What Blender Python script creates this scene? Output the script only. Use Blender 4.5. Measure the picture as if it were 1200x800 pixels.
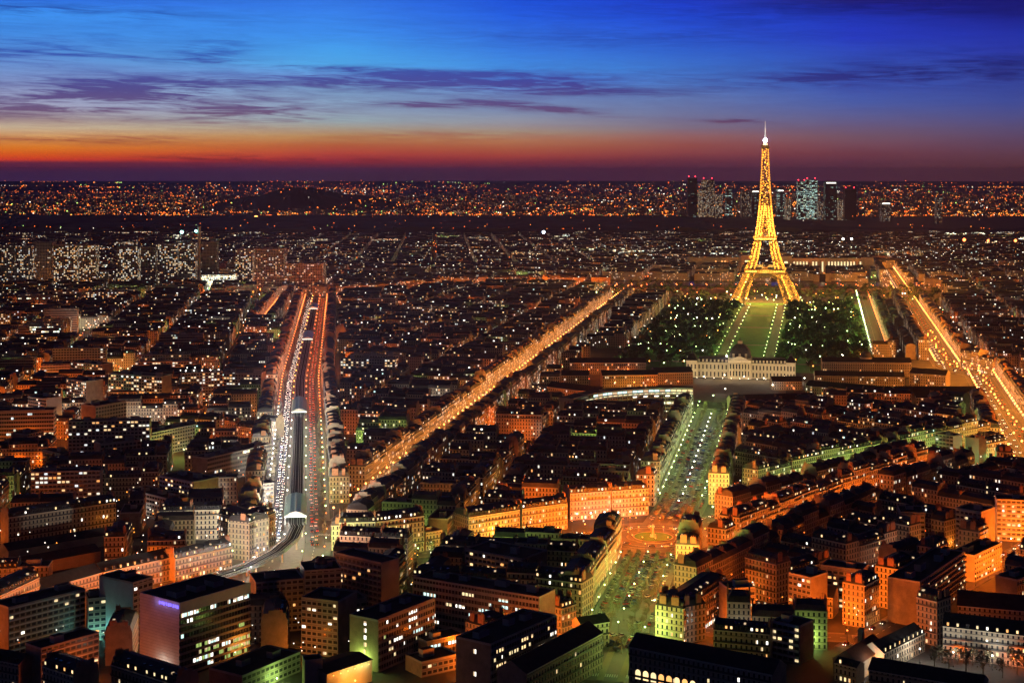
import bpy, math, random
from math import sin, cos, pi, radians, floor, sqrt, atan2, hypot
from mathutils import Vector

for o in list(bpy.data.objects):
    bpy.data.objects.remove(o)
SC = bpy.context.scene
COL = SC.collection
# ------------------------------------------------------------------ camera
CAM_H = 232.0          # metres above the plain: roof terrace of a tall tower
FOC = 1767.0           # focal length in pixels of a 1200 px wide frame
HORIZON = 203.0
cam_d = bpy.data.cameras.new('camera')
cam = bpy.data.objects.new('camera', cam_d)
COL.objects.link(cam)
cam.location = (0, 0, CAM_H)
cam.rotation_euler = (radians(90), 0, 0)
cam_d.sensor_width = 36.0
cam_d.lens = 36.0 * FOC / 1200.0
cam_d.shift_y = -(400.0 - HORIZON) / 1200.0
cam_d.clip_start = 1.0
cam_d.clip_end = 120000.0
SC.camera = cam
# ------------------------------------------------------------------ render settings / exposure
SC.view_settings.view_transform = 'Standard'
SC.view_settings.look = 'None'
SC.view_settings.exposure = 0.0
SC.view_settings.gamma = 1.0
SC.view_settings.use_curve_mapping = False
SC.render.engine = 'CYCLES'
cy = SC.cycles
cy.use_light_tree = True
cy.max_bounces = 3
cy.diffuse_bounces = 2
cy.glossy_bounces = 2
cy.transmission_bounces = 2
cy.transparent_max_bounces = 4
cy.volume_bounces = 0
cy.sample_clamp_direct = 12.0
cy.sample_clamp_indirect = 2.0
cy.caustics_reflective = False
cy.caustics_refractive = False
cy.use_denoising = True
cy.denoiser = 'OPENIMAGEDENOISE'
cy.denoising_input_passes = 'RGB_ALBEDO_NORMAL'
cy.use_adaptive_sampling = True
cy.adaptive_threshold = 0.02
cy.adaptive_min_samples = 16
cy.volume_step_rate = 4.0


def s2l(c):
    out = []
    for v in c[:3]:
        v = v / 255.0
        out.append(v / 12.92 if v <= 0.04045 else ((v + 0.055) / 1.055) ** 2.4)
    return (out[0], out[1], out[2], 1.0)


class NT:
    """tiny helper to write node trees"""
    def __init__(self, tree):
        self.t = tree
        tree.nodes.clear()

    def node(self, typ, **kw):
        n = self.t.nodes.new(typ)
        for k, v in kw.items():
            setattr(n, k, v)
        return n

    def put(self, sock, v):
        if isinstance(v, bpy.types.NodeSocket):
            self.t.links.new(v, sock)
        elif v is not None:
            sock.default_value = v

    def m(self, op, a, b=None, c=None, clamp=False):
        n = self.node('ShaderNodeMath', operation=op, use_clamp=clamp)
        self.put(n.inputs[0], a)
        if b is not None:
            self.put(n.inputs[1], b)
        if c is not None:
            self.put(n.inputs[2], c)
        return n.outputs[0]

    def mix(self, f, a, b, mode='MIX'):
        n = self.node('ShaderNodeMix', data_type='RGBA', blend_type=mode)
        self.put(n.inputs[0], f)
        self.put(n.inputs[6], a)
        self.put(n.inputs[7], b)
        return n.outputs[2]

    def ramp(self, f, stops, interp='LINEAR'):
        n = self.node('ShaderNodeValToRGB')
        cr = n.color_ramp
        cr.interpolation = interp
        while len(cr.elements) < len(stops):
            cr.elements.new(0.5)
        for e, (p, c) in zip(cr.elements, stops):
            e.position = p
            e.color = c
        self.put(n.inputs[0], f)
        return n.outputs[0]

    def xyz(self, a, b, c):
        n = self.node('ShaderNodeCombineXYZ')
        self.put(n.inputs[0], a)
        self.put(n.inputs[1], b)
        self.put(n.inputs[2], c)
        return n.outputs[0]

    def noise(self, vec, scale, detail=3.0, rough=0.55, dist=0.0):
        n = self.node('ShaderNodeTexNoise')
        self.put(n.inputs['Vector'], vec)
        n.inputs['Scale'].default_value = scale
        n.inputs['Detail'].default_value = detail
        n.inputs['Roughness'].default_value = rough
        n.inputs['Distortion'].default_value = dist
        return n.outputs['Fac']


# ------------------------------------------------------------------ world: dusk sky
SUN_AZ = radians(-32)          # the sun went down to the left of the view
world = bpy.data.worlds.new('World')
SC.world = world
world.use_nodes = True


def build_sky():
    n = NT(world.node_tree)
    out = n.node('ShaderNodeOutputWorld')
    tc = n.node('ShaderNodeTexCoord')
    sep = n.node('ShaderNodeSeparateXYZ')
    n.t.links.new(tc.outputs['Generated'], sep.inputs[0])
    dx, dy, dz = sep.outputs
    hor = n.m('SQRT', n.m('ADD', n.m('MULTIPLY', dx, dx), n.m('ADD', n.m('MULTIPLY', dy, dy), 1e-6)))
    e = n.m('DIVIDE', dz, hor)                 # tan of the elevation
    az = n.m('DIVIDE', dx, hor)                # sine of the azimuth, 0 straight ahead
    E = n.m('DIVIDE', e, 0.13, clamp=True)     # 0 horizon .. 1 at about 7.4 degrees

    def st(*rows):
        return [(min(1.0, (HORIZON - y) / FOC / 0.13), s2l(c)) for y, c in rows]
    COLS = (
        (50, ((0, 50, 118, 232), (15, 62, 146, 242), (40, 68, 142, 230), (60, 84, 142, 218), (80, 112, 150, 212), (100, 132, 148, 196), (125, 166, 168, 196), (140, 178, 162, 158), (150, 206, 184, 152), (158, 217, 166, 113),
              (165, 226, 150, 75), (173, 235, 130, 38), (181, 232, 95, 25), (187, 222, 66, 40), (190.5, 112, 42, 66), (198, 98, 42, 74), (206, 78, 46, 88))),
        (400, ((0, 52, 120, 232), (20, 58, 134, 238), (40, 62, 145, 240), (60, 72, 164, 240), (75, 80, 170, 235), (90, 104, 152, 218), (105, 124, 164, 206), (130, 140, 160, 186), (142, 152, 170, 178), (150, 166, 156, 140),
               (160, 186, 140, 90), (170, 182, 95, 60), (180, 186, 70, 58), (188, 160, 48, 60), (194, 112, 42, 62), (200, 87, 44, 80), (208, 73, 44, 72))),
        (600, ((0, 30, 85, 224), (20, 36, 95, 225), (40, 48, 110, 223), (60, 56, 125, 225), (80, 66, 144, 228), (95, 78, 130, 216), (110, 108, 140, 196), (130, 125, 145, 181), (145, 150, 150, 160), (155, 165, 145, 125),
               (165, 180, 120, 85), (175, 175, 90, 65), (183, 165, 65, 60), (190, 130, 48, 60), (197, 100, 42, 66), (206, 80, 42, 70))),
        (800, ((0, 30, 60, 200), (20, 32, 74, 214), (40, 40, 85, 210), (60, 48, 102, 210), (80, 60, 115, 205), (100, 76, 120, 195), (115, 98, 124, 181), (135, 110, 115, 155), (150, 125, 110, 130), (160, 148, 100, 101),
               (170, 150, 80, 75), (180, 138, 65, 70), (188, 110, 50, 66), (196, 93, 43, 66), (206, 87, 42, 65))),
        (1000, ((0, 38, 32, 120), (8, 30, 38, 156), (25, 32, 55, 188), (45, 38, 60, 194), (60, 45, 74, 190), (80, 50, 80, 178), (100, 58, 86, 180), (120, 72, 94, 170), (135, 90, 95, 150), (150, 105, 90, 125),
                (160, 114, 85, 105), (170, 118, 74, 90), (180, 112, 58, 73), (190, 98, 50, 70), (206, 90, 46, 65))),
        (1180, ((0, 26, 26, 116), (20, 28, 35, 140), (40, 34, 50, 168), (60, 40, 56, 166), (80, 46, 65, 156), (100, 52, 72, 159), (120, 62, 78, 154), (135, 76, 80, 140), (150, 88, 78, 120), (165, 94, 70, 100),
                (180, 98, 62, 80), (195, 98, 54, 63), (206, 90, 50, 58))))
    base, pa = None, None
    for x, rows in COLS:
        k = (x - 600) / FOC
        a = k / sqrt(1 + k * k)
        c0 = rows[0][1:]
        stops = [(HORIZON - y, c) for y, *c in rows] + [(HORIZON + 27, [v * 0.62 for v in c0])]
        stops = sorted((min(1.0, max(0.0, q / sqrt(1 + k * k) / FOC / 0.13)), s2l(c)) for q, c in stops)
        col = n.ramp(E, stops, 'LINEAR')
        base = col if base is None else n.mix(n.m('DIVIDE', n.m('SUBTRACT', az, pa), a - pa, clamp=True), base, col)
        pa = a
    t2 = n.m('DIVIDE', n.m('SUBTRACT', az, 0.02), 0.26, clamp=True)
    # thin dusk clouds: stretched noise, thicker in a few places
    wv = n.xyz(n.m('MULTIPLY', az, 9.0), n.m('MULTIPLY', e, 95.0), 3.1)
    streak = n.noise(wv, 1.0, 6.0, 0.62, 0.9)
    wv2 = n.xyz(n.m('MULTIPLY', az, 26.0), n.m('MULTIPLY', n.m('ADD', e, n.m('MULTIPLY', az, 0.03)), 330.0), 8.7)
    fine = n.noise(wv2, 1.0, 5.0, 0.6, 1.2)
    both = n.m('ADD', n.m('MULTIPLY', streak, 0.52), n.m('MULTIPLY', fine, 0.48))
    mask = None
    for px, py, rx, ry, amp, tilt in ((90, 116, 150, 20, 1.15, 0.02), (160, 104, 90, 9, 0.8, 0.0), (305, 131, 85, 14, 1.05, 0.0), (20, 62, 130, 16, 0.55, 0.1),
                                      (500, 94, 260, 11, 0.85, 0.0), (640, 104, 150, 9, 0.75, -0.03), (625, 126, 75, 4.2, 1.5, -0.09), (490, 123, 60, 3.5, 1.2, -0.02),
                                      (320, 76, 200, 4, 0.55, -0.04), (250, 58, 40, 12, 0.5, 0.1), (110, 163, 130, 5, 0.6, 0.0), (300, 186, 130, 4, 0.9, 0.0),
                                      (520, 160, 120, 6, 0.5, 0.0), (1060, 88, 130, 12, 0.6, -0.03), (860, 142, 30, 2.5, 1.3, -0.02), (940, 96, 90, 7, 0.5, 0.0),
                                      (1150, 76, 90, 18, 0.5, 0.0), (700, 44, 220, 12, 0.35, 0.0), (60, 14, 160, 10, 0.5, 0.0), (1000, 10, 300, 14, 0.4, 0.0)):
        ca = (px - 600) / FOC
        ce = (HORIZON - py) / FOC
        a = n.m('SUBTRACT', az, ca / sqrt(1 + ca * ca))
        b = n.m('ADD', n.m('SUBTRACT', e, ce / sqrt(1 + ca * ca)), n.m('MULTIPLY', a, -tilt))
        q = n.m('ADD', n.m('POWER', n.m('ABSOLUTE', n.m('DIVIDE', a, rx / FOC)), 2.0), n.m('POWER', n.m('ABSOLUTE', n.m('DIVIDE', b, ry / FOC)), 2.0))
        g = n.m('MULTIPLY', n.m('EXPONENT', n.m('MULTIPLY', q, -1.0)), amp)
        mask = g if mask is None else n.m('ADD', mask, g)
    low = n.m('MULTIPLY', n.m('SUBTRACT', both, 0.42, clamp=True), 0.7)
    cl = n.m('MULTIPLY', n.m('MULTIPLY', n.m('SUBTRACT', both, 0.41, clamp=True), 8.5), mask)
    cl = n.m('MULTIPLY', n.m('ADD', cl, low, clamp=True), 0.85)
    ccol = n.ramp(E, st((200, (70, 28, 44)), (180, (130, 38, 44)), (160, (160, 76, 62)), (140, (104, 66, 104)), (110, (72, 52, 128)), (60, (36, 66, 172)), (0, (18, 34, 124))))
    ccol2 = n.ramp(E, st((200, (56, 22, 38)), (160, (70, 36, 70)), (120, (34, 36, 110)), (60, (16, 26, 110)), (0, (10, 10, 70))))
    sky = n.mix(cl, base, n.mix(t2, ccol, ccol2))
    # higher up and behind the camera the dome is already night
    up = n.m('SUBTRACT', 1.0, n.m('DIVIDE', n.m('SUBTRACT', e, 0.12, clamp=True), 0.5, clamp=True))
    back = n.m('ADD', n.m('MULTIPLY', n.m('DIVIDE', dy, hor), 0.4), 0.6, clamp=True)
    fade = n.m('ADD', n.m('MULTIPLY', up, 0.92), 0.08)
    fade = n.m('MULTIPLY', fade, back)
    hsv = n.mix(fade, (0.0006, 0.0009, 0.004, 1), sky)
    nish = n.node('ShaderNodeTexSky', sky_type='NISHITA', sun_disc=False, sun_elevation=radians(-4.0), sun_rotation=SUN_AZ)
    bg1 = n.node('ShaderNodeBackground')
    n.put(bg1.inputs[0], hsv)
    bg1.inputs[1].default_value = SKY_GAIN
    bg2 = n.node('ShaderNodeBackground')
    n.put(bg2.inputs[0], nish.outputs[0])
    bg2.inputs[1].default_value = 0.004
    add = n.node('ShaderNodeAddShader')
    n.t.links.new(bg1.outputs[0], add.inputs[0])
    n.t.links.new(bg2.outputs[0], add.inputs[1])
    n.t.links.new(add.outputs[0], out.inputs[0])


SKY_GAIN = 1.0
build_sky()
world.cycles.sampling_method = 'MANUAL'
world.cycles.sample_map_resolution = 512
# last glow of the set sun (far below daylight strength)
sd = bpy.data.lights.new('sun', 'SUN')
sd.energy = 0.004
sd.angle = radians(10)
sd.cycles.use_multiple_importance_sampling = False
sd.color = (1.0, 0.55, 0.35)
sun = bpy.data.objects.new('sun', sd)
sun.rotation_euler = (radians(84), 0, -SUN_AZ + pi)
COL.objects.link(sun)

# ------------------------------------------------------------------ helpers
RNG = random.Random(7)


def G(px, py, z=0.0):
    """world point on the level z seen at a photograph pixel (used once, to survey the plan of the place)"""
    d = (CAM_H - z) * FOC / (py - HORIZON)
    return ((px - 600) / FOC * d, d)


MATS = {}


class MB:
    """collects quads/triangles and links them as ONE mesh object"""
    def __init__(self):
        self.v = []
        self.f = []
        self.mi = []
        self.uv = []
        self.bid = []
        self.lit = []
        self.cur = (0.5, 0.0)
        self.names = []

    def mat(self, name):
        if name not in self.names:
            self.names.append(name)
        return self.names.index(name)

    def face(self, pts, mat, uv=None, lit=None):
        b = len(self.v)
        self.v.extend(pts)
        self.f.append(tuple(range(b, b + len(pts))))
        self.mi.append(self.mat(mat))
        self.uv.append(uv)
        self.bid.append(self.cur[0])
        self.lit.append(self.cur[1] if lit is None else lit)

    def wall(self, p, q, z0, z1, mat, cell=None, lit=None, v0=None):
        """vertical quad from p to q (xy) with uv in metres; cell fits whole windows into the width"""
        L = hypot(q[0] - p[0], q[1] - p[1])
        U = L
        if cell:
            U = max(1, round(L / cell)) * cell
        a = z0 if v0 is None else v0
        self.face([(p[0], p[1], z0), (q[0], q[1], z0), (q[0], q[1], z1), (p[0], p[1], z1)], mat,
                  [(0, a), (U, a), (U, a + z1 - z0), (0, a + z1 - z0)], lit)

    def prism(self, pts, z0, z1, mat, top=None, bottom=True):
        n = len(pts)
        for i in range(n):
            p, q = pts[i], pts[(i + 1) % n]
            self.face([(p[0], p[1], z0), (q[0], q[1], z0), (q[0], q[1], z1), (p[0], p[1], z1)], mat)
        self.face([(p[0], p[1], z1) for p in pts], top or mat)
        if bottom:
            self.face([(p[0], p[1], z0) for p in reversed(pts)], mat)

    def obox(self, o, u, n, a0, a1, b0, b1, z0, z1, mat, top=None, bottom=True):
        """box in the frame o + a*u + b*n"""
        P = [(o[0] + u[0] * a + n[0] * b, o[1] + u[1] * a + n[1] * b) for a, b in ((a0, b0), (a1, b0), (a1, b1), (a0, b1))]
        self.prism(P, z0, z1, mat, top, bottom)

    def frustum(self, P0, z0, P1, z1, mat, top=None):
        n = len(P0)
        for i in range(n):
            j = (i + 1) % n
            self.face([(*P0[i], z0), (*P0[j], z0), (*P1[j], z1), (*P1[i], z1)], mat)
        if top:
            self.face([(*p, z1) for p in P1], top)

    def beam(self, p, q, t, mat):
        p = Vector(p)
        q = Vector(q)
        d = (q - p)
        if d.length < 1e-6:
            return
        d.normalize()
        up = Vector((0, 0, 1)) if abs(d.z) < 0.9 else Vector((1, 0, 0))
        s = d.cross(up).normalized() * (t / 2)
        w = d.cross(s).normalized() * (t / 2)
        A = [p + s + w, p - s + w, p - s - w, p + s - w]
        B = [q + s + w, q - s + w, q - s - w, q + s - w]
        for i in range(4):
            j = (i + 1) % 4
            self.face([tuple(A[i]), tuple(A[j]), tuple(B[j]), tuple(B[i])], mat)
        self.face([tuple(a) for a in A], mat)
        self.face([tuple(b) for b in reversed(B)], mat)

    def ball(self, c, r, mat, seg=6, ring=3, sz=1.0):
        rows = []
        for i in range(ring + 1):
            th = pi * i / ring
            rows.append([(c[0] + r * sin(th) * cos(2 * pi * k / seg), c[1] + r * sin(th) * sin(2 * pi * k / seg), c[2] + r * sz * cos(th)) for k in range(seg)])
        for i in range(ring):
            for k in range(seg):
                j = (k + 1) % seg
                if i == 0:
                    self.face([rows[0][0], rows[1][k], rows[1][j]], mat)
                elif i == ring - 1:
                    self.face([rows[i][k], rows[ring][0], rows[i][j]], mat)
                else:
                    self.face([rows[i][k], rows[i + 1][k], rows[i + 1][j], rows[i][j]], mat)

    def cyl(self, x, y, z0, z1, r0, r1, mat, seg=8, cap=True):
        A = [(x + r0 * cos(2 * pi * k / seg), y + r0 * sin(2 * pi * k / seg)) for k in range(seg)]
        B = [(x + r1 * cos(2 * pi * k / seg), y + r1 * sin(2 * pi * k / seg)) for k in range(seg)]
        self.frustum(A, z0, B, z1, mat, mat if cap else None)

    def mesh(self, name):
        me = bpy.data.meshes.new(name)
        me.from_pydata(self.v, [], self.f)
        for nm in self.names:
            me.materials.append(MATS[nm])
        me.polygons.foreach_set('material_index', self.mi)
        uvl = me.uv_layers.new(name='UVMap')
        flat = []
        for f, u in zip(self.f, self.uv):
            if u is None:
                flat.extend([0.0] * (2 * len(f)))
            else:
                for a in u:
                    flat.extend(a)
        uvl.data.foreach_set('uv', flat)
        a = me.attributes.new('bid', 'FLOAT', 'FACE')
        a.data.foreach_set('value', self.bid)
        a = me.attributes.new('lit', 'FLOAT', 'FACE')
        a.data.foreach_set('value', self.lit)
        me.update()
        return me

    def build(self, name, parent=None):
        o = bpy.data.objects.new(name, self.mesh(name))
        COL.objects.link(o)
        if parent is not None:
            o.parent = parent
        return o


def tag(o, label=None, cat=None, group=None, kind=None):
    if label:
        o['label'] = label
    if cat:
        o['category'] = cat
    if group:
        o['group'] = group
    if kind:
        o['kind'] = kind
    return o


def empty(name, loc=(0, 0, 0)):
    o = bpy.data.objects.new(name, None)
    o.location = loc
    COL.objects.link(o)
    return o


def copy_tree(o, parent=None):
    c = o.copy()
    COL.objects.link(c)
    if parent is not None:
        c.parent = parent
    for ch in o.children:
        copy_tree(ch, c)
    return c


# ------------------------------------------------------------------ materials
def newmat(name):
    m = bpy.data.materials.new(name)
    m.use_nodes = True
    m.cycles.emission_sampling = 'NONE'
    MATS[name] = m
    return m, NT(m.node_tree)


def plain(name, col, rough=0.8, metal=0.0, var=0.25, scale=0.15, spec=0.3):
    """painted / mineral surface with blotches and grain"""
    m, n = newmat(name)
    out = n.node('ShaderNodeOutputMaterial')
    p = n.node('ShaderNodeBsdfPrincipled')
    tc = n.node('ShaderNodeNewGeometry')
    a = n.noise(tc.outputs['Position'], scale, 4.0, 0.6)
    b = n.noise(tc.outputs['Position'], scale * 9, 2.0, 0.5)
    f = n.m('ADD', n.m('MULTIPLY', a, 0.7), n.m('MULTIPLY', b, 0.3))
    lo = tuple(c * (1 - var) for c in col[:3]) + (1,)
    hi = tuple(min(1, c * (1 + var)) for c in col[:3]) + (1,)
    n.put(p.inputs['Base Color'], n.ramp(f, [(0.3, lo), (0.7, hi)]))
    p.inputs['Roughness'].default_value = rough
    p.inputs['Metallic'].default_value = metal
    p.inputs['Specular IOR Level'].default_value = spec
    n.t.links.new(p.outputs[0], out.inputs[0])
    return m


def glow(name, col, strength):
    m, n = newmat(name)
    out = n.node('ShaderNodeOutputMaterial')
    e = n.node('ShaderNodeEmission')
    e.inputs[0].default_value = (*col, 1)
    e.inputs[1].default_value = strength
    n.t.links.new(e.outputs[0], out.inputs[0])
    return m


def facade(name, walls, cw, ch, wx, wy, strength, warm, band=None, group=1.0, frame=0.0):
    """wall with a grid of windows, some of them lit from inside"""
    m, n = newmat(name)
    out = n.node('ShaderNodeOutputMaterial')
    p = n.node('ShaderNodeBsdfPrincipled')
    uv = n.node('ShaderNodeUVMap', uv_map='UVMap')
    sep = n.node('ShaderNodeSeparateXYZ')
    n.t.links.new(uv.outputs[0], sep.inputs[0])
    bid = n.node('ShaderNodeAttribute', attribute_name='bid').outputs['Fac']
    lit = n.node('ShaderNodeAttribute', attribute_name='lit').outputs['Fac']
    U = n.m('DIVIDE', sep.outputs[0], cw)
    V = n.m('DIVIDE', sep.outputs[1], ch)
    cu, cv = n.m('FLOOR', U), n.m('FLOOR', V)
    fu, fv = n.m('FRACT', U), n.m('FRACT', V)

    def inside(f, lo, hi):
        return n.m('MULTIPLY', n.m('GREATER_THAN', f, lo), n.m('LESS_THAN', f, hi))
    mask = n.m('MULTIPLY', inside(fu, *wx), inside(fv, *wy))
    wn = n.node('ShaderNodeTexWhiteNoise', noise_dimensions='3D')
    n.put(wn.inputs[0], n.xyz(cu, cv, n.m('MULTIPLY', bid, 917.0)))
    val = wn.outputs['Value']
    if group > 1:
        w2 = n.node('ShaderNodeTexWhiteNoise', noise_dimensions='3D')
        n.put(w2.inputs[0], n.xyz(n.m('FLOOR', n.m('DIVIDE', cu, group)), cv, n.m('MULTIPLY', bid, 331.0)))
        val = n.m('ADD', n.m('MULTIPLY', w2.outputs['Value'], 0.8), n.m('MULTIPLY', val, 0.2))
    on = n.m('MULTIPLY', n.m('LESS_THAN', val, lit), mask)
    cs = n.node('ShaderNodeSeparateColor')
    n.t.links.new(wn.outputs['Color'], cs.inputs[0])
    br = n.m('ADD', n.m('POWER', cs.outputs[0], 2.2), 0.16)
    col = n.ramp(cs.outputs[1], warm)
    br = n.m('MULTIPLY', n.m('MULTIPLY', br, strength), on)
    # wall colour
    wb = n.node('ShaderNodeTexWhiteNoise', noise_dimensions='1D')
    n.put(wb.inputs['W'], n.m('MULTIPLY', bid, 77.7))
    wcol = n.ramp(wb.outputs['Value'], [(i / max(1, len(walls) - 1), (*c, 1)) for i, c in enumerate(walls)])
    geo = n.node('ShaderNodeNewGeometry')
    dirt = n.noise(geo.outputs['Position'], 0.35, 4.0, 0.6)
    wcol = n.mix(n.m('MULTIPLY', dirt, 0.55), wcol, (0.13, 0.11, 0.09, 1))
    if frame > 0:   # pale stone surround
        m2 = n.m('MULTIPLY', inside(fu, wx[0] - frame, wx[1] + frame), inside(fv, wy[0] - frame, wy[1] + frame))
        wcol = n.mix(n.m('MULTIPLY', n.m('SUBTRACT', m2, mask, clamp=True), 0.5), wcol, (0.52, 0.48, 0.4, 1))
    if band:        # iron rail / string course under the windows
        bm = inside(fv, band[0], band[1])
        wcol = n.mix(n.m('MULTIPLY', bm, band[2]), wcol, (0.03, 0.03, 0.032, 1))
    n.put(p.inputs['Base Color'], n.mix(mask, wcol, (0.02, 0.022, 0.028, 1)))
    n.put(p.inputs['Roughness'], n.m('SUBTRACT', 0.85, n.m('MULTIPLY', mask, 0.65)))
    p.inputs['Specular IOR Level'].default_value = 0.3
    n.put(p.inputs['Emission Color'], col)
    n.put(p.inputs['Emission Strength'], br)
    n.t.links.new(p.outputs[0], out.inputs[0])
    return m


WARM = [(0.0, (1, 0.36, 0.08, 1)), (0.25, (1, 0.6, 0.26, 1)), (0.5, (1, 0.8, 0.5, 1)), (0.8, (1, 0.92, 0.74, 1)), (1.0, (0.85, 0.95, 1, 1))]
COOL = [(0.0, (1, 0.7, 0.35, 1)), (0.35, (1, 0.85, 0.5, 1)), (0.6, (0.9, 1, 0.75, 1)), (0.85, (0.75, 1, 0.95, 1)), (1.0, (0.9, 0.95, 1, 1))]
STONES = [(0.33, 0.27, 0.19), (0.4, 0.33, 0.24), (0.29, 0.24, 0.18), (0.44, 0.39, 0.31), (0.36, 0.28, 0.2)]
CONCR = [(0.3, 0.28, 0.25), (0.42, 0.4, 0.36), (0.22, 0.2, 0.19), (0.36, 0.31, 0.25), (0.5, 0.47, 0.42)]
CW, CH = 2.4, 3.1
facade('stone_facade', STONES, CW, CH, (0.29, 0.71), (0.2, 0.8), 8.0, WARM, (0.1, 0.2, 0.75), frame=0.07)
facade('slab_facade', CONCR, 3.0, 2.9, (0.14, 0.86), (0.36, 0.84), 7.0, WARM, (0.0, 0.1, 0.5))
facade('office_facade', CONCR, 1.9, 3.3, (0.05, 0.95), (0.34, 0.86), 5.0, COOL, group=4.0)
facade('tower_facade', [(0.34, 0.33, 0.3), (0.45, 0.4, 0.36), (0.22, 0.24, 0.25)], 3.2, 3.0, (0.12, 0.88), (0.25, 0.85), 5.0, WARM)
facade('far_facade', CONCR, 6.0, 5.0, (0.15, 0.85), (0.2, 0.8), 5.0, [(0.0, (1, 0.22, 0.03, 1)), (0.5, (1, 0.4, 0.1, 1)), (0.85, (1, 0.6, 0.25, 1)), (1.0, (1, 0.9, 0.7, 1))])
facade('glass_tower', [(0.05, 0.06, 0.07), (0.1, 0.11, 0.12)], 4.5, 4.0, (0.1, 0.9), (0.2, 0.85), 2.0, [(0.0, (0.9, 0.8, 0.5, 1)), (0.4, (0.6, 0.95, 0.75, 1)), (1.0, (0.6, 0.95, 1, 1))], group=3.0)
plain('party_wall', (0.24, 0.19, 0.14), 0.9, var=0.35, scale=0.25)
plain('white_panel', (0.62, 0.6, 0.58), 0.7, var=0.12, scale=0.3)
plain('concrete', (0.32, 0.3, 0.27), 0.85, var=0.25)
plain('teal_render', (0.36, 0.42, 0.42), 0.85, var=0.2)  # teal light of the lit blocks tinted into the wall colour
plain('slate_roof', (0.035, 0.035, 0.038), 0.8, var=0.4, scale=0.4, spec=0.15)
plain('zinc_roof', (0.075, 0.074, 0.08), 0.8, var=0.4, scale=0.3, spec=0.15)
plain('flat_roof', (0.04, 0.038, 0.036), 0.95, var=0.45, scale=0.2, spec=0.1)
plain('tile_roof', (0.2, 0.07, 0.035), 0.8, var=0.3, scale=0.6)
plain('brick', (0.26, 0.13, 0.08), 0.9, var=0.3, scale=0.6)
plain('pot', (0.3, 0.12, 0.06), 0.8, var=0.2)
plain('iron', (0.03, 0.03, 0.032), 0.5, var=0.2)
plain('steel', (0.2, 0.21, 0.22), 0.45, metal=0.5, var=0.2)
plain('limestone', (0.5, 0.45, 0.36), 0.85, var=0.18, scale=0.3)
plain('window_frame', (0.5, 0.48, 0.45), 0.6, var=0.05)
plain('dark_glass', (0.018, 0.02, 0.025), 0.12, var=0.1, spec=0.6)
plain('asphalt', (0.085, 0.083, 0.08), 0.75, var=0.3, scale=0.12)
plain('city_ground', (0.045, 0.042, 0.04), 0.95, var=0.4, scale=0.05)
plain('paving', (0.16, 0.15, 0.14), 0.85, var=0.25, scale=0.25)
plain('paint_white', (0.7, 0.7, 0.68), 0.6, var=0.15, scale=0.8)
plain('gravel_path', (0.17, 0.15, 0.11), 0.95, var=0.2, scale=0.1)
plain('lawn_grass', (0.05, 0.17, 0.025), 0.95, var=0.3, scale=0.08)
plain('leaf', (0.045, 0.07, 0.028), 0.8, var=0.5, scale=0.5)
plain('twig', (0.09, 0.08, 0.05), 0.9, var=0.4, scale=0.5)
plain('bark', (0.07, 0.055, 0.04), 0.95, var=0.3)
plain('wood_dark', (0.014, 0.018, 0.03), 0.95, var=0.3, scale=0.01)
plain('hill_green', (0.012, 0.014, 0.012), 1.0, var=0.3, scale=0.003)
plain('tower_iron', (0.34, 0.23, 0.12), 0.55, var=0.15, scale=0.2)
plain('tyre', (0.015, 0.015, 0.015), 0.9)
for nm, c in (('car_white', (0.7, 0.7, 0.68)), ('car_silver', (0.45, 0.46, 0.48)), ('car_black', (0.02, 0.02, 0.022)), ('car_red', (0.35, 0.03, 0.025)), ('car_blue', (0.04, 0.07, 0.18))):
    plain(nm, c, 0.25, metal=0.3, var=0.04, spec=0.5)
ORANGE, AMBER, GREENW, WHITE, TEAL, REDOR, BLUEW, VIOLET = (1, 0.165, 0.009), (1, 0.30, 0.03), (0.6, 1.0, 0.2), (1, 0.9, 0.74), (0.3, 0.95, 0.8), (1, 0.125, 0.007), (0.55, 0.72, 1.0), (0.4, 0.3, 1.0)
LCOL = {'orange': ORANGE, 'amber': AMBER, 'green': GREENW, 'white': WHITE, 'teal': TEAL, 'red': REDOR, 'blue': BLUEW, 'violet': VIOLET, 'emerald': (0.1, 1.0, 0.35)}
for k, c in LCOL.items():
    glow('lamp_' + k, tuple(0.25 + 0.75 * v for v in c) if k in ('green', 'white', 'blue') else tuple(0.04 + 0.96 * v for v in c), {'orange': 7.0, 'red': 7.0, 'amber': 9.0, 'violet': 8.0, 'emerald': 10.0}.get(k, 12.0))
glow('head_light', (1, 0.9, 0.72), 9.0)
glow('tail_light', (1, 0.14, 0.02), 3.0)
glow('pane_warm', (1, 0.66, 0.3), 1.9)
glow('pane_yellow', (1, 0.78, 0.4), 1.3)
glow('pane_orange', (1, 0.45, 0.13), 1.6)
glow('pane_white', (1, 0.95, 0.82), 2.4)
glow('pane_cool', (0.7, 1.0, 0.92), 1.4)
glow('pane_green', (0.62, 0.85, 0.22), 0.7)
glow('pane_dim', (1, 0.7, 0.4), 0.8)
glow('pane_amber', (1, 0.42, 0.1), 1.1)
glow('sign_violet', (0.18, 0.12, 1.0), 2.2)
glow('sign_teal', (0.35, 0.95, 0.75), 1.1)
glow('beacon_white', (0.8, 0.86, 1.0), 160.0)
glow('tower_bulb', (1, 0.36, 0.035), 6.0)
glow('tower_flash', (1, 0.85, 0.5), 12.0)
glow('red_beacon', (1, 0.03, 0.05), 14.0)

LIGHTS = {}


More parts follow.
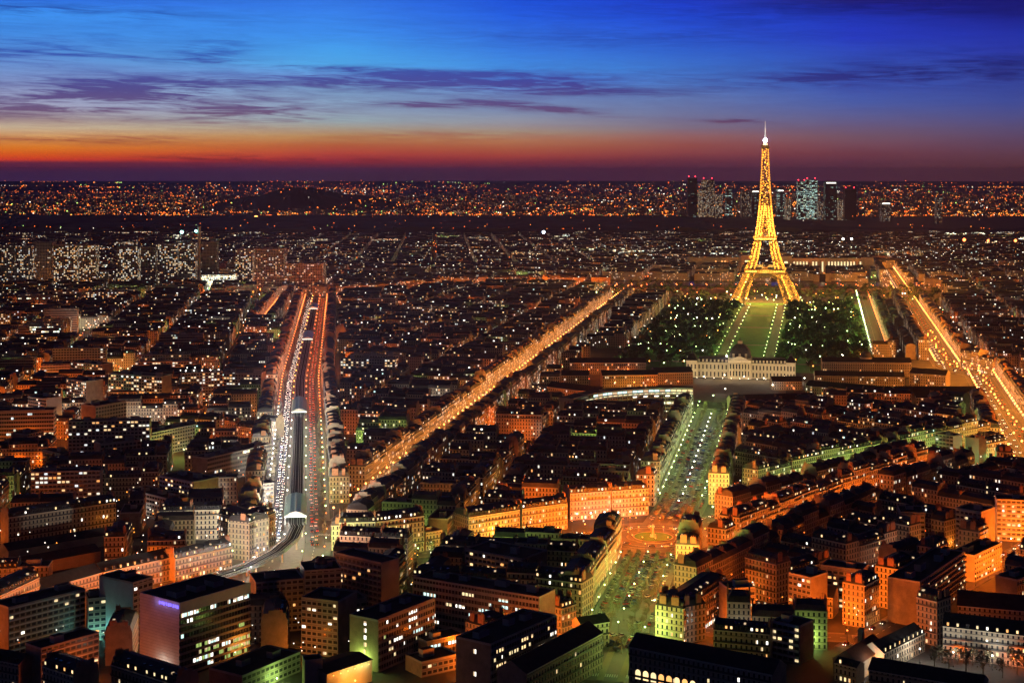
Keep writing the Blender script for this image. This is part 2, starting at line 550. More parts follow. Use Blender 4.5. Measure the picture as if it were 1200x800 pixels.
def lamp_light(x, y, z, colour, power, radius=0.5, parent=None):
    key = (colour, round(power, 1), radius)
    if key not in LIGHTS:
        d = bpy.data.lights.new('lamp_light', 'POINT')
        d.color = LCOL[colour] if isinstance(colour, str) else colour
        d.energy = power
        d.shadow_soft_size = radius
        d.cycles.use_multiple_importance_sampling = False   # 4,000 lamps: sampled directly only
        LIGHTS[key] = d
    o = bpy.data.objects.new('lamp_light', LIGHTS[key])
    o.location = (x, y, z)
    COL.objects.link(o)
    if parent is not None:
        o.parent = parent
    return o
# ------------------------------------------------------------------ plan of the city: main streets
from mathutils import Matrix


def adopt(o, parent, loc):
    o.parent = parent
    o.matrix_parent_inverse = Matrix.Translation((-loc[0], -loc[1], -loc[2]))
    return o


class Street:
    def __init__(self, name, pts, hw, cl, cr, power, phrase, near, sl, sr, gap=26.0, d0=0, d1=9e9, rows='lr', litg=0.3, lit=0.12, lampz=8.5):
        self.name, self.pts, self.hw, self.cl, self.cr, self.power = name, pts, hw, cl, cr, power
        self.phrase, self.near, self.sl, self.sr, self.gap, self.d0, self.d1, self.rows, self.litg, self.lit, self.lampz = phrase, near, sl, sr, gap, d0, d1, rows, litg, lit, lampz
        self.segs = []
        s = 0
        for a, b in zip(pts, pts[1:]):
            L = hypot(b[0] - a[0], b[1] - a[1])
            t = ((b[0] - a[0]) / L, (b[1] - a[1]) / L)
            self.segs.append((a, b, t, L, s))
            s += L
        self.len = s

    def at(self, s):
        for a, b, t, L, s0 in self.segs:
            if s <= s0 + L:
                break
        k = s - s0
        return (a[0] + t[0] * k, a[1] + t[1] * k), t

    def dist(self, p):
        best = 1e9
        for a, b, t, L, s0 in self.segs:
            k = max(0, min(L, (p[0] - a[0]) * t[0] + (p[1] - a[1]) * t[1]))
            q = hypot(p[0] - a[0] - t[0] * k, p[1] - a[1] - t[1] * k)
            best = min(best, q)
        return best


ROUND = (90.0, 962.0)
ROUND_R = 33.0
ST = [
    Street('boulevard', [(-128, 850), (-135, 938), (-233, 1660), (-362, 2790)], 23, 'white', 'orange', 6.0, 'the elevated-railway boulevard', 'the viaduct curve', 'high-rise side', 'golden-avenue side', gap=22, d0=930),
    Street('boulevard_end', [(-362, 2790), (-215, 2900), (-60, 3040), (260, 3000)], 14, 'orange', 'orange', 5.0, 'the far orange bend of the boulevard', 'the viaduct end', 'far side', 'near side', rows='l'),
    Street('golden_avenue', [(-118, 960), (-17, 1535), (228, 2930)], 13, 'amber', 'amber', 12.0, 'the golden avenue', 'the viaduct curve', 'viaduct side', 'roundabout side', gap=20, litg=0.5, lit=0.14),
    Street('tree_avenue', [(40, 690), (87, 930), (120, 1060), (201, 1490)], 18, 'green', 'green', 2.1, 'the car-park avenue', 'the bottom edge', 'left side', 'right side', gap=24),
    Street('green_street', [(105, 975), (212, 1095), (303, 1175), (412, 1268)], 11, 'green', 'green', 4.0, 'the green-lit street', 'the roundabout', 'far side', 'near side', gap=24),
    Street('diagonal_street', [(-20, 690), (38, 752), (145, 915), (234, 1033), (330, 1140)], 8, 'orange', 'orange', 6.0, 'the long orange diagonal street', 'the bottom edge', 'far side', 'near side', gap=24),
    Street('short_street', [(60, 768), (120, 760), (180, 752)], 8, 'orange', 'orange', 6.0, 'the short orange cross street', 'the car-park avenue', 'far side', 'near side', gap=20),
    Street('right_diagonal', [(165, 735), (198, 778), (259, 858), (330, 948)], 9, 'orange', 'orange', 9.0, 'the right-hand orange diagonal', 'the chapel', 'far side', 'near side', gap=20, rows='l'),
    Street('great_avenue', [(405, 1165), (437, 1300), (535, 1725), (520, 1800), (905, 3640)], 17, 'amber', 'amber', 16.0, 'the broad red-orange avenue', 'the picture edge', 'tower side', 'outer side', gap=18, litg=0.5),
    Street('park_street', [(471, 1934), (670, 2890)], 12, 'green', 'red', 3.0, 'the street beside the park', 'the barracks', 'park side', 'outer side', gap=26, rows='r'),
    Street('quay', [(-100, 3060), (1250, 2990)], 14, 'orange', 'orange', 5.0, 'the orange quay', 'the tower', 'river side', 'near side', gap=30, rows=''),
    Street('left_street', [(-372, 2230), (-420, 2760)], 9, 'orange', 'orange', 3.2, 'the far left orange street', 'the boulevard', 'left side', 'right side', gap=24),
    Street('viaduct_street', [(-300, 728), (-243, 779), (-186, 848), (-146, 900)], 7, 'orange', 'orange', 4.0, 'the street under the viaduct', 'the picture edge', 'far side', 'near side', gap=20, rows=''),
    Street('cross_street', [(-105, 905), (-40, 925), (20, 950), (62, 972)], 10, 'amber', 'green', 1.3, 'the amber-green cross street', 'the viaduct', 'far side', 'near side', gap=20),
    Street('market_street', [(-300, 1335), (-205, 1320)], 8, 'orange', 'orange', 3.0, 'the short left orange street', 'the striped offices', 'far side', 'near side', gap=18),
]
STREET = {s.name: s for s in ST}
BRIGHT = 12500.0         # watts of a lamp of strength 1


# ------------------------------------------------------------------ occupancy of the ground
class Occ:
    def __init__(self):
        self.h = {}

    @staticmethod
    def corners(r):
        (cx, cy_, ux, uy, hw, hd) = r
        return [(cx + ux * a * hw - uy * b * hd, cy_ + uy * a * hw + ux * b * hd) for a, b in ((-1, -1), (1, -1), (1, 1), (-1, 1))]

    def keys(self, r):
        c = self.corners(r)
        xs = [p[0] for p in c]
        ys = [p[1] for p in c]
        for i in range(int(floor(min(xs) / 60)), int(floor(max(xs) / 60)) + 1):
            for j in range(int(floor(min(ys) / 60)), int(floor(max(ys) / 60)) + 1):
                yield (i, j)

    def add(self, r):
        for k in self.keys(r):
            self.h.setdefault(k, []).append(r)

    def hit(self, r):
        seen = set()
        for k in self.keys(r):
            for q in self.h.get(k, ()):
                if id(q) in seen:
                    continue
                seen.add(id(q))
                if self.sat(r, q):
                    return True
        return False

    @staticmethod
    def sat(a, b):
        dx, dy = b[0] - a[0], b[1] - a[1]
        for (ux, uy) in ((a[2], a[3]), (-a[3], a[2]), (b[2], b[3]), (-b[3], b[2])):
            ra = a[4] * abs(a[2] * ux + a[3] * uy) + a[5] * abs(-a[3] * ux + a[2] * uy)
            rb = b[4] * abs(b[2] * ux + b[3] * uy) + b[5] * abs(-b[3] * ux + b[2] * uy)
            if abs(dx * ux + dy * uy) > ra + rb - 0.02:
                return False
        return True


OCC = Occ()


def rect(O, u, n, w, d, grow=0.0):
    return (O[0] + u[0] * w / 2 + n[0] * d / 2, O[1] + u[1] * w / 2 + n[1] * d / 2, u[0], u[1], w / 2 + grow, d / 2 + grow)


def on_street(r, skip=None, extra=0.0):
    pts = Occ.corners(r) + [(r[0], r[1])]
    c = Occ.corners(r)
    pts += [((c[i][0] + c[(i + 1) % 4][0]) / 2, (c[i][1] + c[(i + 1) % 4][1]) / 2) for i in range(4)]
    for s in ST:
        if s is skip:
            continue
        if s.dist((r[0], r[1])) > s.hw + 60:
            continue
        for p in pts:
            if s.dist(p) < s.hw + extra:
                return True
    for p in pts:
        if hypot(p[0] - ROUND[0], p[1] - ROUND[1]) < ROUND_R + 10:
            return True
    return False


def in_view(x, y, pad=30.0):
    pad += 75.0             # a little more of the city than the frame shows
    return y > 575 and abs(x) < 0.342 * y + pad


# parks and squares kept free of houses (axis frame of the garden)
AX0, AX1 = (256.0, 1708.0), (453.0, 2697.0)
axL = hypot(AX1[0] - AX0[0], AX1[1] - AX0[1])
AXT = ((AX1[0] - AX0[0]) / axL, (AX1[1] - AX0[1]) / axL)
AXR = (AXT[1], -AXT[0])


def axis(s, t):
    """point s metres along the garden axis from the palace, t metres to its right"""
    return (AX0[0] + AXT[0] * s + AXR[0] * t, AX0[1] + AXT[1] * s + AXR[1] * t)


def axis_st(x, y):
    dx, dy = x - AX0[0], y - AX0[1]
    return (dx * AXT[0] + dy * AXT[1], dx * AXR[0] + dy * AXR[1])


def reserved(x, y):
    s, t = axis_st(x, y)
    if 10 < s < 1030 and -150 < t < 165:
        return True                      # the long garden
    if 1000 < s < 1420 and -330 < t < 330:
        return True                      # river bank, river, gardens beyond
    if -25 < s < 60 and -90 < t < 150:
        return True
    if 1475 < y < 1960 and -100 + (y - 960) * 0.176 + 30 < x < 262:
        return True                      # barracks left of the palace
    if 1478 < y < 1880 and 285 < x < 405 + (y - 1165) * 0.2:
        return True                      # barracks right of the palace
    if -260 < s <= -10 and -80 < t < 80:
        return True                      # parade ground before the palace
    if y > 5450:
        return True
    # river
    if abs(y - RIVER(x)) < 75:
        return True
    for nm, w in (('viaduct_street', 24), ('right_diagonal', 17), ('cross_street', 18), ('boulevard_end', 30)):
        s_ = STREET[nm]
        if s_.dist((x, y)) < s_.hw + w:
            (a, b, t, L, q) = min(s_.segs, key=lambda g: abs((x - g[0][0]) * g[2][0] + (y - g[0][1]) * g[2][1] - g[3] / 2))
            if (x - a[0]) * t[1] - (y - a[1]) * t[0] > 0:
                return True
    if y < 708 or (y < 738 and x > 60):
        return True                      # the nearest plots hold surveyed buildings only
    # freight yard in the left foreground
    if -345 < x < -235 and 815 < y < 905 and (y - 815) > (x + 345) * 0.35 - 10 and (y - 890) < (x + 300) * 0.1:
        return True
    return False


def RIVER(x):
    pts = [(-1900, 3720), (-900, 3560), (-300, 3330), (200, 3190), (700, 3150), (1400, 3190), (2600, 3400)]
    for (a, b), (c, d) in zip(pts, pts[1:]):
        if x <= c:
            return b + (d - b) * (x - a) / (c - a)
    return pts[-1][1]


# ------------------------------------------------------------------ building kit
def frame_of(p0, p1):
    L = hypot(p1[0] - p0[0], p1[1] - p0[1])
    u = ((p1[0] - p0[0]) / L, (p1[1] - p0[1]) / L)
    n = (-u[1], u[0])
    return u, n, L


def P(O, u, n, a, b):
    return (O[0] + u[0] * a + n[0] * b, O[1] + u[1] * a + n[1] * b)


def house_walls(mb, b, lod):
    O, u, n, w, d, h = b['O'], b['u'], b['n'], b['w'], b['d'], b['h']
    A, B, C, D = P(O, u, n, 0, 0), P(O, u, n, w, 0), P(O, u, n, w, d), P(O, u, n, 0, d)
    fm = b.get('mat', 'stone_facade')
    cw = {'stone_facade': CW, 'slab_facade': 3.0, 'office_facade': 1.9, 'tower_facade': 3.2}.get(fm, CW)
    ch = {'stone_facade': CH, 'slab_facade': 2.9, 'office_facade': 3.3, 'tower_facade': 3.0}.get(fm, CH)
    g = b.get('litg')
    if g:
        mb.wall(A, B, 0, ch, fm, cw, lit=g)
        mb.wall(A, B, ch, h, fm, cw)
    else:
        mb.wall(A, B, 0, h, fm, cw)
    mb.wall(C, D, 0, h, fm, cw)
    sm = b.get('side', 'party_wall')
    for (p, q, e) in ((B, C, 'end1'), (D, A, 'end0')):
        if sm == 'win' or b.get(e):
            mb.wall(p, q, 0, h, fm, cw)
        else:
            mb.wall(p, q, 0, h, sm)
    if lod > 0 and fm == 'stone_facade':
        fl = int(h / CH)
        for k in ({2, fl - 1} if lod == 1 else {1, 2, fl - 1}):
            if 0 < k < fl:
                dp = 0.3 if k == 1 else 0.75
                z = k * CH
                mb.obox(O, u, n, 0.1, w - 0.1, -dp, -0.01, z - 0.05, z + 0.15, 'party_wall')
                if k != 1 and lod > 1:
                    mb.obox(O, u, n, 0.15, w - 0.15, -dp, -dp + 0.06, z + 0.15, z + 1.0, 'iron')
        mb.obox(O, u, n, 0, w, -0.45, -0.01, h - 0.45, h + 0.02, 'limestone')
    elif lod > 0 and fm in ('slab_facade', 'tower_facade'):
        fl = int(h / ch)
        if b.get('bands', True):
            for k in range(1, fl + 1):
                z = k * ch
                mb.obox(O, u, n, 0.3, w - 0.3, -b.get('bal', 0.9), -0.01, z - 0.12, z + b.get('bh', 0.75), b.get('bmat', 'concrete'))


def dormer(mb, O, u, n, a, h, pane, hw=0.65):
    mb.obox(O, u, n, a - hw, a + hw, 0.42, 1.6, h + 0.5, h + 2.35, 'zinc_roof', bottom=False)
    q0, q1 = P(O, u, n, a - hw + 0.14, 0.40), P(O, u, n, a + hw - 0.14, 0.40)
    mb.face([(*q0, h + 0.65), (*q1, h + 0.65), (*q1, h + 2.15), (*q0, h + 2.15)], pane)


def pick_pane(r):
    return r.choice(('pane_warm', 'pane_warm', 'pane_yellow', 'pane_yellow', 'pane_orange', 'pane_white'))


def house_roof(mb, b, lod, r):
    O, u, n, w, d, h = b['O'], b['u'], b['n'], b['w'], b['d'], b['h']
    kind = b.get('roof', 'mansard')
    rm = b.get('rmat', 'slate_roof')
    if kind == 'mansard':
        m1, m2 = 2.7, 1.0 + 0.04 * d
        sl = 1.25
        e0 = b.get('hip0', 1.2 if b.get('end0') else 0.0)
        e1 = b.get('hip1', 1.2 if b.get('end1') else 0.0)
        f0, f1 = P(O, u, n, 0, 0), P(O, u, n, w, 0)
        k0, k1 = P(O, u, n, 0, d), P(O, u, n, w, d)
        F0, F1 = P(O, u, n, e0, sl), P(O, u, n, w - e1, sl)
        K0, K1 = P(O, u, n, e0, d - sl), P(O, u, n, w - e1, d - sl)
        R0, R1 = P(O, u, n, e0 * 2.5, d / 2), P(O, u, n, w - e1 * 2.5, d / 2)
        mb.face([(*f0, h), (*f1, h), (*F1, h + m1), (*F0, h + m1)], rm)
        mb.face([(*k1, h), (*k0, h), (*K0, h + m1), (*K1, h + m1)], rm)
        mb.face([(*F0, h + m1), (*F1, h + m1), (*R1, h + m1 + m2), (*R0, h + m1 + m2)], 'zinc_roof')
        mb.face([(*K1, h + m1), (*K0, h + m1), (*R0, h + m1 + m2), (*R1, h + m1 + m2)], 'zinc_roof')
        if lod > 0:
            for a0, a1, e in ((0.003, 0.38, e0), (w - 0.38, w - 0.003, e1)):
                if not e:
                    mb.obox(O, u, n, a0, a1, 0.9, d - 0.9, h - 0.2, h + m1 + 0.55, 'party_wall')
                    mb.obox(O, u, n, a0, a1, d * 0.28, d * 0.72, h + m1 + 0.55, h + m1 + m2 + 0.5, 'party_wall')
        s0 = rm if e0 else 'party_wall'
        s1 = rm if e1 else 'party_wall'
        mb.face([(*f0, h), (*F0, h + m1), (*R0, h + m1 + m2), (*K0, h + m1), (*k0, h)], s0) if not e0 else (mb.face([(*f0, h), (*F0, h + m1), (*K0, h + m1), (*k0, h)], rm), mb.face([(*F0, h + m1), (*R0, h + m1 + m2), (*K0, h + m1)], 'zinc_roof'))
        mb.face([(*f1, h), (*F1, h + m1), (*R1, h + m1 + m2), (*K1, h + m1), (*k1, h)], s1) if not e1 else (mb.face([(*f1, h), (*F1, h + m1), (*K1, h + m1), (*k1, h)], rm), mb.face([(*F1, h + m1), (*R1, h + m1 + m2), (*K1, h + m1)], 'zinc_roof'))
        if lod > 1:                        # skylights, vents and aerials on the zinc
            zt = h + m1
            for q in range(max(2, int(w / 5))):
                a = r.uniform(1.5, max(1.6, w - 1.5))
                mb.obox(O, u, n, a - 0.45, a + 0.45, sl + 0.9, sl + 2.1, zt + 0.1, zt + 0.1 + m2 * 0.55, 'dark_glass' if r.random() < 0.8 else 'pane_dim', bottom=False)
            for q in range(r.choice((1, 2, 3))):
                a, bb = r.uniform(1, max(1.1, w - 1)), r.uniform(d * 0.35, d * 0.65)
                mb.obox(O, u, n, a - 0.2, a + 0.2, bb - 0.2, bb + 0.2, zt, zt + m2 + 0.9, 'zinc_roof', bottom=False)
            if r.random() < 0.5:
                a = r.uniform(1, max(1.1, w - 1))
                p = P(O, u, n, a, d * 0.5)
                mb.beam((*p, zt + m2 - 0.3), (*p, zt + m2 + 3.2), 0.12, 'iron')
                mb.beam((p[0] - u[0], p[1] - u[1], zt + m2 + 2.8), (p[0] + u[0], p[1] + u[1], zt + m2 + 2.8), 0.1, 'iron')
        if lod > 0:
            nd = max(1, int(w / (CW * (1 if lod > 1 else 1.6))))
            for i in range(nd):
                a = (i + 0.5) * w / nd
                pane = pick_pane(r) if r.random() < b.get('dlit', 0.2) else 'dark_glass'
                dormer(mb, O, u, n, a, h, pane)
    elif kind == 'flat':
        t = 0.25
        pts = [P(O, u, n, *q) for q in ((0, 0), (w, 0), (w, d), (0, d))]
        mb.face([(*p, h - 0.35) for p in pts], 'flat_roof')
        if lod > 0:
            cp = b.get('cop', 'concrete')
            mb.obox(O, u, n, -0.05, w + 0.05, -0.06, t, h - 0.5, h + 0.45, cp)
            mb.obox(O, u, n, -0.05, w + 0.05, d - t, d + 0.06, h - 0.5, h + 0.45, cp)
            mb.obox(O, u, n, -0.05, t, t + 0.003, d - t - 0.003, h - 0.5, h + 0.44, cp)
            mb.obox(O, u, n, w - t, w + 0.05, t + 0.003, d - t - 0.003, h - 0.5, h + 0.44, cp)
    elif kind == 'gable':
        rise = b.get('rise', d * 0.35)
        ov = 0.4
        f0, f1 = P(O, u, n, -ov, -ov), P(O, u, n, w + ov, -ov)
        k0, k1 = P(O, u, n, -ov, d + ov), P(O, u, n, w + ov, d + ov)
        hp = b.get('hip', 0.0)
        R0, R1 = P(O, u, n, -ov + hp, d / 2), P(O, u, n, w + ov - hp, d / 2)
        z = h - 0.1
        mb.face([(*f0, z), (*f1, z), (*R1, h + rise), (*R0, h + rise)], rm)
        mb.face([(*k1, z), (*k0, z), (*R0, h + rise), (*R1, h + rise)], rm)
        em = rm if hp else 'party_wall'
        mb.face([(*f0, z), (*R0, h + rise), (*k0, z)], em)
        mb.face([(*f1, z), (*R1, h + rise), (*k1, z)], em)
        if lod > 1 and b.get('dormers', True):
            nd = max(1, int(w / 4.2))
            for i in range(nd):
                a = (i + 0.5) * w / nd
                pane = pick_pane(r) if r.random() < b.get('dlit', 0.2) else 'dark_glass'
                dormer(mb, O, u, n, a, h - 0.3, pane, 0.6)


def chimney(mb, O, u, n, a, bb, L, z0, z1, pots=True):
    mb.obox(O, u, n, a - 0.4, a + 0.4, bb, bb + L, z0, z1, 'brick', bottom=False)
    if pots:
        k = max(2, int(L / 0.9))
        for i in range(k):
            q = bb + (i + 0.5) * L / k
            mb.obox(O, u, n, a - 0.16, a + 0.16, q - 0.16, q + 0.16, z1, z1 + 0.75, 'pot', bottom=False)


def chimney_spots(b, r):
    w, d, h = b['w'], b['d'], b['h']
    out = []
    if b.get('roof', 'mansard') == 'mansard':
        for a in (0.45, w - 0.45):
            if r.random() < 0.85:
                out.append((a, d * 0.12 + r.random() * 1.0, 2.2 + r.random() * 2.2, h + 1.0, h + 4.6 + r.random() * 1.2))
            if r.random() < 0.5:
                out.append((a, d * 0.62, 2.0 + r.random() * 1.6, h + 1.0, h + 4.4 + r.random()))
    return out


def roof_plant(mb, b, r):
    """lift rooms and machine boxes of a flat roof"""
    O, u, n, w, d, h = b['O'], b['u'], b['n'], b['w'], b['d'], b['h']
    if w < 9 or d < 8:
        return
    for k in range(max(1, int(w / 16))):
        a = w * (k + 0.3 + 0.4 * r.random()) / max(1, int(w / 16))
        s = 2.0 + r.random() * 2.0
        a = min(max(a, s + 1), w - s - 1)
        q = d * (0.35 + 0.3 * r.random())
        mb.obox(O, u, n, a - s, a + s, q - 1.8, q + 1.8, h - 0.3, h + 2.0 + r.random() * 1.4, 'concrete', 'flat_roof', bottom=False)


_pane_mesh = {}


CURTAIN = random.Random(41)


def pane_mesh(mat, w, h, bars=1, drawn=0):
    """a lit sash window: glowing pane, frame and glazing bars, 6 cm thick"""
    key = (mat, round(w, 2), round(h, 2), bars, drawn)
    if key not in _pane_mesh:
        mb = MB()
        o, u, n = (0, 0), (1, 0), (0, 1)
        mb.obox(o, u, n, -w / 2, w / 2, -0.05, 0.0, -h / 2, h / 2, mat)
        if drawn == 1:                     # curtain pulled across one half
            mb.obox(o, u, n, -w / 2, -w * 0.05, -0.06, -0.051, -h / 2, h / 2, 'pane_dim')
        elif drawn == 2:                   # blind half way down
            mb.obox(o, u, n, -w / 2, w / 2, -0.06, -0.051, h * 0.05, h / 2, 'pane_dim')
        elif drawn == 3:
            mb.obox(o, u, n, w * 0.1, w / 2, -0.06, -0.051, -h / 2, h / 2, 'curtain')
        t = 0.07
        for a0, a1, z0, z1 in ((-w / 2 - t, -w / 2, -h / 2 - t, h / 2 + t), (w / 2, w / 2 + t, -h / 2 - t, h / 2 + t), (-w / 2, w / 2, h / 2, h / 2 + t), (-w / 2, w / 2, -h / 2 - t, -h / 2)):
            mb.obox(o, u, n, a0, a1, -0.09, 0.0, z0, z1, 'window_frame')
        for i in range(bars):
            a = -w / 2 + w * (i + 1) / (bars + 1)
            mb.obox(o, u, n, a - 0.035, a + 0.035, -0.075, -0.05, -h / 2, h / 2, 'window_frame')
        _pane_mesh[key] = mb.mesh('window')
    return _pane_mesh[key]


def lit_window(parent, loc, p, u, z, mat, w, h, bars=1):
    o = bpy.data.objects.new('window', pane_mesh(mat, w, h, bars, CURTAIN.choice((0, 0, 1, 2, 3))))
    COL.objects.link(o)
    o.location = (p[0], p[1], z)
    o.rotation_euler = (0, 0, atan2(u[1], u[0]))
    adopt(o, parent, loc)
    return o


N_WIN = [0]


def build_house(b, r, windows=0, name=None):
    """one building of its own: wall, roof, chimneys and (near by) its lit windows as parts"""
    O, u, n, w, d, h = b['O'], b['u'], b['n'], b['w'], b['d'], b['h']
    c = P(O, u, n, w / 2, d / 2)
    loc = (c[0], c[1], 0)
    root = empty(name or b['name'], loc)
    tag(root, b.get('label'), b['cat'], b.get('group'))
    lod = 2 if c[1] < 1300 else 1
    mb = MB()
    mb.cur = (b['bid'], 0.0 if windows else b['lit'])
    bb = b
    if windows and b.get('litg'):
        bb = dict(b)
    house_walls(mb, bb, lod)
    adopt(mb.build('wall'), root, loc)
    mb = MB()
    house_roof(mb, b, lod, r)
    if b.get('roof') == 'flat':
        roof_plant(mb, b, r)
    roof = adopt(mb.build('roof'), root, loc)
    for s in chimney_spots(b, r):
        mb = MB()
        chimney(mb, O, u, n, *s)
        ch = mb.build('chimney')
        ch.parent = roof
    if windows:
        fm = b.get('mat', 'stone_facade')
        cw, ch_, ww, wh, zc = {'stone_facade': (CW, CH, 0.95, 1.75, 0.5), 'slab_facade': (3.0, 2.9, 1.9, 1.3, 0.6), 'office_facade': (1.9, 3.3, 1.65, 1.6, 0.6), 'tower_facade': (3.2, 3.0, 2.2, 1.7, 0.55)}[fm]
        faces = [((0, 0), u, w, (-n[0], -n[1]))]
        cells = []
        nc = max(1, round(w / cw))
        f0 = 1 if b.get('litg') else 0
        for k in range(f0, int(h / ch_)):
            for i in range(nc):
                cells.append((0, i, nc, k))
        if b.get('side') == 'win':
            n2 = max(1, round(d / cw))
            for k in range(int(h / ch_)):
                for i in range(n2):
                    cells.append((1, i, n2, k))
        want = min(windows, int(len(cells) * max(b['lit'], 0.04)) + 1)
        r.shuffle(cells)
        off = b.get('bal', 0.9) if False else 0.0
        for (f, i, nn, k) in cells[:want]:
            z = (k + zc) * ch_
            sc = (w if f == 0 else d) / nn
            if f == 0:
                p = P(O, u, n, (i + 0.5) * sc, -0.006)
                uu = u
            elif P(O, u, n, 0, d / 2)[0] > 0:      # visible end is the one turned to the viewer's side
                p = P(O, u, n, -0.006, (i + 0.5) * sc)
                uu = (-n[0], -n[1])
            else:
                p = P(O, u, n, w + 0.006, (i + 0.5) * sc)
                uu = n
            mats = b.get('panes') or ('pane_warm', 'pane_warm', 'pane_yellow', 'pane_yellow', 'pane_orange', 'pane_white')
            lit_window(root, loc, p, uu, z, r.choice(mats), min(ww, sc * 0.85), wh, 1 if ww < 1.5 else 2)
            N_WIN[0] += 1
    return root


ATTIC = ('pane_white', 'pane_white', 'pane_yellow', 'pane_warm', 'pane_dim', 'pane_dim', 'pane_amber', 'pane_cool')


def add_plain_house(mbw, b, r, dist):
    """the same kit, written into the shared mesh of the far city"""
    lod = 1 if dist < 1500 else 0
    mbw.cur = (b['bid'], b['lit'] * (1.0 if dist < 1300 else 1.7))
    house_walls(mbw, b, lod)
    if dist < 4600 and b.get('roof', 'mansard') == 'mansard':
        O, u, n, w, d, h = b['O'], b['u'], b['n'], b['w'], b['d'], b['h']
        for q in range(2):
            if r.random() < 0.36:              # a lit attic window
                a = r.uniform(1.5, max(1.6, w - 1.5))
                if n[1] < -0.2:                # the side turned to the viewer is the rear one
                    dormer(mbw, P(O, u, n, w, d), (-u[0], -u[1]), (-n[0], -n[1]), a, h, r.choice(ATTIC), (0.5 + dist / 3800) * r.uniform(0.55, 1.25))
                else:
                    dormer(mbw, O, u, n, a, h, r.choice(ATTIC), (0.5 + dist / 3800) * r.uniform(0.55, 1.25))
    if dist < 3200:
        house_roof(mbw, b, lod if dist < 1400 else 0, r)
        if dist < 2200:
            for s in chimney_spots(b, r)[:2 if dist < 1500 else 1]:
                chimney(mbw, b['O'], b['u'], b['n'], *s, pots=dist < 1100)
    else:
        O, u, n, w, d, h = b['O'], b['u'], b['n'], b['w'], b['d'], b['h']
        if b.get('roof', 'mansard') == 'flat':
            mbw.face([(*P(O, u, n, *q), h) for q in ((0, 0), (w, 0), (w, d), (0, d))], 'flat_roof')
        else:
            mbw.frustum([P(O, u, n, *q) for q in ((0, 0), (w, 0), (w, d), (0, d))], h, [P(O, u, n, *q) for q in ((2, 2), (w - 2, 2), (w - 2, d - 2), (2, d - 2))], h + 3.2, 'slate_roof', 'zinc_roof')


# ------------------------------------------------------------------ surveyed buildings (plan and height read once from the photograph)
SPECIAL = []


def survey(name, cat, label, p0, p1, h, depth, mat='slab_facade', roof='flat', lit=0.12, side='party_wall', **kw):
    """front top edge p0-p1 in photograph pixels, height in metres -> footprint in the world"""
    a, b = G(*p0, z=h), G(*p1, z=h)
    u, n, L = frame_of(a, b)
    d = dict(name=name, cat=cat, label=label, O=a, u=u, n=n, w=L, d=depth, h=h, mat=mat, roof=roof, lit=lit, side=side, bid=RNG.random())
    d.update(kw)
    SPECIAL.append(d)
    OCC.add(rect(a, u, n, L, depth, 0.5))
    return d


OFF = dict(name='office_block', cat='office block')
SLB = dict(name='apartment_slab', cat='apartment slab')
HAU = dict(name='apartment_building', cat='apartment building', mat='stone_facade', roof='mansard')
OP = ('pane_cool', 'pane_white', 'pane_white', 'pane_green', 'pane_yellow')
# left foreground
survey(label='long dark slab with pale balcony bands left of the teal-lit building', p0=(10, 712), p1=(100, 690), h=24, depth=15, lit=0.03, bal=0.25, bh=0.5, bmat='white_panel', **SLB)
survey(label='narrow teal-lit apartment block with a central bay of lit windows', p0=(103, 702), p1=(132, 699), h=21, depth=14, lit=0.2, bands=False, party='teal_render', side='teal_render', **SLB)
survey(label='tall teal-tinted tower block behind the white-walled office block', p0=(156, 683), p1=(179, 676), h=31, depth=24, lit=0.12, side='teal_render', bands=False, **SLB)
survey(label='low dark slab with a pale glazed end below the banded slab', p0=(48, 760), p1=(116, 741), h=17, depth=12, lit=0.02, bal=0.3, bh=0.4, bmat='white_panel', **SLB)
survey(label='orange-fronted mansard house with a blank beige gable at the bottom edge', p0=(50, 780), p1=(86, 792), h=21, depth=13, lit=0.1, dlit=0.4, **HAU)
survey(label='pinkish mansard house with lit dormers before the white-walled office block', p0=(130, 778), p1=(205, 802), h=20, depth=13, lit=0.1, dlit=0.45, **HAU)
survey(label='orange-lit chimneyed mansard house at the left picture edge', p0=(-12, 703), p1=(46, 676), h=20, depth=14, lit=0.08, **HAU)
survey(label='low violet-lit house at the bottom left corner', p0=(-8, 772), p1=(22, 778), h=11, depth=10, lit=0.05, mat='stone_facade', roof='gable', name='house', cat='house')
survey(label='long low orange-lit building above the teal tower', p0=(46, 691), p1=(120, 670), h=13, depth=14, lit=0.02, mat='stone_facade', roof='gable', rise=4, dormers=False, name='terrace', cat='terrace')
survey(label='long orange-lit roofed terrace running to the viaduct curve', p0=(121, 670), p1=(203, 652), h=13, depth=14, lit=0.1, mat='stone_facade', roof='gable', rise=4, name='terrace', cat='terrace')
survey(label='dim brick-dark long building with a few lit windows beside the freight yard', p0=(10, 606), p1=(136, 588), h=19, depth=14, lit=0.04, **HAU)
survey(label='orange-washed terrace with lit shops next to the viaduct curve', p0=(205, 655), p1=(272, 640), h=13, depth=13, lit=0.16, litg=0.5, dlit=0.5, **HAU)
survey(label='rounded corner apartment building at the boulevard, left face', p0=(256, 601), p1=(291, 611), h=23, depth=15, lit=0.18, dlit=0.4, hip1=1.2, hip0=1.2, side='win', **HAU)
survey(label='rounded corner apartment building at the boulevard, face towards the viaduct', p0=(292, 612), p1=(323, 600), h=23, depth=15, lit=0.16, dlit=0.3, hip0=1.2, hip1=1.2, side='win', **HAU)
survey(label='long low office block with glowing white balcony bands', p0=(151, 573), p1=(203, 586), h=15, depth=15, lit=0.2, bal=0.5, bh=0.9, bmat='white_panel', **OFF)
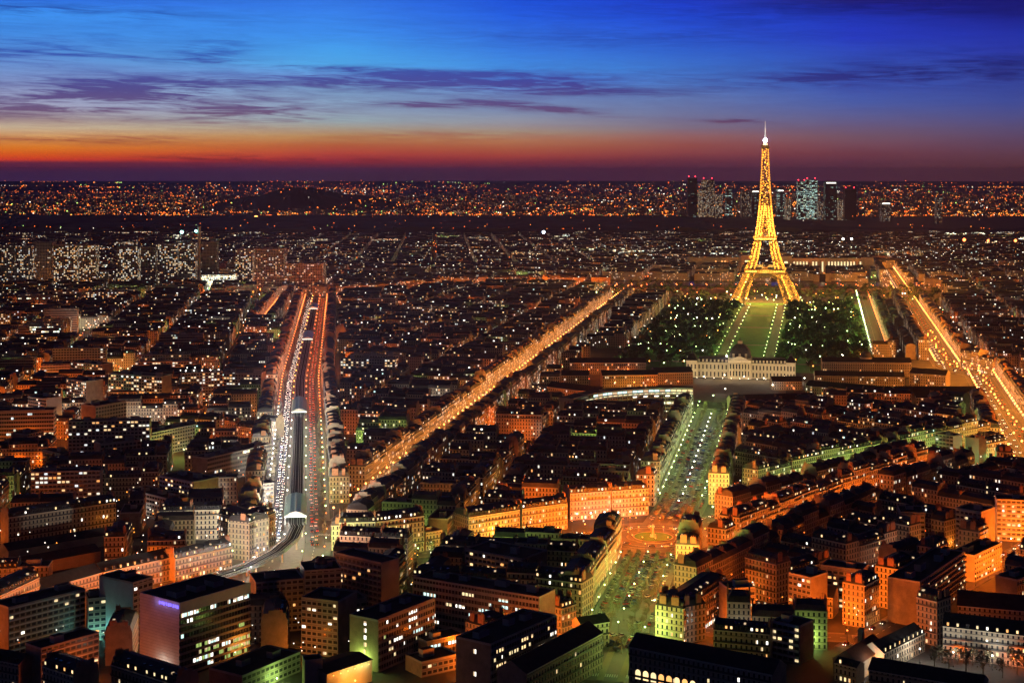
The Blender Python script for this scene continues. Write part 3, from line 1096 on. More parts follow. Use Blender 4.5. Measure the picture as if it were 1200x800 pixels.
survey(label='taller banded block with orange front and blank side wall', p0=(187, 557), p1=(226, 565), h=24, depth=22, lit=0.25, bal=0.5, bh=0.7, bmat='white_panel', **OFF)
survey(label='small orange corner block beside the boulevard', p0=(293, 568), p1=(321, 566), h=14, depth=14, lit=0.2, **SLB)
# left middle distance
survey(label='pale striped office block glowing yellow', p0=(48, 427), p1=(82, 426), h=26, depth=20, lit=0.04, bal=0.4, bh=1.5, bmat='white_panel', side='win', **OFF)
survey(label='beige block with a blank golden end right of the striped offices', p0=(83, 424), p1=(120, 427), h=27, depth=16, lit=0.25, **SLB)
survey(label='slab lit bright green at its foot', p0=(78, 443), p1=(101, 447), h=36, depth=18, lit=0.35, **SLB)
survey(label='slab with stair lights and a bluish blank side', p0=(33, 464), p1=(54, 467), h=30, depth=17, lit=0.22, side='teal_render', **SLB)
survey(label='very wide curved-looking slab dotted with yellow windows', p0=(127, 437), p1=(190, 441), h=36, depth=15, lit=0.38, **SLB)
survey(label='dark stepped tower with faint vertical ribs', p0=(112, 476), p1=(148, 470), h=34, depth=18, lit=0.03, mat='tower_facade', bands=False, name='tower_block', cat='tower block')
survey(label='low wide orange building at the left edge below the towers', p0=(-5, 441), p1=(38, 439), h=13, depth=16, lit=0.3, **SLB)
survey(label='red-orange lit block with a dark side', p0=(32, 509), p1=(51, 505), h=20, depth=18, lit=0.12, **SLB)
survey(label='low orange-lit block at the left picture edge', p0=(-6, 521), p1=(29, 518), h=14, depth=14, lit=0.25, **SLB)
survey(label='pale beige house with square windows', p0=(50, 527), p1=(72, 532), h=16, depth=12, lit=0.02, **SLB)
survey(label='dark reddish ribbed slab with orange ground-floor lights', p0=(118, 520), p1=(165, 515), h=22, depth=15, lit=0.06, litg=0.3, bands=False, mat='tower_facade', name='apartment_slab', cat='apartment slab')
survey(label='long dark slab carrying a vertical teal light strip', p0=(171, 509), p1=(240, 495), h=20, depth=16, lit=0.03, **SLB)
survey(label='greenish balconied slab with bright lamps along its roof', p0=(213, 437), p1=(261, 435), h=30, depth=14, lit=0.3, **SLB)
survey(label='reddish-windowed slab joined right of the greenish balconied slab', p0=(262, 436), p1=(306, 437), h=28, depth=14, lit=0.26, **SLB)
survey(label='grey-green office slab with rows of small windows near the boulevard', p0=(243, 537), p1=(318, 520), h=20, depth=15, lit=0.16, mat='office_facade', name='office_block', cat='office block')
survey(label='orange-lit mansard house, left one on the short orange street', p0=(240, 489), p1=(276, 494), h=14, depth=12, lit=0.1, **HAU)
survey(label='low orange-lit mansard house, middle one on the short orange street', p0=(277, 499), p1=(300, 502), h=11, depth=12, lit=0.1, **HAU)
survey(label='orange-lit mansard house, right one on the short orange street', p0=(304, 492), p1=(323, 494), h=15, depth=12, lit=0.1, **HAU)
survey(label='long low dark shed across the freight yard, nearer one', p0=(14, 664), p1=(118, 645), h=7, depth=16, lit=0.0, mat='blank_wall', roof='gable', rise=3, dormers=False, name='freight_shed', cat='freight shed')
survey(label='long low dark shed across the freight yard, farther one', p0=(10, 645), p1=(150, 622), h=7, depth=16, lit=0.0, mat='blank_wall', roof='gable', rise=3, dormers=False, name='freight_shed', cat='freight shed')
# riverside towers: their ground is taken (built further down)
TOWER_ROW = ((0, 17, 341), (18, 37, 341), (39, 61, 338), (63, 90, 342), (93, 112, 342), (136, 161, 340), (165, 182, 340), (185, 208, 340), (209, 229, 340), (237, 254, 332), (276, 296, 342), (298, 332, 341), (334, 378, 345), (236, 272, 341), (0, 230, 349), (236, 380, 350))
for _x0, _x1, _yb in TOWER_ROW:
    _a, _b = G(_x0, _yb), G(_x1, _yb)
    OCC.add(((_a[0] + _b[0]) / 2, _a[1] + 18, 1.0, 0.0, abs(_b[0] - _a[0]) / 2 + 2, 22.0))
_a, _b = G(672, 462, 23), G(812, 455, 23)
OCC.add(((_a[0] + _b[0]) / 2, (_a[1] + _b[1]) / 2 + 6, 1.0, 0.0, (_b[0] - _a[0]) / 2 + 3, 26.0))
# centre foreground
survey(label='apartment building with a glowing corner beside the viaduct junction', p0=(397, 612), p1=(440, 611), h=22, depth=15, lit=0.2, litg=0.4, dlit=0.5, hip0=1.2, **HAU)
survey(label='green-gold apartment building second from the viaduct junction', p0=(441, 611), p1=(497, 604), h=22, depth=15, lit=0.22, litg=0.4, dlit=0.4, **HAU)
survey(label='small low green-lit house between two tall mansard blocks', p0=(499, 624), p1=(518, 621), h=11, depth=11, lit=0.1, roof='flat', mat='stone_facade', name='house', cat='house')
survey(label='corner building with orange left face and green right face', p0=(549, 606), p1=(609, 597), h=17, depth=18, lit=0.16, litg=0.4, side='win', hip0=1.2, **HAU)
survey(label='apartment building with a vivid orange corner and gilded gable', p0=(612, 596), p1=(665, 589), h=17, depth=15, lit=0.16, litg=0.5, **HAU)
survey(label='orange apartment building left of the roundabout', p0=(668, 578), p1=(716, 575), h=18, depth=15, lit=0.16, litg=0.6, dlit=0.5, **HAU)
survey(label='orange apartment building right at the roundabout', p0=(717, 575), p1=(760, 572), h=18, depth=15, lit=0.16, litg=0.6, dlit=0.5, hip1=1.2, **HAU)
survey(label='flat-topped balcony block with lit penthouse in the block before the roundabout', p0=(545, 643), p1=(612, 655), h=24, depth=24, lit=0.2, bal=0.7, **SLB)
survey(label='mansard front building whose right corner meets the car-park avenue', p0=(627, 676), p1=(682, 683), h=22, depth=15, lit=0.16, litg=0.2, dlit=0.6, hip1=1.2, side='win', **HAU)
for i, (q0, q1) in enumerate((((697, 662), (684, 681)), ((711, 642), (698, 660)), ((723, 626), (712, 640)))):
    a, b = G(*q1, z=22), G(*q0, z=22)
    u, n, L = frame_of(a, b)
    bld = dict(HAU, label=('slate-roofed house', 'chimneyed house', 'farther slate house')[i] + ' on the left of the parked cars, ' + ('behind the corner front building', 'midway to the roundabout', 'nearest the roundabout')[i],
               O=a, u=u, n=n, w=L - 0.1, d=14, h=22, lit=0.06, side='party_wall', bid=RNG.random())
    SPECIAL.append(bld)
    OCC.add(rect(a, u, n, L, 14, 0.3))
survey(label='dark block whose end wall is a blank orange panel', p0=(447, 660), p1=(468, 654), h=30, depth=34, lit=0.05, side='win', mat='slab_facade', front='blank', **{k: v for k, v in SLB.items()})
survey(label='olive office slab with a lit stair strip and rows of small lit windows', p0=(443, 727), p1=(509, 701), h=24, depth=17, lit=0.2, mat='office_facade', panes=OP, stair=True, name='office_block', cat='office block')
survey(label='long institute block with many lit rows behind the two small-window slabs', p0=(485, 676), p1=(632, 700), h=26, depth=16, lit=0.14, mat='office_facade', panes=('pane_white', 'pane_cool', 'pane_yellow'), name='office_block', cat='office block')
survey(label='orange-lit ribbed office slab with a lit stair strip at bottom centre', p0=(575, 755), p1=(652, 721), h=26, depth=19, lit=0.22, mat='office_facade', panes=('pane_warm', 'pane_white', 'pane_yellow'), stair=True, name='office_block', cat='office block')
survey(label='dark olive block with three lit window columns left of centre', p0=(353, 700), p1=(396, 705), h=27, depth=20, lit=0.1, bands=False, mat='slab_facade', name='apartment_slab', cat='apartment slab')
survey(label='black silhouetted block crowned by a small dome', p0=(357, 669), p1=(400, 666), h=31, depth=18, lit=0.0, bands=False, dome=True, **SLB)
survey(label='unlit dark block between the white-walled offices and the domed silhouette', p0=(300, 683), p1=(356, 678), h=26, depth=20, lit=0.01, bands=False, **SLB)
survey(label='small block with an orange end before the blank orange panel', p0=(400, 704), p1=(430, 700), h=22, depth=14, lit=0.3, bands=False, **SLB)
survey(label='low hall with a yellow floodlit wall at the bottom edge', p0=(383, 789), p1=(436, 772), h=10, depth=17, lit=0.0, mat='white_panel_wall', roof='gable', rise=1.6, dormers=False, name='hall', cat='hall')
survey(label='square orange-lit shaft beside the floodlit hall', p0=(357, 774), p1=(378, 772), h=15, depth=7, lit=0.0, mat='blank_wall', name='service_shaft', cat='shaft')
survey(label='low flat pavilion edged in green light at the bottom edge', p0=(284, 792), p1=(352, 764), h=9, depth=20, lit=0.0, mat='slab_facade', bands=False, name='pavilion', cat='pavilion')
survey(label='low courtyard pavilion with lit rows between the office slabs', p0=(500, 752), p1=(545, 742), h=8, depth=12, lit=0.4, mat='office_facade', panes=OP, name='pavilion', cat='pavilion')
survey(label='flat greenish annex in the office courtyard', p0=(494, 776), p1=(538, 766), h=7, depth=14, lit=0.02, bands=False, name='pavilion', cat='pavilion')
# right foreground
survey(label='pale-windowed wing of the old hospital beside the orange office slab', p0=(617, 789), p1=(706, 741), h=17, depth=15, lit=0.03, mat='stone_facade', roof='gable', rise=4.5, dormers=False, name='hospital_wing', cat='hospital wing')
survey(label='dark hospital wing with a row of glowing arches at its foot', p0=(737, 757), p1=(905, 790), h=19, depth=15, lit=0.02, mat='stone_facade', roof='gable', rise=4.5, dormers=False, arches=True, name='hospital_wing', cat='hospital wing')
survey(label='small orange-lit end pavilion of the hospital by the lamp', p0=(682, 733), p1=(714, 728), h=12, depth=10, lit=0.0, mat='stone_facade', roof='gable', rise=3, dormers=False, name='house', cat='house')
survey(label='greenish corner building facing the parked cars', p0=(769, 700), p1=(799, 712), h=18, depth=15, lit=0.1, litg=0.2, dlit=0.15, hip0=1.2, hip1=1.2, side='win', **HAU)
survey(label='tall orange-lit facade at the right end of the parked cars', p0=(801, 713), p1=(852, 679), h=18, depth=15, lit=0.14, litg=0.6, dlit=0.1, hip0=1.2, hip1=1.2, side='win', **HAU)
survey(label='pale mansard row with lit dormers above the hospital roofs', p0=(836, 737), p1=(902, 743), h=15, depth=12, lit=0.1, dlit=0.4, **HAU)
survey(label='balconied white block with an orange gable beside the pale mansard row', p0=(904, 727), p1=(937, 734), h=18, depth=14, lit=0.25, bal=0.8, bmat='white_panel', **SLB)
survey(label='plain dim block with two lit corner rooms behind the pale mansard row', p0=(854, 690), p1=(885, 688), h=22, depth=14, lit=0.1, bands=False, **SLB)
survey(label='narrow block with a lit stair column', p0=(924, 671), p1=(950, 677), h=24, depth=15, lit=0.2, bands=False, **SLB)
survey(label='blocky building with tall yellow-lit window columns', p0=(962, 662), p1=(1010, 668), h=22, depth=14, lit=0.34, bands=False, **SLB)
survey(label='gabled villa before the yellow-lit window columns', p0=(950, 697), p1=(976, 700), h=11, depth=14, lit=0.12, mat='stone_facade', roof='gable', rise=4, dormers=False, name='house', cat='house')
survey(label='bright orange chapel with a red tiled roof', p0=(1007, 777), p1=(1038, 757), h=8, depth=13, lit=0.0, mat='blank_wall', roof='gable', rmat='tile_roof', rise=5, dormers=False, name='chapel', cat='chapel')
survey(label='low white annex with arched openings beside the chapel', p0=(978, 776), p1=(1003, 782), h=8, depth=8, lit=0.2, mat='stone_facade', roof='gable', rise=2, name='house', cat='house')
survey(label='long slate-roofed barracks wing with lit dormers at the right edge', p0=(1105, 733), p1=(1222, 747), h=15, depth=14, lit=0.03, mat='stone_facade', roof='gable', rise=5, dlit=0.8, name='barracks_wing', cat='barracks wing')
survey(label='slate-roofed lodge with lit dormers beside the chapel street', p0=(1036, 765), p1=(1084, 741), h=9, depth=12, lit=0.02, mat='stone_facade', roof='gable', rise=4, dlit=0.8, name='lodge', cat='lodge')
survey(label='dark roofed range with orange walls at the bottom right', p0=(1018, 784), p1=(1150, 806), h=11, depth=13, lit=0.02, mat='stone_facade', roof='gable', rise=4, dormers=False, name='barracks_wing', cat='barracks wing')
survey(label='long orange-banded modern block with a blank beige end', p0=(1078, 682), p1=(1131, 646), h=23, depth=17, lit=0.14, litg=0.3, bal=0.9, **SLB)
survey(label='lower orange-lit modern block past the banded block', p0=(1142, 651), p1=(1174, 636), h=15, depth=14, lit=0.1, litg=0.3, bands=False, **SLB)
survey(label='dark balcony tower with four lit rooms left of the paired towers', p0=(1055, 600), p1=(1084, 601), h=22, depth=20, lit=0.1, **SLB)
survey(label='yellow-white blank-sided balcony tower', p0=(1120, 595), p1=(1150, 600), h=27, depth=18, lit=0.2, **SLB)
survey(label='white gridded apartment block at the right picture edge', p0=(1168, 585), p1=(1208, 587), h=26, depth=16, lit=0.25, bal=0.4, bh=0.4, bmat='white_panel', side='white_panel', **SLB)
survey(label='block with a lit stair column at the right edge above the white gridded block', p0=(1168, 552), p1=(1196, 556), h=20, depth=14, lit=0.12, bands=False, **SLB)
survey(label='white grid-fronted tower behind the green-lit street', p0=(1096, 508), p1=(1117, 511), h=26, depth=13, lit=0.05, bal=0.35, bh=0.5, bmat='white_panel', side='white_panel', **SLB)
survey(label='blank teal-grey gable wall next to the emerald light', p0=(1131, 512), p1=(1155, 515), h=22, depth=14, lit=0.0, mat='blank_teal', name='apartment_slab', cat='apartment slab')
survey(label='mansard house right of the emerald light', p0=(1156, 520), p1=(1180, 516), h=19, depth=12, lit=0.25, dlit=0.6, **HAU)
survey(label='pale blue apartment block among dark roofs', p0=(1006, 506), p1=(1040, 504), h=16, depth=13, lit=0.12, bands=False, **SLB)
_F, _L, _R = G(210, 707, 34.5), G(163, 695, 34.5), G(293, 683, 34.5)
_u, _n, _w = frame_of(_F, _R)
OCC.add(rect(_F, _u, _n, _w, hypot(_L[0] - _F[0], _L[1] - _F[1]), 1.0))
survey(label='large dark hall roof between the orange diagonal and the dormered barracks', p0=(1122, 709), p1=(1216, 717), h=12, depth=24, lit=0.02, mat='stone_facade', roof='gable', rise=5, dormers=False, name='barracks_wing', cat='barracks wing')
# barracks round the palace
BRK = dict(name='barracks_wing', cat='barracks wing', mat='stone_facade', roof='gable', rise=5.0)
survey(label='orange-lit barracks range behind the courtyards, topped by a dark roof', p0=(668, 425), p1=(757, 425), h=13, depth=16, lit=0.05, dormers=False, **BRK)
survey(label='middle barracks range with a pale lit upper wall', p0=(706, 440), p1=(771, 439), h=13, depth=14, lit=0.1, dormers=False, **BRK)
survey(label='front barracks range with dormers beside the golden avenue', p0=(641, 453), p1=(701, 460), h=13, depth=16, lit=0.08, **BRK)
survey(label='barracks hall left of the floodlit palace', p0=(768, 437), p1=(812, 436), h=13, depth=22, lit=0.03, dormers=False, **BRK)
survey(label='long dim barracks range before the palace, left half', p0=(858, 470), p1=(955, 467), h=14, depth=15, lit=0.03, dormers=False, **BRK)
survey(label='long dim barracks range with orange windows right of the parade ground', p0=(944, 452), p1=(1052, 461), h=14, depth=18, lit=0.3, dormers=False, **BRK)
survey(label='large sloped dark roof ending at the broad red-orange avenue', p0=(1053, 466), p1=(1149, 466), h=12, depth=34, lit=0.1, dormers=False, **{**BRK, 'rise': 9})
survey(label='orange-footed stable building with a round-topped centre behind the sloped roof', p0=(964, 424), p1=(1068, 425), h=17, depth=16, lit=0.06, dormers=False, dome=True, **BRK)
survey(label='low dim range across the barracks court, near the stable building', p0=(955, 440), p1=(1060, 442), h=11, depth=14, lit=0.12, dormers=False, **BRK)
survey(label='short barracks pavilion beside the broad avenue', p0=(1066, 437), p1=(1108, 440), h=14, depth=18, lit=0.15, dormers=False, **BRK)
survey(label='low annexe between the palace and the stable building', p0=(905, 447), p1=(940, 447), h=9, depth=14, lit=0.2, dormers=False, **BRK)
survey(label='inner barracks range, closest to the golden avenue', p0=(650, 440), p1=(690, 440), h=12, depth=14, lit=0.1, dormers=False, **BRK)
plain('curtain', (0.25, 0.16, 0.1), 0.9)
plain('blank_wall', (0.42, 0.34, 0.24), 0.9, var=0.2)
plain('white_panel_wall', (0.5, 0.48, 0.4), 0.8, var=0.15)
plain('blank_teal', (0.3, 0.36, 0.36), 0.9, var=0.15)

# ------------------------------------------------------------------ rows of houses along the streets
ORD = ('first', 'second', 'third', 'fourth', 'fifth', 'sixth', 'seventh', 'eighth', 'ninth', 'tenth', 'eleventh', 'twelfth', 'thirteenth', 'fourteenth', 'fifteenth', 'sixteenth', 'seventeenth', 'eighteenth', 'nineteenth', 'twentieth')


def ordinal(k):
    if k < 20:
        return ORD[k]
    tens = ('twenty', 'thirty', 'forty', 'fifty', 'sixty', 'seventy', 'eighty', 'ninety', 'hundred')[min(8, (k + 1) // 10 - 2)]
    return (tens + '-' + ORD[(k + 1) % 10 - 1]) if (k + 1) % 10 else {'twenty': 'twentieth', 'thirty': 'thirtieth', 'forty': 'fortieth', 'fifty': 'fiftieth', 'sixty': 'sixtieth', 'seventy': 'seventieth', 'eighty': 'eightieth', 'ninety': 'ninetieth', 'hundred': 'hundredth'}[tens]


HOUSES = []


def street_row(s, side):
    r = random.Random(s.name + str(side))
    for gi, (a, b, t, L, s0) in enumerate(s.segs):
        k = 0.5
        rt = (t[1] * side, -t[0] * side)
        base_h = r.choice((18.6, 21.7))
        while k < L - 6:
            w = min(r.uniform(14, 23), L - k)
            if w < 8:
                break
            d = r.uniform(12, 14.5)
            if side > 0:
                O = (a[0] + t[0] * k + rt[0] * s.hw, a[1] + t[1] * k + rt[1] * s.hw)
                u, n = t, rt
            else:
                O = (a[0] + t[0] * k + rt[0] * s.hw, a[1] + t[1] * k + rt[1] * s.hw)
                u, n = t, rt
            c = P(O, u, n, w / 2, d / 2)
            k += w
            if not in_view(*c, pad=20) or reserved(*c) or c[1] < s.d0:
                continue
            R = rect(O, u, n, w - 0.1, d)
            if on_street(R, skip=s, extra=1.0) or OCC.hit(R):
                continue
            h = base_h + r.choice((0, 0, 0, CH, -CH)) + r.uniform(-0.2, 0.4)
            OCC.add(R)
            prev = HOUSES[-1] if HOUSES and HOUSES[-1].get('street') is s and HOUSES[-1].get('sside') == side else None
            joined = prev is not None and abs(prev['k1'] - (k - w)) < 0.5 and prev['seg'] == gi
            if joined:
                prev['end1'] = False
            HOUSES.append(dict(HAU, k1=k, seg=gi, end0=not joined, end1=True, O=O, u=u, n=n, w=w - 0.1, d=d, h=h, lit=s.lit * r.uniform(0.5, 1.5), litg=s.litg if c[1] < 2200 else None, dlit=0.25, bid=r.random(),
                               side='party_wall', street=s, sside=side, rmat=r.choice(('slate_roof', 'slate_roof', 'zinc_roof')), dist=c[1], c=c))


for s in ST:
    if 'l' in s.rows:
        street_row(s, -1)
    if 'r' in s.rows:
        street_row(s, 1)

# ------------------------------------------------------------------ blocks between the streets
LOCAL = []      # lamps of the small streets: (x, y, colour, strength)


def zone(x, y):
    if y > 3600:
        return 5
    b = STREET['boulevard']
    xb = -135 + (y - 938) * -0.1235
    if x < xb:
        return 1
    s, t = axis_st(x, y)
    if y < 1430 and x > 40 + (y - 690) * 0.2:
        return 3
    if t < 0:
        return 2
    return 4


ZTH = {1: 0.13, 2: -0.18, 3: -0.83, 4: -0.205, 5: 0.05}


def city_blocks(z, lo, hi, step=1.0):
    r = random.Random(100 + z)
    th = ZTH[z]
    ct, st_ = cos(th), sin(th)
    bw, bd, sw = 98.0, 64.0, 13.0
    R = 6000

    def W(a, b):
        return (a * ct - b * st_, a * st_ + b * ct)
    na = int(hi * 1.1 / bw) + 2
    for ia in range(-na, na):
        for ib in range(int(lo * 0.5 / bd), int(hi * 1.3 / bd) + 2):
            a0, b0 = ia * bw, ib * bd
            cx, cy_ = W(a0 + bw / 2, b0 + bd / 2)
            if not in_view(cx, cy_, 60) or cy_ < lo or cy_ > hi:
                continue
            far = cy_ > 2300
            # lamps of the two streets bounding the block
            col = r.choices(('orange', 'amber', 'green', 'white', 'dark'), (0.38, 0.12, 0.06, 0.04, 0.4) if cy_ > 1250 else (0.3, 0.06, 0.06, 0.03, 0.55))[0]
            if col != 'dark':
                gap = 30 if not far else 49
                k = 8.0
                while k < bw - sw:
                    LOCAL.append((*W(a0 + k, b0 + sw * 0.5), col, 0.08 + 1.5 * r.random() ** 2.2))
                    k += gap
            if r.random() < 0.3 and not far:
                for k in (18, 46):
                    LOCAL.append((*W(a0 + bw - sw / 2, b0 + k), r.choice(('orange', 'amber')), r.uniform(0.3, 0.8)))
            modern = r.random() < (0.30 if z == 1 else 0.12 if z in (2, 4) else 0.2 if z == 3 else 0.25)
            lots = []
            u, n = (ct, st_), (-st_, ct)
            A0, A1, B0, B1 = a0, a0 + bw - sw, b0 + sw, b0 + bd
            if modern and r.random() < 0.75:
                h = r.choice((20.3, 23.2, 26.1, 29.0, 34.8)) if z == 1 else r.choice((20.3, 23.2, 26.1))
                ww = (A1 - A0) * r.uniform(0.5, 0.95)
                kind = r.choice(('slab_facade', 'slab_facade', 'office_facade'))
                lots.append((A0 + 2, B0 + 3, ww, r.uniform(12, 16), h, kind, 'f'))
                if r.random() < 0.6:
                    lots.append((A0 + 2, B1 - 16, ww * r.uniform(0.5, 1), r.uniform(11, 14), h - r.choice((0, 5.8, 8.7)), kind, 'f'))
            else:
                d = 12.5
                for (bb, face) in ((B0, 'f'), (B1 - d, 'b')):
                    k = A0
                    while k < A1 - 6:
                        w = min(r.uniform(15, 26) * (1.5 if far else 1), A1 - k)
                        en = (k == A0, k + w > A1 - 6.01)
                        lots.append((k, bb, w - 0.1, d, r.choice((15.5, 18.6, 18.6, 21.7)) + r.uniform(-0.3, 0.4), 'stone_facade', face, en if face == 'f' else en[::-1]))
                        k += w
                inner = (B1 - d) - (B0 + d)
                for (aa, face) in ((A0, 'l'), (A1 - d, 'r')):
                    lots.append((aa, B0 + d + 0.05, d, inner - 0.1, r.choice((15.5, 18.6)), 'stone_facade', face))
                if r.random() < 0.5:
                    lots.append((A0 + 30, B0 + d + 3, r.uniform(12, 22), 7, r.choice((6.2, 9.3, 12.4)), 'stone_facade', 'f'))
            for (a, b, w, d, h, kind, face, *ends) in lots:
                if face == 'f':
                    O, uu, nn, lw, ld = W(a, b), u, n, w, d
                elif face == 'b':
                    O, uu, nn, lw, ld = W(a + w, b + d), (-u[0], -u[1]), (-n[0], -n[1]), w, d
                elif face == 'l':
                    O, uu, nn, lw, ld = W(a, b + d), (-n[0], -n[1]), u, d, w
                else:
                    O, uu, nn, lw, ld = W(a + w, b), n, (-u[0], -u[1]), d, w
                if lw < 4 or ld < 4:
                    continue
                c = P(O, uu, nn, lw / 2, ld / 2)
                if zone(*c) != z or reserved(*c) or not in_view(*c):
                    continue
                Rr = rect(O, uu, nn, lw, ld, -0.02)
                if on_street(Rr, extra=1.5):
                    continue
                if (c[1] < 2900 or z != 5) and OCC.hit(Rr):
                    continue
                OCC.add(Rr)
                mod = kind != 'stone_facade'
                HOUSES.append(dict(name='apartment_slab' if mod else 'apartment_building', cat='apartment slab' if mod else 'apartment building', O=O, u=uu, n=nn, w=lw, d=ld, h=h, mat=kind,
                                   roof='flat' if mod or (r.random() < 0.12) else 'mansard', lit=(r.uniform(0.06, 0.3) if mod else r.uniform(0.02, 0.13)), dlit=0.12,
                                   side='win' if mod and r.random() < 0.4 else 'party_wall', bid=r.random(), street=None, end0=bool(ends and ends[0][0]), end1=bool(ends and ends[0][1]), rmat=r.choice(('slate_roof', 'slate_roof', 'zinc_roof')), dist=c[1], c=c, z=z))


for z, lo, hi in ((1, 640, 3600), (2, 640, 3600), (3, 600, 1450), (4, 1400, 3600), (5, 3560, 5450)):
    city_blocks(z, lo, hi)
# ------------------------------------------------------------------ ground, roads, pavements
def sheet(name, pts, z, mat, kind='structure'):
    mb = MB()
    mb.face([(p[0], p[1], z) for p in pts], mat)
    return tag(mb.build(name), kind=kind)


mb = MB()
rings = [0, 300, 800, 1600, 3200, 6400, 12800, 25600, 46000]
for i in range(len(rings) - 1):
    for k in range(24):
        a0, a1 = 2 * pi * k / 24, 2 * pi * (k + 1) / 24
        p = [(rings[j] * cos(a), rings[j] * sin(a), 0.0) for j, a in ((i, a0), (i + 1, a0), (i + 1, a1), (i, a1))]
        mb.face(p if i else p[1:], 'city_ground')
tag(mb.build('ground'), kind='structure')


def ribbon(mb, s, off0, off1, z, mat, thick=0.0, cut=False, step=12.0, a=0.0, b=None, gap=None):
    k = a
    end = s.len if b is None else b
    while k < end - 0.01:
        k2 = min(end, k + step)
        (p, t), (q, t2) = s.at(k), s.at(k2 - 1e-4)
        ok = True
        mid = ((p[0] + q[0]) / 2 + t[1] * (off0 + off1) / 2, (p[1] + q[1]) / 2 - t[0] * (off0 + off1) / 2)
        if cut:
            for o in ST:
                if o is not s and o.dist(mid) < o.hw + 1:
                    ok = False
                    break
            if hypot(mid[0] - ROUND[0], mid[1] - ROUND[1]) < ROUND_R + 6:
                ok = False
        if ok:
            A = [(p[0] + t[1] * off0, p[1] - t[0] * off0), (p[0] + t[1] * off1, p[1] - t[0] * off1), (q[0] + t2[1] * off1, q[1] - t2[0] * off1), (q[0] + t2[1] * off0, q[1] - t2[0] * off0)]
            if thick:
                mb.prism(A, 0.0, z, mat, bottom=False)
            else:
                mb.face([(x, y, z) for x, y in A], mat)
        k = k2 + (gap or 0.0)


for i, s in enumerate(ST):
    pw = 4.5 if s.hw > 12 else 2.5
    mb = MB()
    ribbon(mb, s, -s.hw + pw, s.hw - pw, 0.012 + 0.004 * i, 'asphalt', step=40)
    o = mb.build('road')
    tag(o, kind='structure')
    mb = MB()
    ribbon(mb, s, -s.hw + 0.4, -s.hw + pw, 0.13 + 0.004 * i, 'paving', 0.1, True)
    ribbon(mb, s, s.hw - pw, s.hw - 0.4, 0.13 + 0.004 * i, 'paving', 0.1, True)
    if s.name == 'tree_avenue':
        for q in (-9.6, 0.0, 9.6):
            ribbon(mb, s, q - 1.6, q + 1.6, 0.2, 'gravel_path', 0.1, True)
    if s.name == 'boulevard':
        ribbon(mb, s, -6.0, 6.0, 0.2, 'paving', 0.1, True)
    if mb.f:
        tag(mb.build('pavement'), kind='structure')
    mb = MB()
    zz = 0.016 + 0.004 * i
    lanes = {'boulevard': (-12, 12), 'golden_avenue': (-4, 0, 4), 'great_avenue': (-6, 0, 6), 'tree_avenue': (-13.5, 13.5)}.get(s.name, (0,))
    lim = min(s.len, 1100)
    for off in lanes:
        ribbon(mb, s, off - 0.12, off + 0.12, zz, 'paint_white', step=3.0, b=lim, gap=4.5, cut=True)
    for k in (6, s.len - 10):
        if 0 < k < lim:
            w = s.hw - pw - 0.6
            q = -w
            while q < w:
                ribbon(mb, s, q, q + 0.5, zz, 'paint_white', step=4.0, a=k, b=k + 4.0)
                q += 1.1
    if mb.f:
        tag(mb.build('road_markings'), kind='structure')

# roundabout: ring road, kerbed island with a lit basin
mb = MB()
seg = 40


def disc(mb, c, r0, r1, z, mat):
    for k in range(seg):
        a0, a1 = 2 * pi * k / seg, 2 * pi * (k + 1) / seg
        mb.face([(c[0] + r0 * cos(a0), c[1] + r0 * sin(a0), z), (c[0] + r1 * cos(a0), c[1] + r1 * sin(a0), z), (c[0] + r1 * cos(a1), c[1] + r1 * sin(a1), z), (c[0] + r0 * cos(a1), c[1] + r0 * sin(a1), z)], mat)


disc(mb, ROUND, 17.0, ROUND_R, 0.09, 'asphalt')
tag(mb.build('road'), kind='structure')
mb = MB()
disc(mb, ROUND, ROUND_R, ROUND_R + 7, 0.16, 'paving')
tag(mb.build('pavement'), kind='structure')
mb = MB()
disc(mb, ROUND, 24.9, 25.2, 0.094, 'paint_white')
disc(mb, ROUND, 30.3, 30.6, 0.094, 'paint_white')
tag(mb.build('road_markings'), kind='structure')
root = empty('roundabout_island', (*ROUND, 0))
tag(root, 'round planted island with an orange-lit rim in the middle of the roundabout', 'traffic island')
mb = MB()
mb.cyl(*ROUND, 0.0, 0.3, 17.0, 16.8, 'paving', 40)
adopt(mb.build('kerb'), root, (*ROUND, 0))
mb = MB()
disc(mb, ROUND, 0.0, 12.0, 0.42, 'lawn_grass')
disc(mb, ROUND, 12.0, 13.0, 0.45, 'limestone')
adopt(mb.build('planting'), root, (*ROUND, 0))
mb = MB()
mb.cyl(*ROUND, 0.3, 2.0, 2.2, 1.8, 'limestone', 8)
mb.cyl(*ROUND, 2.0, 7.0, 0.8, 0.5, 'limestone', 8)
mb.ball((*ROUND, 7.6), 0.8, 'limestone', 8, 4)
adopt(mb.build('monument'), root, (*ROUND, 0))

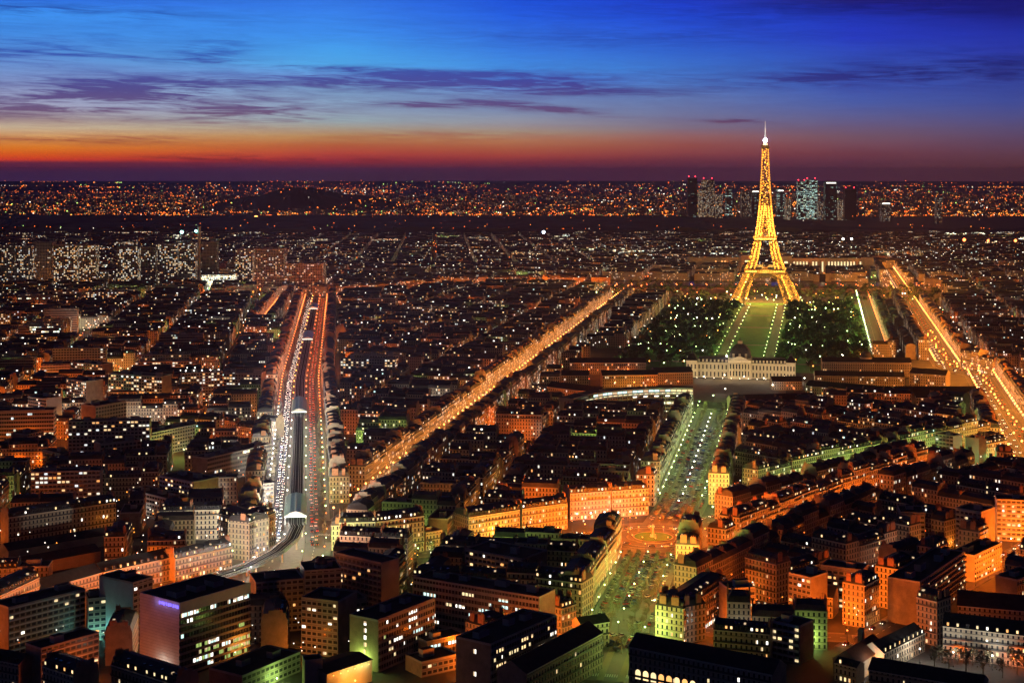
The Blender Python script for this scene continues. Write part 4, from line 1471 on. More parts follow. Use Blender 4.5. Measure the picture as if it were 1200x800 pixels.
# ------------------------------------------------------------------ street lamps
lr = random.Random(77)
LAMPS = []     # (x, y, colour, power factor, street phrase, z)
for s in ST:
    k = s.gap * 0.4
    i = 0
    while k < s.len:
        (p, t) = s.at(k)
        for sd_, col in () if s.name == 'right_diagonal' and k < 55 else ((-1, s.cl if not (s.name == 'boulevard' and k > 620) else 'orange'), (1, s.cr if not (s.name == 'boulevard' and k < 520) else ('green' if i % 2 else 'orange'))):
            off = sd_ * (s.hw - (3.2 if s.hw > 12 else 1.6))
            x, y = p[0] + t[1] * off, p[1] - t[0] * off
            if in_view(x, y, 15) and not any(o is not s and o.dist((x, y)) < o.hw - 3 for o in ST) and not OCC.hit((x, y, 1, 0, 0.4, 0.4)) and not (col in ('green', 'white') and hypot(x - ROUND[0], y - ROUND[1]) < 75):
                LAMPS.append((x, y, col, s.power * (0.35 + 1.5 * lr.random() ** 1.6) * (4.0 if s.name == 'boulevard' and col == 'white' else 1.0) * (0.35 if s.name == 'golden_avenue' and not 480 < k < 1150 else 1.0), s.phrase, s.lampz - 2.8 * (s.hw < 12)))
            if s.name == 'boulevard':
                off = sd_ * 6.6
                if i % 2 == 0:
                    LAMPS.append((p[0] + t[1] * off, p[1] - t[0] * off, ('white' if k < 650 else 'amber') if sd_ < 0 else ('red' if k > 600 else 'green'), 0.6, s.phrase, 6.0))
        k += s.gap * (1.0 if k < 900 else 1.35)
        i += 1
s = STREET['tree_avenue']
k = 70.0
while k < 760:
    p, t = s.at(k)
    if hypot(p[0] - ROUND[0], p[1] - ROUND[1]) > 62:
        LAMPS.append((p[0], p[1], 'green' if k < 300 else 'white', 0.9 + 0.8 * lr.random(), s.phrase, 6.5))
    k += 24
s = STREET['great_avenue']
k = 10.0
while k < 1000:
    p, t = s.at(k)
    LAMPS.append((p[0] + t[1] * lr.uniform(-6, 6), p[1] - t[0] * lr.uniform(-6, 6), lr.choice(('orange', 'amber', 'amber')), 6.0 * lr.uniform(0.4, 1.4), s.phrase, 9.0))  # extra lamps added in the roadway to brighten the avenue
    k += 21
for px, py in ((676, 609), (692, 608), (708, 607), (724, 607), (738, 606)):
    x, y = G(px, py)
    LAMPS.append((x, y - 4, 'white', 0.7, 'shopfronts left of the roundabout, added for their glow', 5.0))  # lamps added to give the white light of the shops
for k in range(14):
    a = 2 * pi * k / 14
    LAMPS.append((ROUND[0] + (ROUND_R + 3) * cos(a), ROUND[1] + (ROUND_R + 3) * sin(a), 'orange', 7.0, 'the roundabout', 4.5))
for k in range(12):
    a = 2 * pi * k / 12
    LAMPS.append((ROUND[0] + 16 * cos(a), ROUND[1] + 16 * sin(a), 'orange', 16.0, 'the roundabout island, added to light the roadway', 3.4))  # low lamp ring added to light the road from inside
r = random.Random(5)
for (x, y, col, st_) in LOCAL:
    if in_view(x, y, 0) and not reserved(x, y) and not any(s.dist((x, y)) < s.hw for s in ST) and not OCC.hit((x, y, 1, 0, 0.8, 0.8)):
        LAMPS.append((x, y, col, st_ * (0.4 if y < 1200 else 1.9 if y < 2300 else 3.2), 'a narrow side street', 7.5))
# the garden: lamps along the lawns, and among the trees
for sd_ in (-1, 1):
    s_ = 60
    while s_ < 960:
        for t_, stg in ((sd_ * 23, 1.1), (sd_ * 37, 0.3)):
            p = axis(s_, t_)
            LAMPS.append((p[0], p[1], 'green', stg * 0.9, 'the lawn of the long garden', 5.0))
        s_ += 58 if s_ > 300 else 40
for k in range(190):
    s_, t_ = r.uniform(30, 985), r.choice((-1, 1)) * r.uniform(45, 150)
    p = axis(s_, t_)
    LAMPS.append((p[0], p[1], r.choice(('green', 'green', 'green', 'white', 'amber')), r.uniform(0.12, 0.9), 'the dark trees of the long garden', 10.0))
for k in range(90):
    s_, t_ = r.uniform(1000, 1230), r.uniform(-320, 260)
    p = axis(s_, t_)
    if abs(p[1] - RIVER(p[0])) > 70:
        LAMPS.append((p[0], p[1], r.choice(('amber', 'white', 'orange', 'green')), r.uniform(0.2, 0.8), 'the river bank behind the tower', 6.0))
# square before the palace
for k in range(8):
    p = axis(-20 - 9 * (k % 3), -80 + 22 * k)
    LAMPS.append((p[0], p[1], 'white', 0.8, 'the parade ground of the palace', 6.0))
# big single floodlights seen in the picture, plus one added for a wall
for px, py, z, col, stg in ((1017, 786, 7, 'white', 0.9), (1078, 777, 7, 'white', 0.6), (1117, 781, 7, 'white', 0.6), (1163, 785, 7, 'white', 0.7), (945, 762, 6, 'green', 1.0), (864, 752, 5, 'white', 0.7), (1153, 545, 8, 'emerald', 2.2), (74, 484, 9, 'emerald', 3.0),
                            (735, 345, 12, 'blue', 5.0), (728, 350, 10, 'blue', 4.0), (305, 350, 9, 'blue', 3.0), (600, 795, 5, 'green', 0.6), (560, 662, 6, 'green', 0.9), (605, 668, 5, 'green', 0.8),
                            (420, 795, 4, 'amber', 1.4), (400, 799, 4, 'green', 1.2), (300, 798, 3, 'green', 0.8), (330, 790, 3, 'green', 0.8), (678, 752, 6, 'amber', 1.5), (512, 652, 6, 'green', 1.1), (540, 650, 6, 'green', 0.9), (450, 660, 6, 'orange', 1.0), (468, 684, 5, 'orange', 1.4),
                            (470, 712, 5, 'green', 0.5), (423, 785, 5, 'green', 0.9), (560, 772, 4, 'amber', 0.6), (200, 700, 5, 'teal', 0.15), (140, 742, 4, 'teal', 0.2), (118, 748, 4, 'teal', 0.3), (180, 738, 4, 'teal', 0.15), (188, 790, 4, 'white', 0.1), (100, 800, 4, 'orange', 0.9), (150, 800, 5, 'orange', 0.25), (15, 792, 4, 'violet', 0.4), (5, 690, 5, 'orange', 0.7), (40, 700, 5, 'orange', 0.7),  # faint white lamp by the office block is added to lighten its wall
                            (90, 694, 5, 'orange', 0.7), (140, 676, 5, 'orange', 0.8), (180, 666, 5, 'orange', 0.9), (228, 668, 6, 'orange', 1.3), (262, 660, 6, 'amber', 1.4), (275, 653, 6, 'green', 1.3), (1020, 780, 4, 'amber', 1.0), (1042, 768, 5, 'amber', 1.2), (57, 455, 6, 'amber', 2.0), (47, 458, 6, 'amber', 2.5), (230, 478, 6, 'green', 1.2), (265, 478, 6, 'amber', 1.2), (170, 486, 6, 'amber', 1.0),
                            (265, 510, 6, 'orange', 2.2), (250, 512, 6, 'orange', 2.0), (288, 512, 6, 'orange', 2.0), (318, 510, 6, 'orange', 2.0), (330, 532, 6, 'violet', 1.2), (52, 545, 6, 'orange', 1.0), (26, 546, 6, 'orange', 1.0), (55, 575, 6, 'violet', 1.4), (70, 578, 6, 'amber', 1.2), (205, 612, 6, 'orange', 1.0), (235, 604, 6, 'orange', 1.0), (170, 600, 5, 'white', 0.4),
                            (310, 600, 6, 'orange', 0.8), (1150, 720, 6, 'orange', 0.4), (1120, 770, 5, 'orange', 0.4), (1180, 775, 5, 'orange', 0.5), (690, 780, 6, 'amber', 0.9), (640, 800, 6, 'amber', 0.7), (1140, 628, 5, 'amber', 0.6), (1110, 640, 5, 'amber', 0.3), (1185, 640, 5, 'white', 0.4), (990, 705, 5, 'green', 0.2), (1015, 700, 5, 'amber', 0.2), (925, 640, 5, 'orange', 0.2),
                            (678, 436, 6, 'orange', 3.5), (690, 438, 6, 'orange', 3.5), (712, 437, 6, 'orange', 4.0), (735, 437, 6, 'orange', 4.0), (752, 436, 6, 'orange', 4.0), (720, 452, 6, 'amber', 3.0), (742, 452, 6, 'amber', 3.5), (765, 452, 6, 'orange', 4.0), (672, 448, 6, 'orange', 4.0), (690, 450, 6, 'orange', 4.0), (650, 471, 6, 'orange', 4.0), (668, 475, 6, 'orange', 4.0), (690, 478, 6, 'orange', 4.0), (705, 468, 6, 'orange', 3.0), (780, 453, 6, 'orange', 4.5), (795, 453, 6, 'orange', 3.0), (700, 428, 6, 'orange', 3.0), (972, 438, 4, 'orange', 1.4), (990, 438, 4, 'orange', 1.4), (1015, 438, 4, 'orange', 0.7), (870, 486, 6, 'orange', 2.0), (900, 486, 6, 'orange', 2.0), (980, 474, 6, 'orange', 1.2), (1080, 486, 6, 'orange', 2.0), (1120, 486, 6, 'orange', 2.2), (1142, 486, 6, 'amber', 2.0), (940, 484, 6, 'orange', 1.6), (810, 478, 6, 'green', 1.0), (836, 470, 6, 'green', 1.0), (850, 462, 6, 'white', 0.8), (905, 457, 6, 'white', 1.2), (930, 460, 5, 'red', 1.2)):
    x, y = G(px, py)
    if not OCC.hit((x, y, 1, 0, 0.7, 0.7)):
        LAMPS.append((x, y, col, stg, 'FLOOD', z))
    else:
        for dy in (2, 4, 7, 10, 14):
            if not OCC.hit((x, y - dy, 1, 0, 0.7, 0.7)):
                LAMPS.append((x, y - dy, col, stg, 'FLOOD', z))
                break
COLWORD = {'orange': 'orange', 'amber': 'amber', 'green': 'greenish white', 'white': 'bright white', 'teal': 'teal', 'red': 'deep orange-red', 'blue': 'bluish white', 'violet': 'violet', 'emerald': 'emerald green'}


def lamp_geo(mb, x, y, z, col, r_):
    mb.obox((x, y), (1, 0), (0, 1), -0.09, 0.09, -0.09, 0.09, 0, z - 0.3, 'iron', bottom=False)
    mb.ball((x, y, z), r_, 'lamp_' + col, 6, 4)


for k in range(11):                        # lamps added to light the walls of the riverside towers
    LAMPS.append((*G(8 + k * 33, 346 + 2 * (k % 3)), ('green', 'amber', 'white', 'orange')[k % 4], 4.5, 'the foot of the riverside towers', 12.0))
LAMPS.sort(key=lambda q: q[1])
lamp_meshes = {}
far_lamps = MB()
n_ind = 0
LAMP_CAP = 300
for i, (x, y, col, stg, phr, z) in enumerate(LAMPS):
    rad = (1.0 if 'broad' in phr else 0.36) if y < 1000 else 0.9 if 'broad' in phr and y < 2600 else 0.7 if 'golden' in phr and y < 2200 else 0.36 if y < 1000 else 0.45 if y < 1500 else 0.6 if y < 2300 else 0.85
    if phr in ('a narrow side street', 'the lawn of the long garden'):
        rad *= 0.7
    if stg < 0.4:
        rad *= 0.75
    pwr = BRIGHT * stg * (1.0 if y < 2400 else 1.25)
    par = None
    if n_ind < LAMP_CAP and abs(x) < 0.342 * y:
        n_ind += 1
        key = (col, z, round(rad, 2))
        if key not in lamp_meshes:
            a = MB()
            a.obox((0, 0), (1, 0), (0, 1), -0.2, 0.2, -0.2, 0.2, 0, 0.8, 'iron', bottom=False)
            a.obox((0, 0), (1, 0), (0, 1), -0.08, 0.08, -0.08, 0.08, 0.8, z - rad * 0.7, 'iron', bottom=False)
            b = MB()
            b.ball((0, 0, z), rad, 'lamp_' + col, 6, 4)
            lamp_meshes[key] = (a.mesh('post'), b.mesh('lantern'))
        root = empty('street_lamp', (x, y, 0))
        for nm, me in zip(('post', 'lantern'), lamp_meshes[key]):
            o = bpy.data.objects.new(nm, me)
            COL.objects.link(o)
            o.parent = root
        if phr == 'FLOOD':
            tag(root, COLWORD[col] + ' standalone yard lamp glowing between the nearer buildings', 'street lamp', COLWORD[col] + ' yard lamps')
        else:
            tag(root, COLWORD[col] + ' globe street lamp standing along ' + phr, 'street lamp', COLWORD[col] + ' lamps along ' + phr)
        par = root
    else:
        lamp_geo(far_lamps, x, y, z, col, rad)
    if y < 1500 or stg > 0.55 or i % 2 == 0:
        if par is not None:
            lamp_light(0, 0, z, col, pwr, 0.6, par)
        else:
            lamp_light(x, y, z, col, pwr, max(0.6, rad + 0.1))
tag(far_lamps.build('distant_street_lamps'), 'countless orange, white and green lamp points glimmering across the middle distance', 'street lamps', kind='stuff')
print('lamps', len(LAMPS))

# ------------------------------------------------------------------ houses
r = random.Random(11)
# labels of the surveyed ones are given; the rows get their street address
count = {}
for b in HOUSES:
    if b['street'] is not None:
        s = b['street']
        k = (s.name, b['sside'])
        b['ord'] = count.get(k, 0)
        count[k] = b['ord'] + 1
        b['label'] = '%s mansard house from %s, %s of %s' % (ordinal(b['ord']), s.near, s.sl if b['sside'] < 0 else s.sr, s.phrase)
        b['group'] = 'apartment buildings along ' + s.phrase
HOUSES.sort(key=lambda b: b['dist'])
APT = [b for b in HOUSES if b['name'] == 'apartment_building']
SLAB = [b for b in HOUSES if b['name'] == 'apartment_slab']
n_apt = 292 - sum(1 for b in SPECIAL if b['name'] == 'apartment_building')
n_slab = 110
FRAME = lambda b: abs(b['c'][0]) < 0.34 * b['c'][1] + 14
APT = [b for b in APT if FRAME(b)]
SLAB = [b for b in SLAB if FRAME(b)]
solo = set(id(b) for b in APT[:n_apt]) | set(id(b) for b in SLAB[:n_slab])
rows = [b for b in HOUSES if b['street'] is not None]
used_labels = set()
ZNAME = {1: 'left of the viaduct boulevard', 2: 'between the golden and car-park avenues', 3: 'right of the car-park avenue', 4: 'right of the long garden', 5: 'far out'}
marks = [(b['c'], b['label'].split(' with ')[0]) for b in []]


def place_words(b):
    """what a dark inner building stands behind or beside"""
    best, bd = None, 1e9
    for q in SPECIAL:
        c = P(q['O'], q['u'], q['n'], q['w'] / 2, q['d'] / 2)
        dd = hypot(c[0] - b['c'][0], c[1] - b['c'][1])
        if dd < bd and len(q['label'].split()) <= 7:
            bd, best = dd, (q, c)
    q, c = best
    dx, dy = b['c'][0] - c[0], b['c'][1] - c[1]
    if abs(dy) > abs(dx):
        w = 'behind' if dy > 0 else 'in front of'
    else:
        w = 'right of' if dx > 0 else 'left of'
    far = 'close' if bd < 45 else 'well' if bd < 110 else 'far'
    return far, w, q['label']


def solo_label(b):
    if b.get('label'):
        return
    far, w, ref = place_words(b)
    ref = ref.replace('orange-fronted', 'orange')
    fl = int(b['h'] / CH)
    base = 'dark slate-roofed house' if b.get('rmat') == 'slate_roof' else 'dull zinc-roofed house'
    if b['roof'] == 'flat':
        base = 'flat-roofed house'
    if b['name'] == 'apartment_slab':
        base = 'flat-topped slab'
    b['_lab'] = (base, far, w, ref)


for b in HOUSES:
    if id(b) in solo:
        solo_label(b)
seq = {}
for b in HOUSES:
    if id(b) in solo and not b.get('label'):
        seq.setdefault(b['_lab'], []).append(b)
NTH = ('nearest', 'second-nearest', 'third-nearest', 'fourth-nearest', 'fifth-nearest', 'sixth-nearest', 'seventh-nearest', 'eighth-nearest', 'ninth-nearest')
for lab, L in seq.items():
    base, far, w, ref = lab
    for i, b in enumerate(L):
        pre = '' if len(L) == 1 else (NTH[i] if i < 9 else ordinal(i) + '-nearest') + ' '
        words_ = ('%s%s %s %s the %s' % (pre, base, far, w, ref)).split()
        b['label'] = ' '.join(words_[:16])
        b['group'] = 'dark roofed houses inside the blocks' if b['name'] == 'apartment_building' else 'modern slabs among the old houses'
far_city = MB()
for b in HOUSES:
    rr = random.Random(int(b['bid'] * 1e6))
    if id(b) in solo:
        win = 0
        if b['dist'] < 1010:
            win = 7
        build_house(b, rr, windows=win)
    else:
        add_plain_house(far_city, b, rr, b['dist'])
tag(far_city.build('distant_buildings'), 'mass of dark roofed city blocks with scattered lit windows reaching to the woods', 'buildings', kind='stuff')
print('houses', len(HOUSES), 'solo', len(solo), 'faces', len(far_city.f))

for b in SPECIAL:
    rr = random.Random(int(b['bid'] * 1e6))
    O, u, n, w, d, h = b['O'], b['u'], b['n'], b['w'], b['d'], b['h']
    c = P(O, u, n, w / 2, d / 2)
    loc = (c[0], c[1], 0)
    blank = b.get('front') == 'blank'
    near = c[1] < 1100 and b['mat'] in ('stone_facade', 'slab_facade', 'office_facade', 'tower_facade') and b['lit'] > 0 and not blank
    b2 = dict(b)
    if b['mat'] == 'office_facade' and near:
        root = empty(b['name'], loc)
        tag(root, b['label'], b['cat'])
        mb = MB()
        mb.cur = (b['bid'], 0.0)
        house_walls(mb, b2, 2)
        fl = int(h / 3.3)
        a0 = 0.0
        for k in range(fl + 1):           # spandrels and fins of the long front stand proud of the glass
            z0, z1 = k * 3.3 - 0.35, k * 3.3 + 1.05
            mb.obox(O, u, n, 0.25, w - 0.25, -0.28, -0.004, max(0.02, z0), min(h - 0.1, z1), 'concrete')
        nf = int(w / 1.9)
        for i in range(nf + 1):
            a = min(w - 0.2, max(0.2, i * w / nf))
            mb.obox(O, u, n, a - 0.12, a + 0.12, -0.4, -0.281, 1.0, h - 0.2, 'concrete')
        adopt(mb.build('wall'), root, loc)
        mb = MB()
        house_roof(mb, b2, 2, rr)
        roof_plant(mb, b2, rr)
        adopt(mb.build('roof'), root, loc)
        for k in range(1, fl):
            i = 0
            while i < nf:
                if rr.random() < b['lit'] * 0.95:
                    run = rr.choice((1, 1, 2, 3, 4))
                    pm = rr.choice(b.get('panes', OP))
                    for q in range(i, min(nf, i + run)):
                        lit_window(root, loc, P(O, u, n, (q + 0.5) * w / nf, -0.02), u, k * 3.3 + 2.0, pm, 1.45, 1.5, 0)
                        N_WIN[0] += 1
                    i += run
                i += 1
        if b.get('stair'):                # blank end wall with one lit strip of stair windows
            for k in range(1, fl):
                if rr.random() < 0.7:
                    lit_window(root, loc, P(O, u, n, -0.02, d * 0.45), (-n[0], -n[1]), k * 3.3 + 1.8, 'pane_white' if rr.random() < 0.6 else 'pane_warm', 1.5, 1.9, 1)
        continue
    if blank:
        b2['mat'] = 'slab_facade'
        root = empty(b['name'], loc)
        tag(root, b['label'], b['cat'])
        mb = MB()
        mb.cur = (b['bid'], 0.02)
        A, B, C, D = P(O, u, n, 0, 0), P(O, u, n, w, 0), P(O, u, n, w, d), P(O, u, n, 0, d)
        mb.wall(A, B, 0, h, 'blank_wall')
        for p, q in ((B, C), (C, D), (D, A)):
            mb.wall(p, q, 0, h, 'slab_facade', 3.0)
        for k in range(1, int(h / 2.9)):
            mb.obox(O, u, n, -0.7, -0.01, 0.4, d - 0.4, k * 2.9 - 0.1, k * 2.9 + 0.8, 'concrete')
        adopt(mb.build('wall'), root, loc)
        mb = MB()
        house_roof(mb, b2, 2, rr)
        adopt(mb.build('roof'), root, loc)
        for k in range(5, 10):
            for q in range(9):
                if rr.random() < 0.22:
                    lit_window(root, loc, P(O, u, n, -0.02, (q + 0.7) * d / 10), (-n[0], -n[1]), k * 2.9 + 1.75, rr.choice(('pane_warm', 'pane_white', 'pane_orange')), 1.7, 1.3, 1)
        continue
    root = build_house(b2, rr, windows=34 if near else 0)
    if b.get('dome'):
        mb = MB()
        p = P(O, u, n, w * 0.5, d * 0.4)
        R_ = 3.4 if b['name'] == 'apartment_slab' else 7.0
        zb = h + (0.0 if b['roof'] == 'flat' else 4.0)
        mb.cyl(*p, zb - 0.5, zb + 1.5, R_, R_, 'concrete', 14)
        for k in range(4):
            a0, a1 = k * pi / 8, (k + 1) * pi / 8
            mb.cyl(*p, zb + 1.5 + R_ * sin(a0), zb + 1.5 + R_ * sin(a1), R_ * cos(a0), max(0.05, R_ * cos(a1)), 'zinc_roof', 14)
        adopt(mb.build('dome'), root, loc)
    if b.get('arches'):
        for k in range(11):
            if k in (3, 4, 6, 9):
                pm = 'pane_orange'
            else:
                pm = 'pane_warm' if k % 2 else 'pane_yellow'
            if k > 7 and k != 10:
                continue
            p0 = (k + 1.2) * 3.9
            mb = MB()
            q = []
            for j in range(9):
                a = pi * j / 8
                q.append((p0 + 1.35 * cos(a), 8.2 + 1.35 * sin(a)))
            q = [(p0 + 1.35, 5.2)] + q + [(p0 - 1.35, 5.2)]
            fr = [(*P(O, u, n, a, -0.05), z) for a, z in q]
            bk = [(*P(O, u, n, a, -0.001), z) for a, z in q]
            mb.face(fr, pm)
            for j in range(len(q)):
                j2 = (j + 1) % len(q)
                mb.face([fr[j], fr[j2], bk[j2], bk[j]], 'limestone')
            adopt(mb.build('arched_window'), root, loc)
    if 'yellow floodlit' in b['label']:
        for k in range(6):
            p = P(O, u, n, w * (k + 0.6) / 6.4, -1.6)
            lamp_light(p[0], p[1], h - 1.0, 'amber' if k < 2 else (0.95, 1.0, 0.35), 500, 0.3)
            mb = MB()
            mb.ball((p[0], p[1], h - 1.0), 0.2, 'lamp_amber', 6, 4)
            mb.beam((p[0], p[1], h - 0.8), (*P(O, u, n, w * (k + 0.6) / 6.4, -0.01), h - 0.4), 0.08, 'iron')
            adopt(mb.build('wall_lamp'), root, loc)
    if 'vertical teal' in b['label']:
        mb = MB()
        mb.obox(O, u, n, 0.2, 3.2, -0.3, -0.01, 2, h - 0.5, 'sign_teal')
        adopt(mb.build('light_strip'), root, loc)
    if 'along its roof' in b['label']:
        for k in range(5):
            p = P(O, u, n, w * (k + 0.5) / 5, 0.5)
            mb = MB()
            mb.obox(p, (1, 0), (0, 1), -0.08, 0.08, -0.08, 0.08, h, h + 1.6, 'iron')
            mb.ball((*p, h + 1.9), 0.5, 'lamp_white', 6, 4)
            adopt(mb.build('roof_lamp'), root, loc)
    if 'chapel' == b['name']:
        mb = MB()
        p = P(O, u, n, w * 0.9, d * 0.85)
        mb.obox(p, u, n, -1.2, 1.2, -1.2, 1.2, 0, h + 7.5, 'blank_wall', 'tile_roof')
        adopt(mb.build('bell_tower'), root, loc)

# white-walled office block of the left foreground, floor by floor
F, Lc, Rc, H1 = G(210, 707, 34.5), G(163, 695, 34.5), G(293, 683, 34.5), 34.5
root = empty('office_block', (*F, 0))
tag(root, 'big office block with a white blank side, violet sign and glowing window bands', 'office block')
u, n, L = frame_of(F, Rc)
D_ = hypot(Lc[0] - F[0], Lc[1] - F[1])
OCCF = rect(F, u, n, L, D_)
mb = MB()
A, B, C, D = F, P(F, u, n, L, 0), P(F, u, n, L, D_), P(F, u, n, 0, D_)
mb.wall(A, B, 0, H1, 'dark_glass')
mb.wall(B, C, 0, H1, 'white_panel')
mb.wall(C, D, 0, H1, 'concrete')
mb.wall(D, A, 0, H1, 'white_panel')
for k in range(1, 24):                       # panel joints of the side wall
    mb.obox(F, u, n, -0.03, -0.002, 0.1, D_ - 0.1, k * 1.45, k * 1.45 + 0.1, 'concrete')
mb.obox(F, u, n, 0.02, L - 0.02, -0.45, -0.004, H1 - 4.6, H1 + 0.5, 'white_panel')
for k in range(9):
    z = H1 - 4.6 - (k + 1) * 3.2
    mb.obox(F, u, n, 0.02, L - 0.02, -0.35, -0.004, z - 0.15, z + 1.0, 'concrete')
    for i in range(24):
        a = (i + 0.5) * L / 24
        mb.obox(F, u, n, a - 0.05, a + 0.05, -0.2, -0.004, z + 1.0, z + 3.05, 'steel')
adopt(mb.build('wall'), root, (*F, 0))
mb = MB()
mb.face([(*p, H1) for p in (A, B, C, D)], 'flat_roof')
for a in (8, 20, 31):
    mb.obox(F, u, n, a - 3, a + 3, 8, 15, H1, H1 + 2.6, 'concrete', 'flat_roof')
mb.obox(F, u, n, -0.04, 0.2, 0.2, D_, H1 - 0.2, H1 + 0.5, 'white_panel')
mb.obox(F, u, n, 0, L, D_ - 0.2, D_ + 0.02, H1 - 0.2, H1 + 0.5, 'white_panel')
adopt(mb.build('roof'), root, (*F, 0))
rr = random.Random(3)
rows_lit = {0: [0, 1, 2.2, 3.2, 4.2, 5.2, 10, 11, 16, 18, 19, 20, 21, 22, 23], 1: [2, 3], 3: [0], 5: [9, 10, 11, 12], 4: [], 6: [14, 15, 16], 7: [4, 5, 6, 8, 10], 8: [9, 10]}
rows_green = {5: [5, 6, 8], 6: [6, 8, 9, 11, 12, 18, 19, 20, 21, 22, 23], 7: [7, 9, 13, 14, 16, 17, 18, 19, 20, 21, 22, 23], 8: [15, 16, 18, 19, 20, 22], 4: [20, 21]}
for k, cols in rows_lit.items():
    for i in cols:
        z = H1 - 4.6 - (k + 1) * 3.2 + 2.0
        lit_window(root, (*F, 0), P(F, u, n, (int(i) + 1.0) * L / 24.6, -0.02), u, z, rr.choice(('pane_white', 'pane_white', 'pane_cool')), 1.55, 1.75, 0)
for k, cols in rows_green.items():
    for i in cols:
        z = H1 - 4.6 - (k + 1) * 3.2 + 2.0
        lit_window(root, (*F, 0), P(F, u, n, (i + 1.0) * L / 24.6, -0.02), u, z, 'pane_green', 1.55, 1.75, 0)
mb = MB()                                    # violet strip sign under the eave of the side wall
for k in range(9):
    q = 0.4 + k * 1.6
    mb.obox(F, u, n, -0.3, -0.034, q, q + 1.1 - (k % 3) * 0.2, H1 - 2.4 + 0.25 * (k % 2), H1 - 0.9, 'sign_violet')
adopt(mb.build('sign'), root, (*F, 0))
for q in (3, 9, 15):
    p = P(F, u, n, -2.2, q)
    lamp_light(p[0], p[1], H1 - 1.6, 'violet', 110, 0.3)
print('windows', N_WIN[0])
m, n_ = newmat('station_glass')
out = n_.node('ShaderNodeOutputMaterial')
p_ = n_.node('ShaderNodeBsdfPrincipled')
p_.inputs['Base Color'].default_value = (0.06, 0.12, 0.09, 1)
p_.inputs['Roughness'].default_value = 0.3
p_.inputs['Transmission Weight'].default_value = 0.35
tr = n_.node('ShaderNodeBsdfTranslucent')
tr.inputs[0].default_value = (0.25, 0.45, 0.32, 1)
mx = n_.node('ShaderNodeMixShader')
mx.inputs[0].default_value = 0.5
n_.t.links.new(p_.outputs[0], mx.inputs[1])
n_.t.links.new(tr.outputs[0], mx.inputs[2])
n_.t.links.new(mx.outputs[0], out.inputs[0])

m, n_ = newmat('water')
out = n_.node('ShaderNodeOutputMaterial')
p_ = n_.node('ShaderNodeBsdfPrincipled')
p_.inputs['Base Color'].default_value = (0.01, 0.014, 0.02, 1)
p_.inputs['Roughness'].default_value = 0.18
geo = n_.node('ShaderNodeNewGeometry')
bmp = n_.node('ShaderNodeBump')
bmp.inputs['Strength'].default_value = 0.3
n_.put(bmp.inputs['Height'], n_.noise(geo.outputs['Position'], 0.2, 3.0))
n_.t.links.new(bmp.outputs[0], p_.inputs['Normal'])
n_.t.links.new(p_.outputs[0], out.inputs[0])
for k, c in LCOL.items():
    glow('far_' + k, tuple(0.01 + 0.99 * v for v in c), {'orange': 3.2, 'red': 2.6, 'amber': 3.2}.get(k, 2.6))
HAZE = 2e-5
m, n_ = newmat('haze')
out = n_.node('ShaderNodeOutputMaterial')
v_ = n_.node('ShaderNodeVolumePrincipled')
v_.inputs['Color'].default_value = (0.48, 0.44, 1.0, 1)
v_.inputs['Density'].default_value = HAZE
n_.t.links.new(v_.outputs[0], out.inputs['Volume'])
m.cycles.homogeneous_volume = True
# ------------------------------------------------------------------ the iron tower
TC = AX1
TB = atan2(AXT[1], AXT[0]) - pi / 2
tu, tn = (cos(TB), sin(TB)), (-sin(TB), cos(TB))


def interp(tab, z):
    for (a, b), (c, d) in zip(tab, tab[1:]):
        if z <= c:
            return b + (d - b) * (z - a) / (c - a)
    return tab[-1][1]


TR = [(0, 62.5), (20, 52.5), (40, 42.5), (57, 34.5), (80, 26.5), (100, 21.2), (116, 17.6), (140, 13.6), (170, 10.6), (200, 8.5), (240, 6.3), (276, 5.0)]
TT = [(0, 25.0), (57, 15.0), (116, 9.5), (150, 8.6), (176, 10.0), (190, 10.0)]


def TP(x, y, z):
    return (TC[0] + tu[0] * x + tn[0] * y, TC[1] + tu[1] * x + tn[1] * y, z)


root = empty('lattice_tower', (*TC, 0))
tag(root, 'tall golden floodlit iron lattice tower with a white beacon at its tip', 'lattice tower')
tl = (*TC, 0)


def leg_corners(sx, sy, z):
    R_, T = interp(TR, z), interp(TT, z)
    i = max(0.0, R_ - T)
    return [TP(sx * a, sy * b, z) for a, b in ((R_, R_), (i, R_), (i, i), (R_, i))]


def lattice(mb, secs, tc, tb, sub=1):
    for A, B in zip(secs, secs[1:]):
        n = len(A)
        for i in range(n):
            j = (i + 1) % n
            mb.beam(A[i], B[i], tc, 'tower_iron')
            mb.beam(B[i], B[j], tb * 1.2, 'tower_iron')
            for q in range(sub):
                f0, f1 = q / sub, (q + 1) / sub
                a0 = tuple(A[i][k] + (B[i][k] - A[i][k]) * f0 for k in range(3))
                a1 = tuple(A[i][k] + (B[i][k] - A[i][k]) * f1 for k in range(3))
                b0 = tuple(A[j][k] + (B[j][k] - A[j][k]) * f0 for k in range(3))
                b1 = tuple(A[j][k] + (B[j][k] - A[j][k]) * f1 for k in range(3))
                mb.beam(a0, b1, tb, 'tower_iron')
                mb.beam(b0, a1, tb, 'tower_iron')


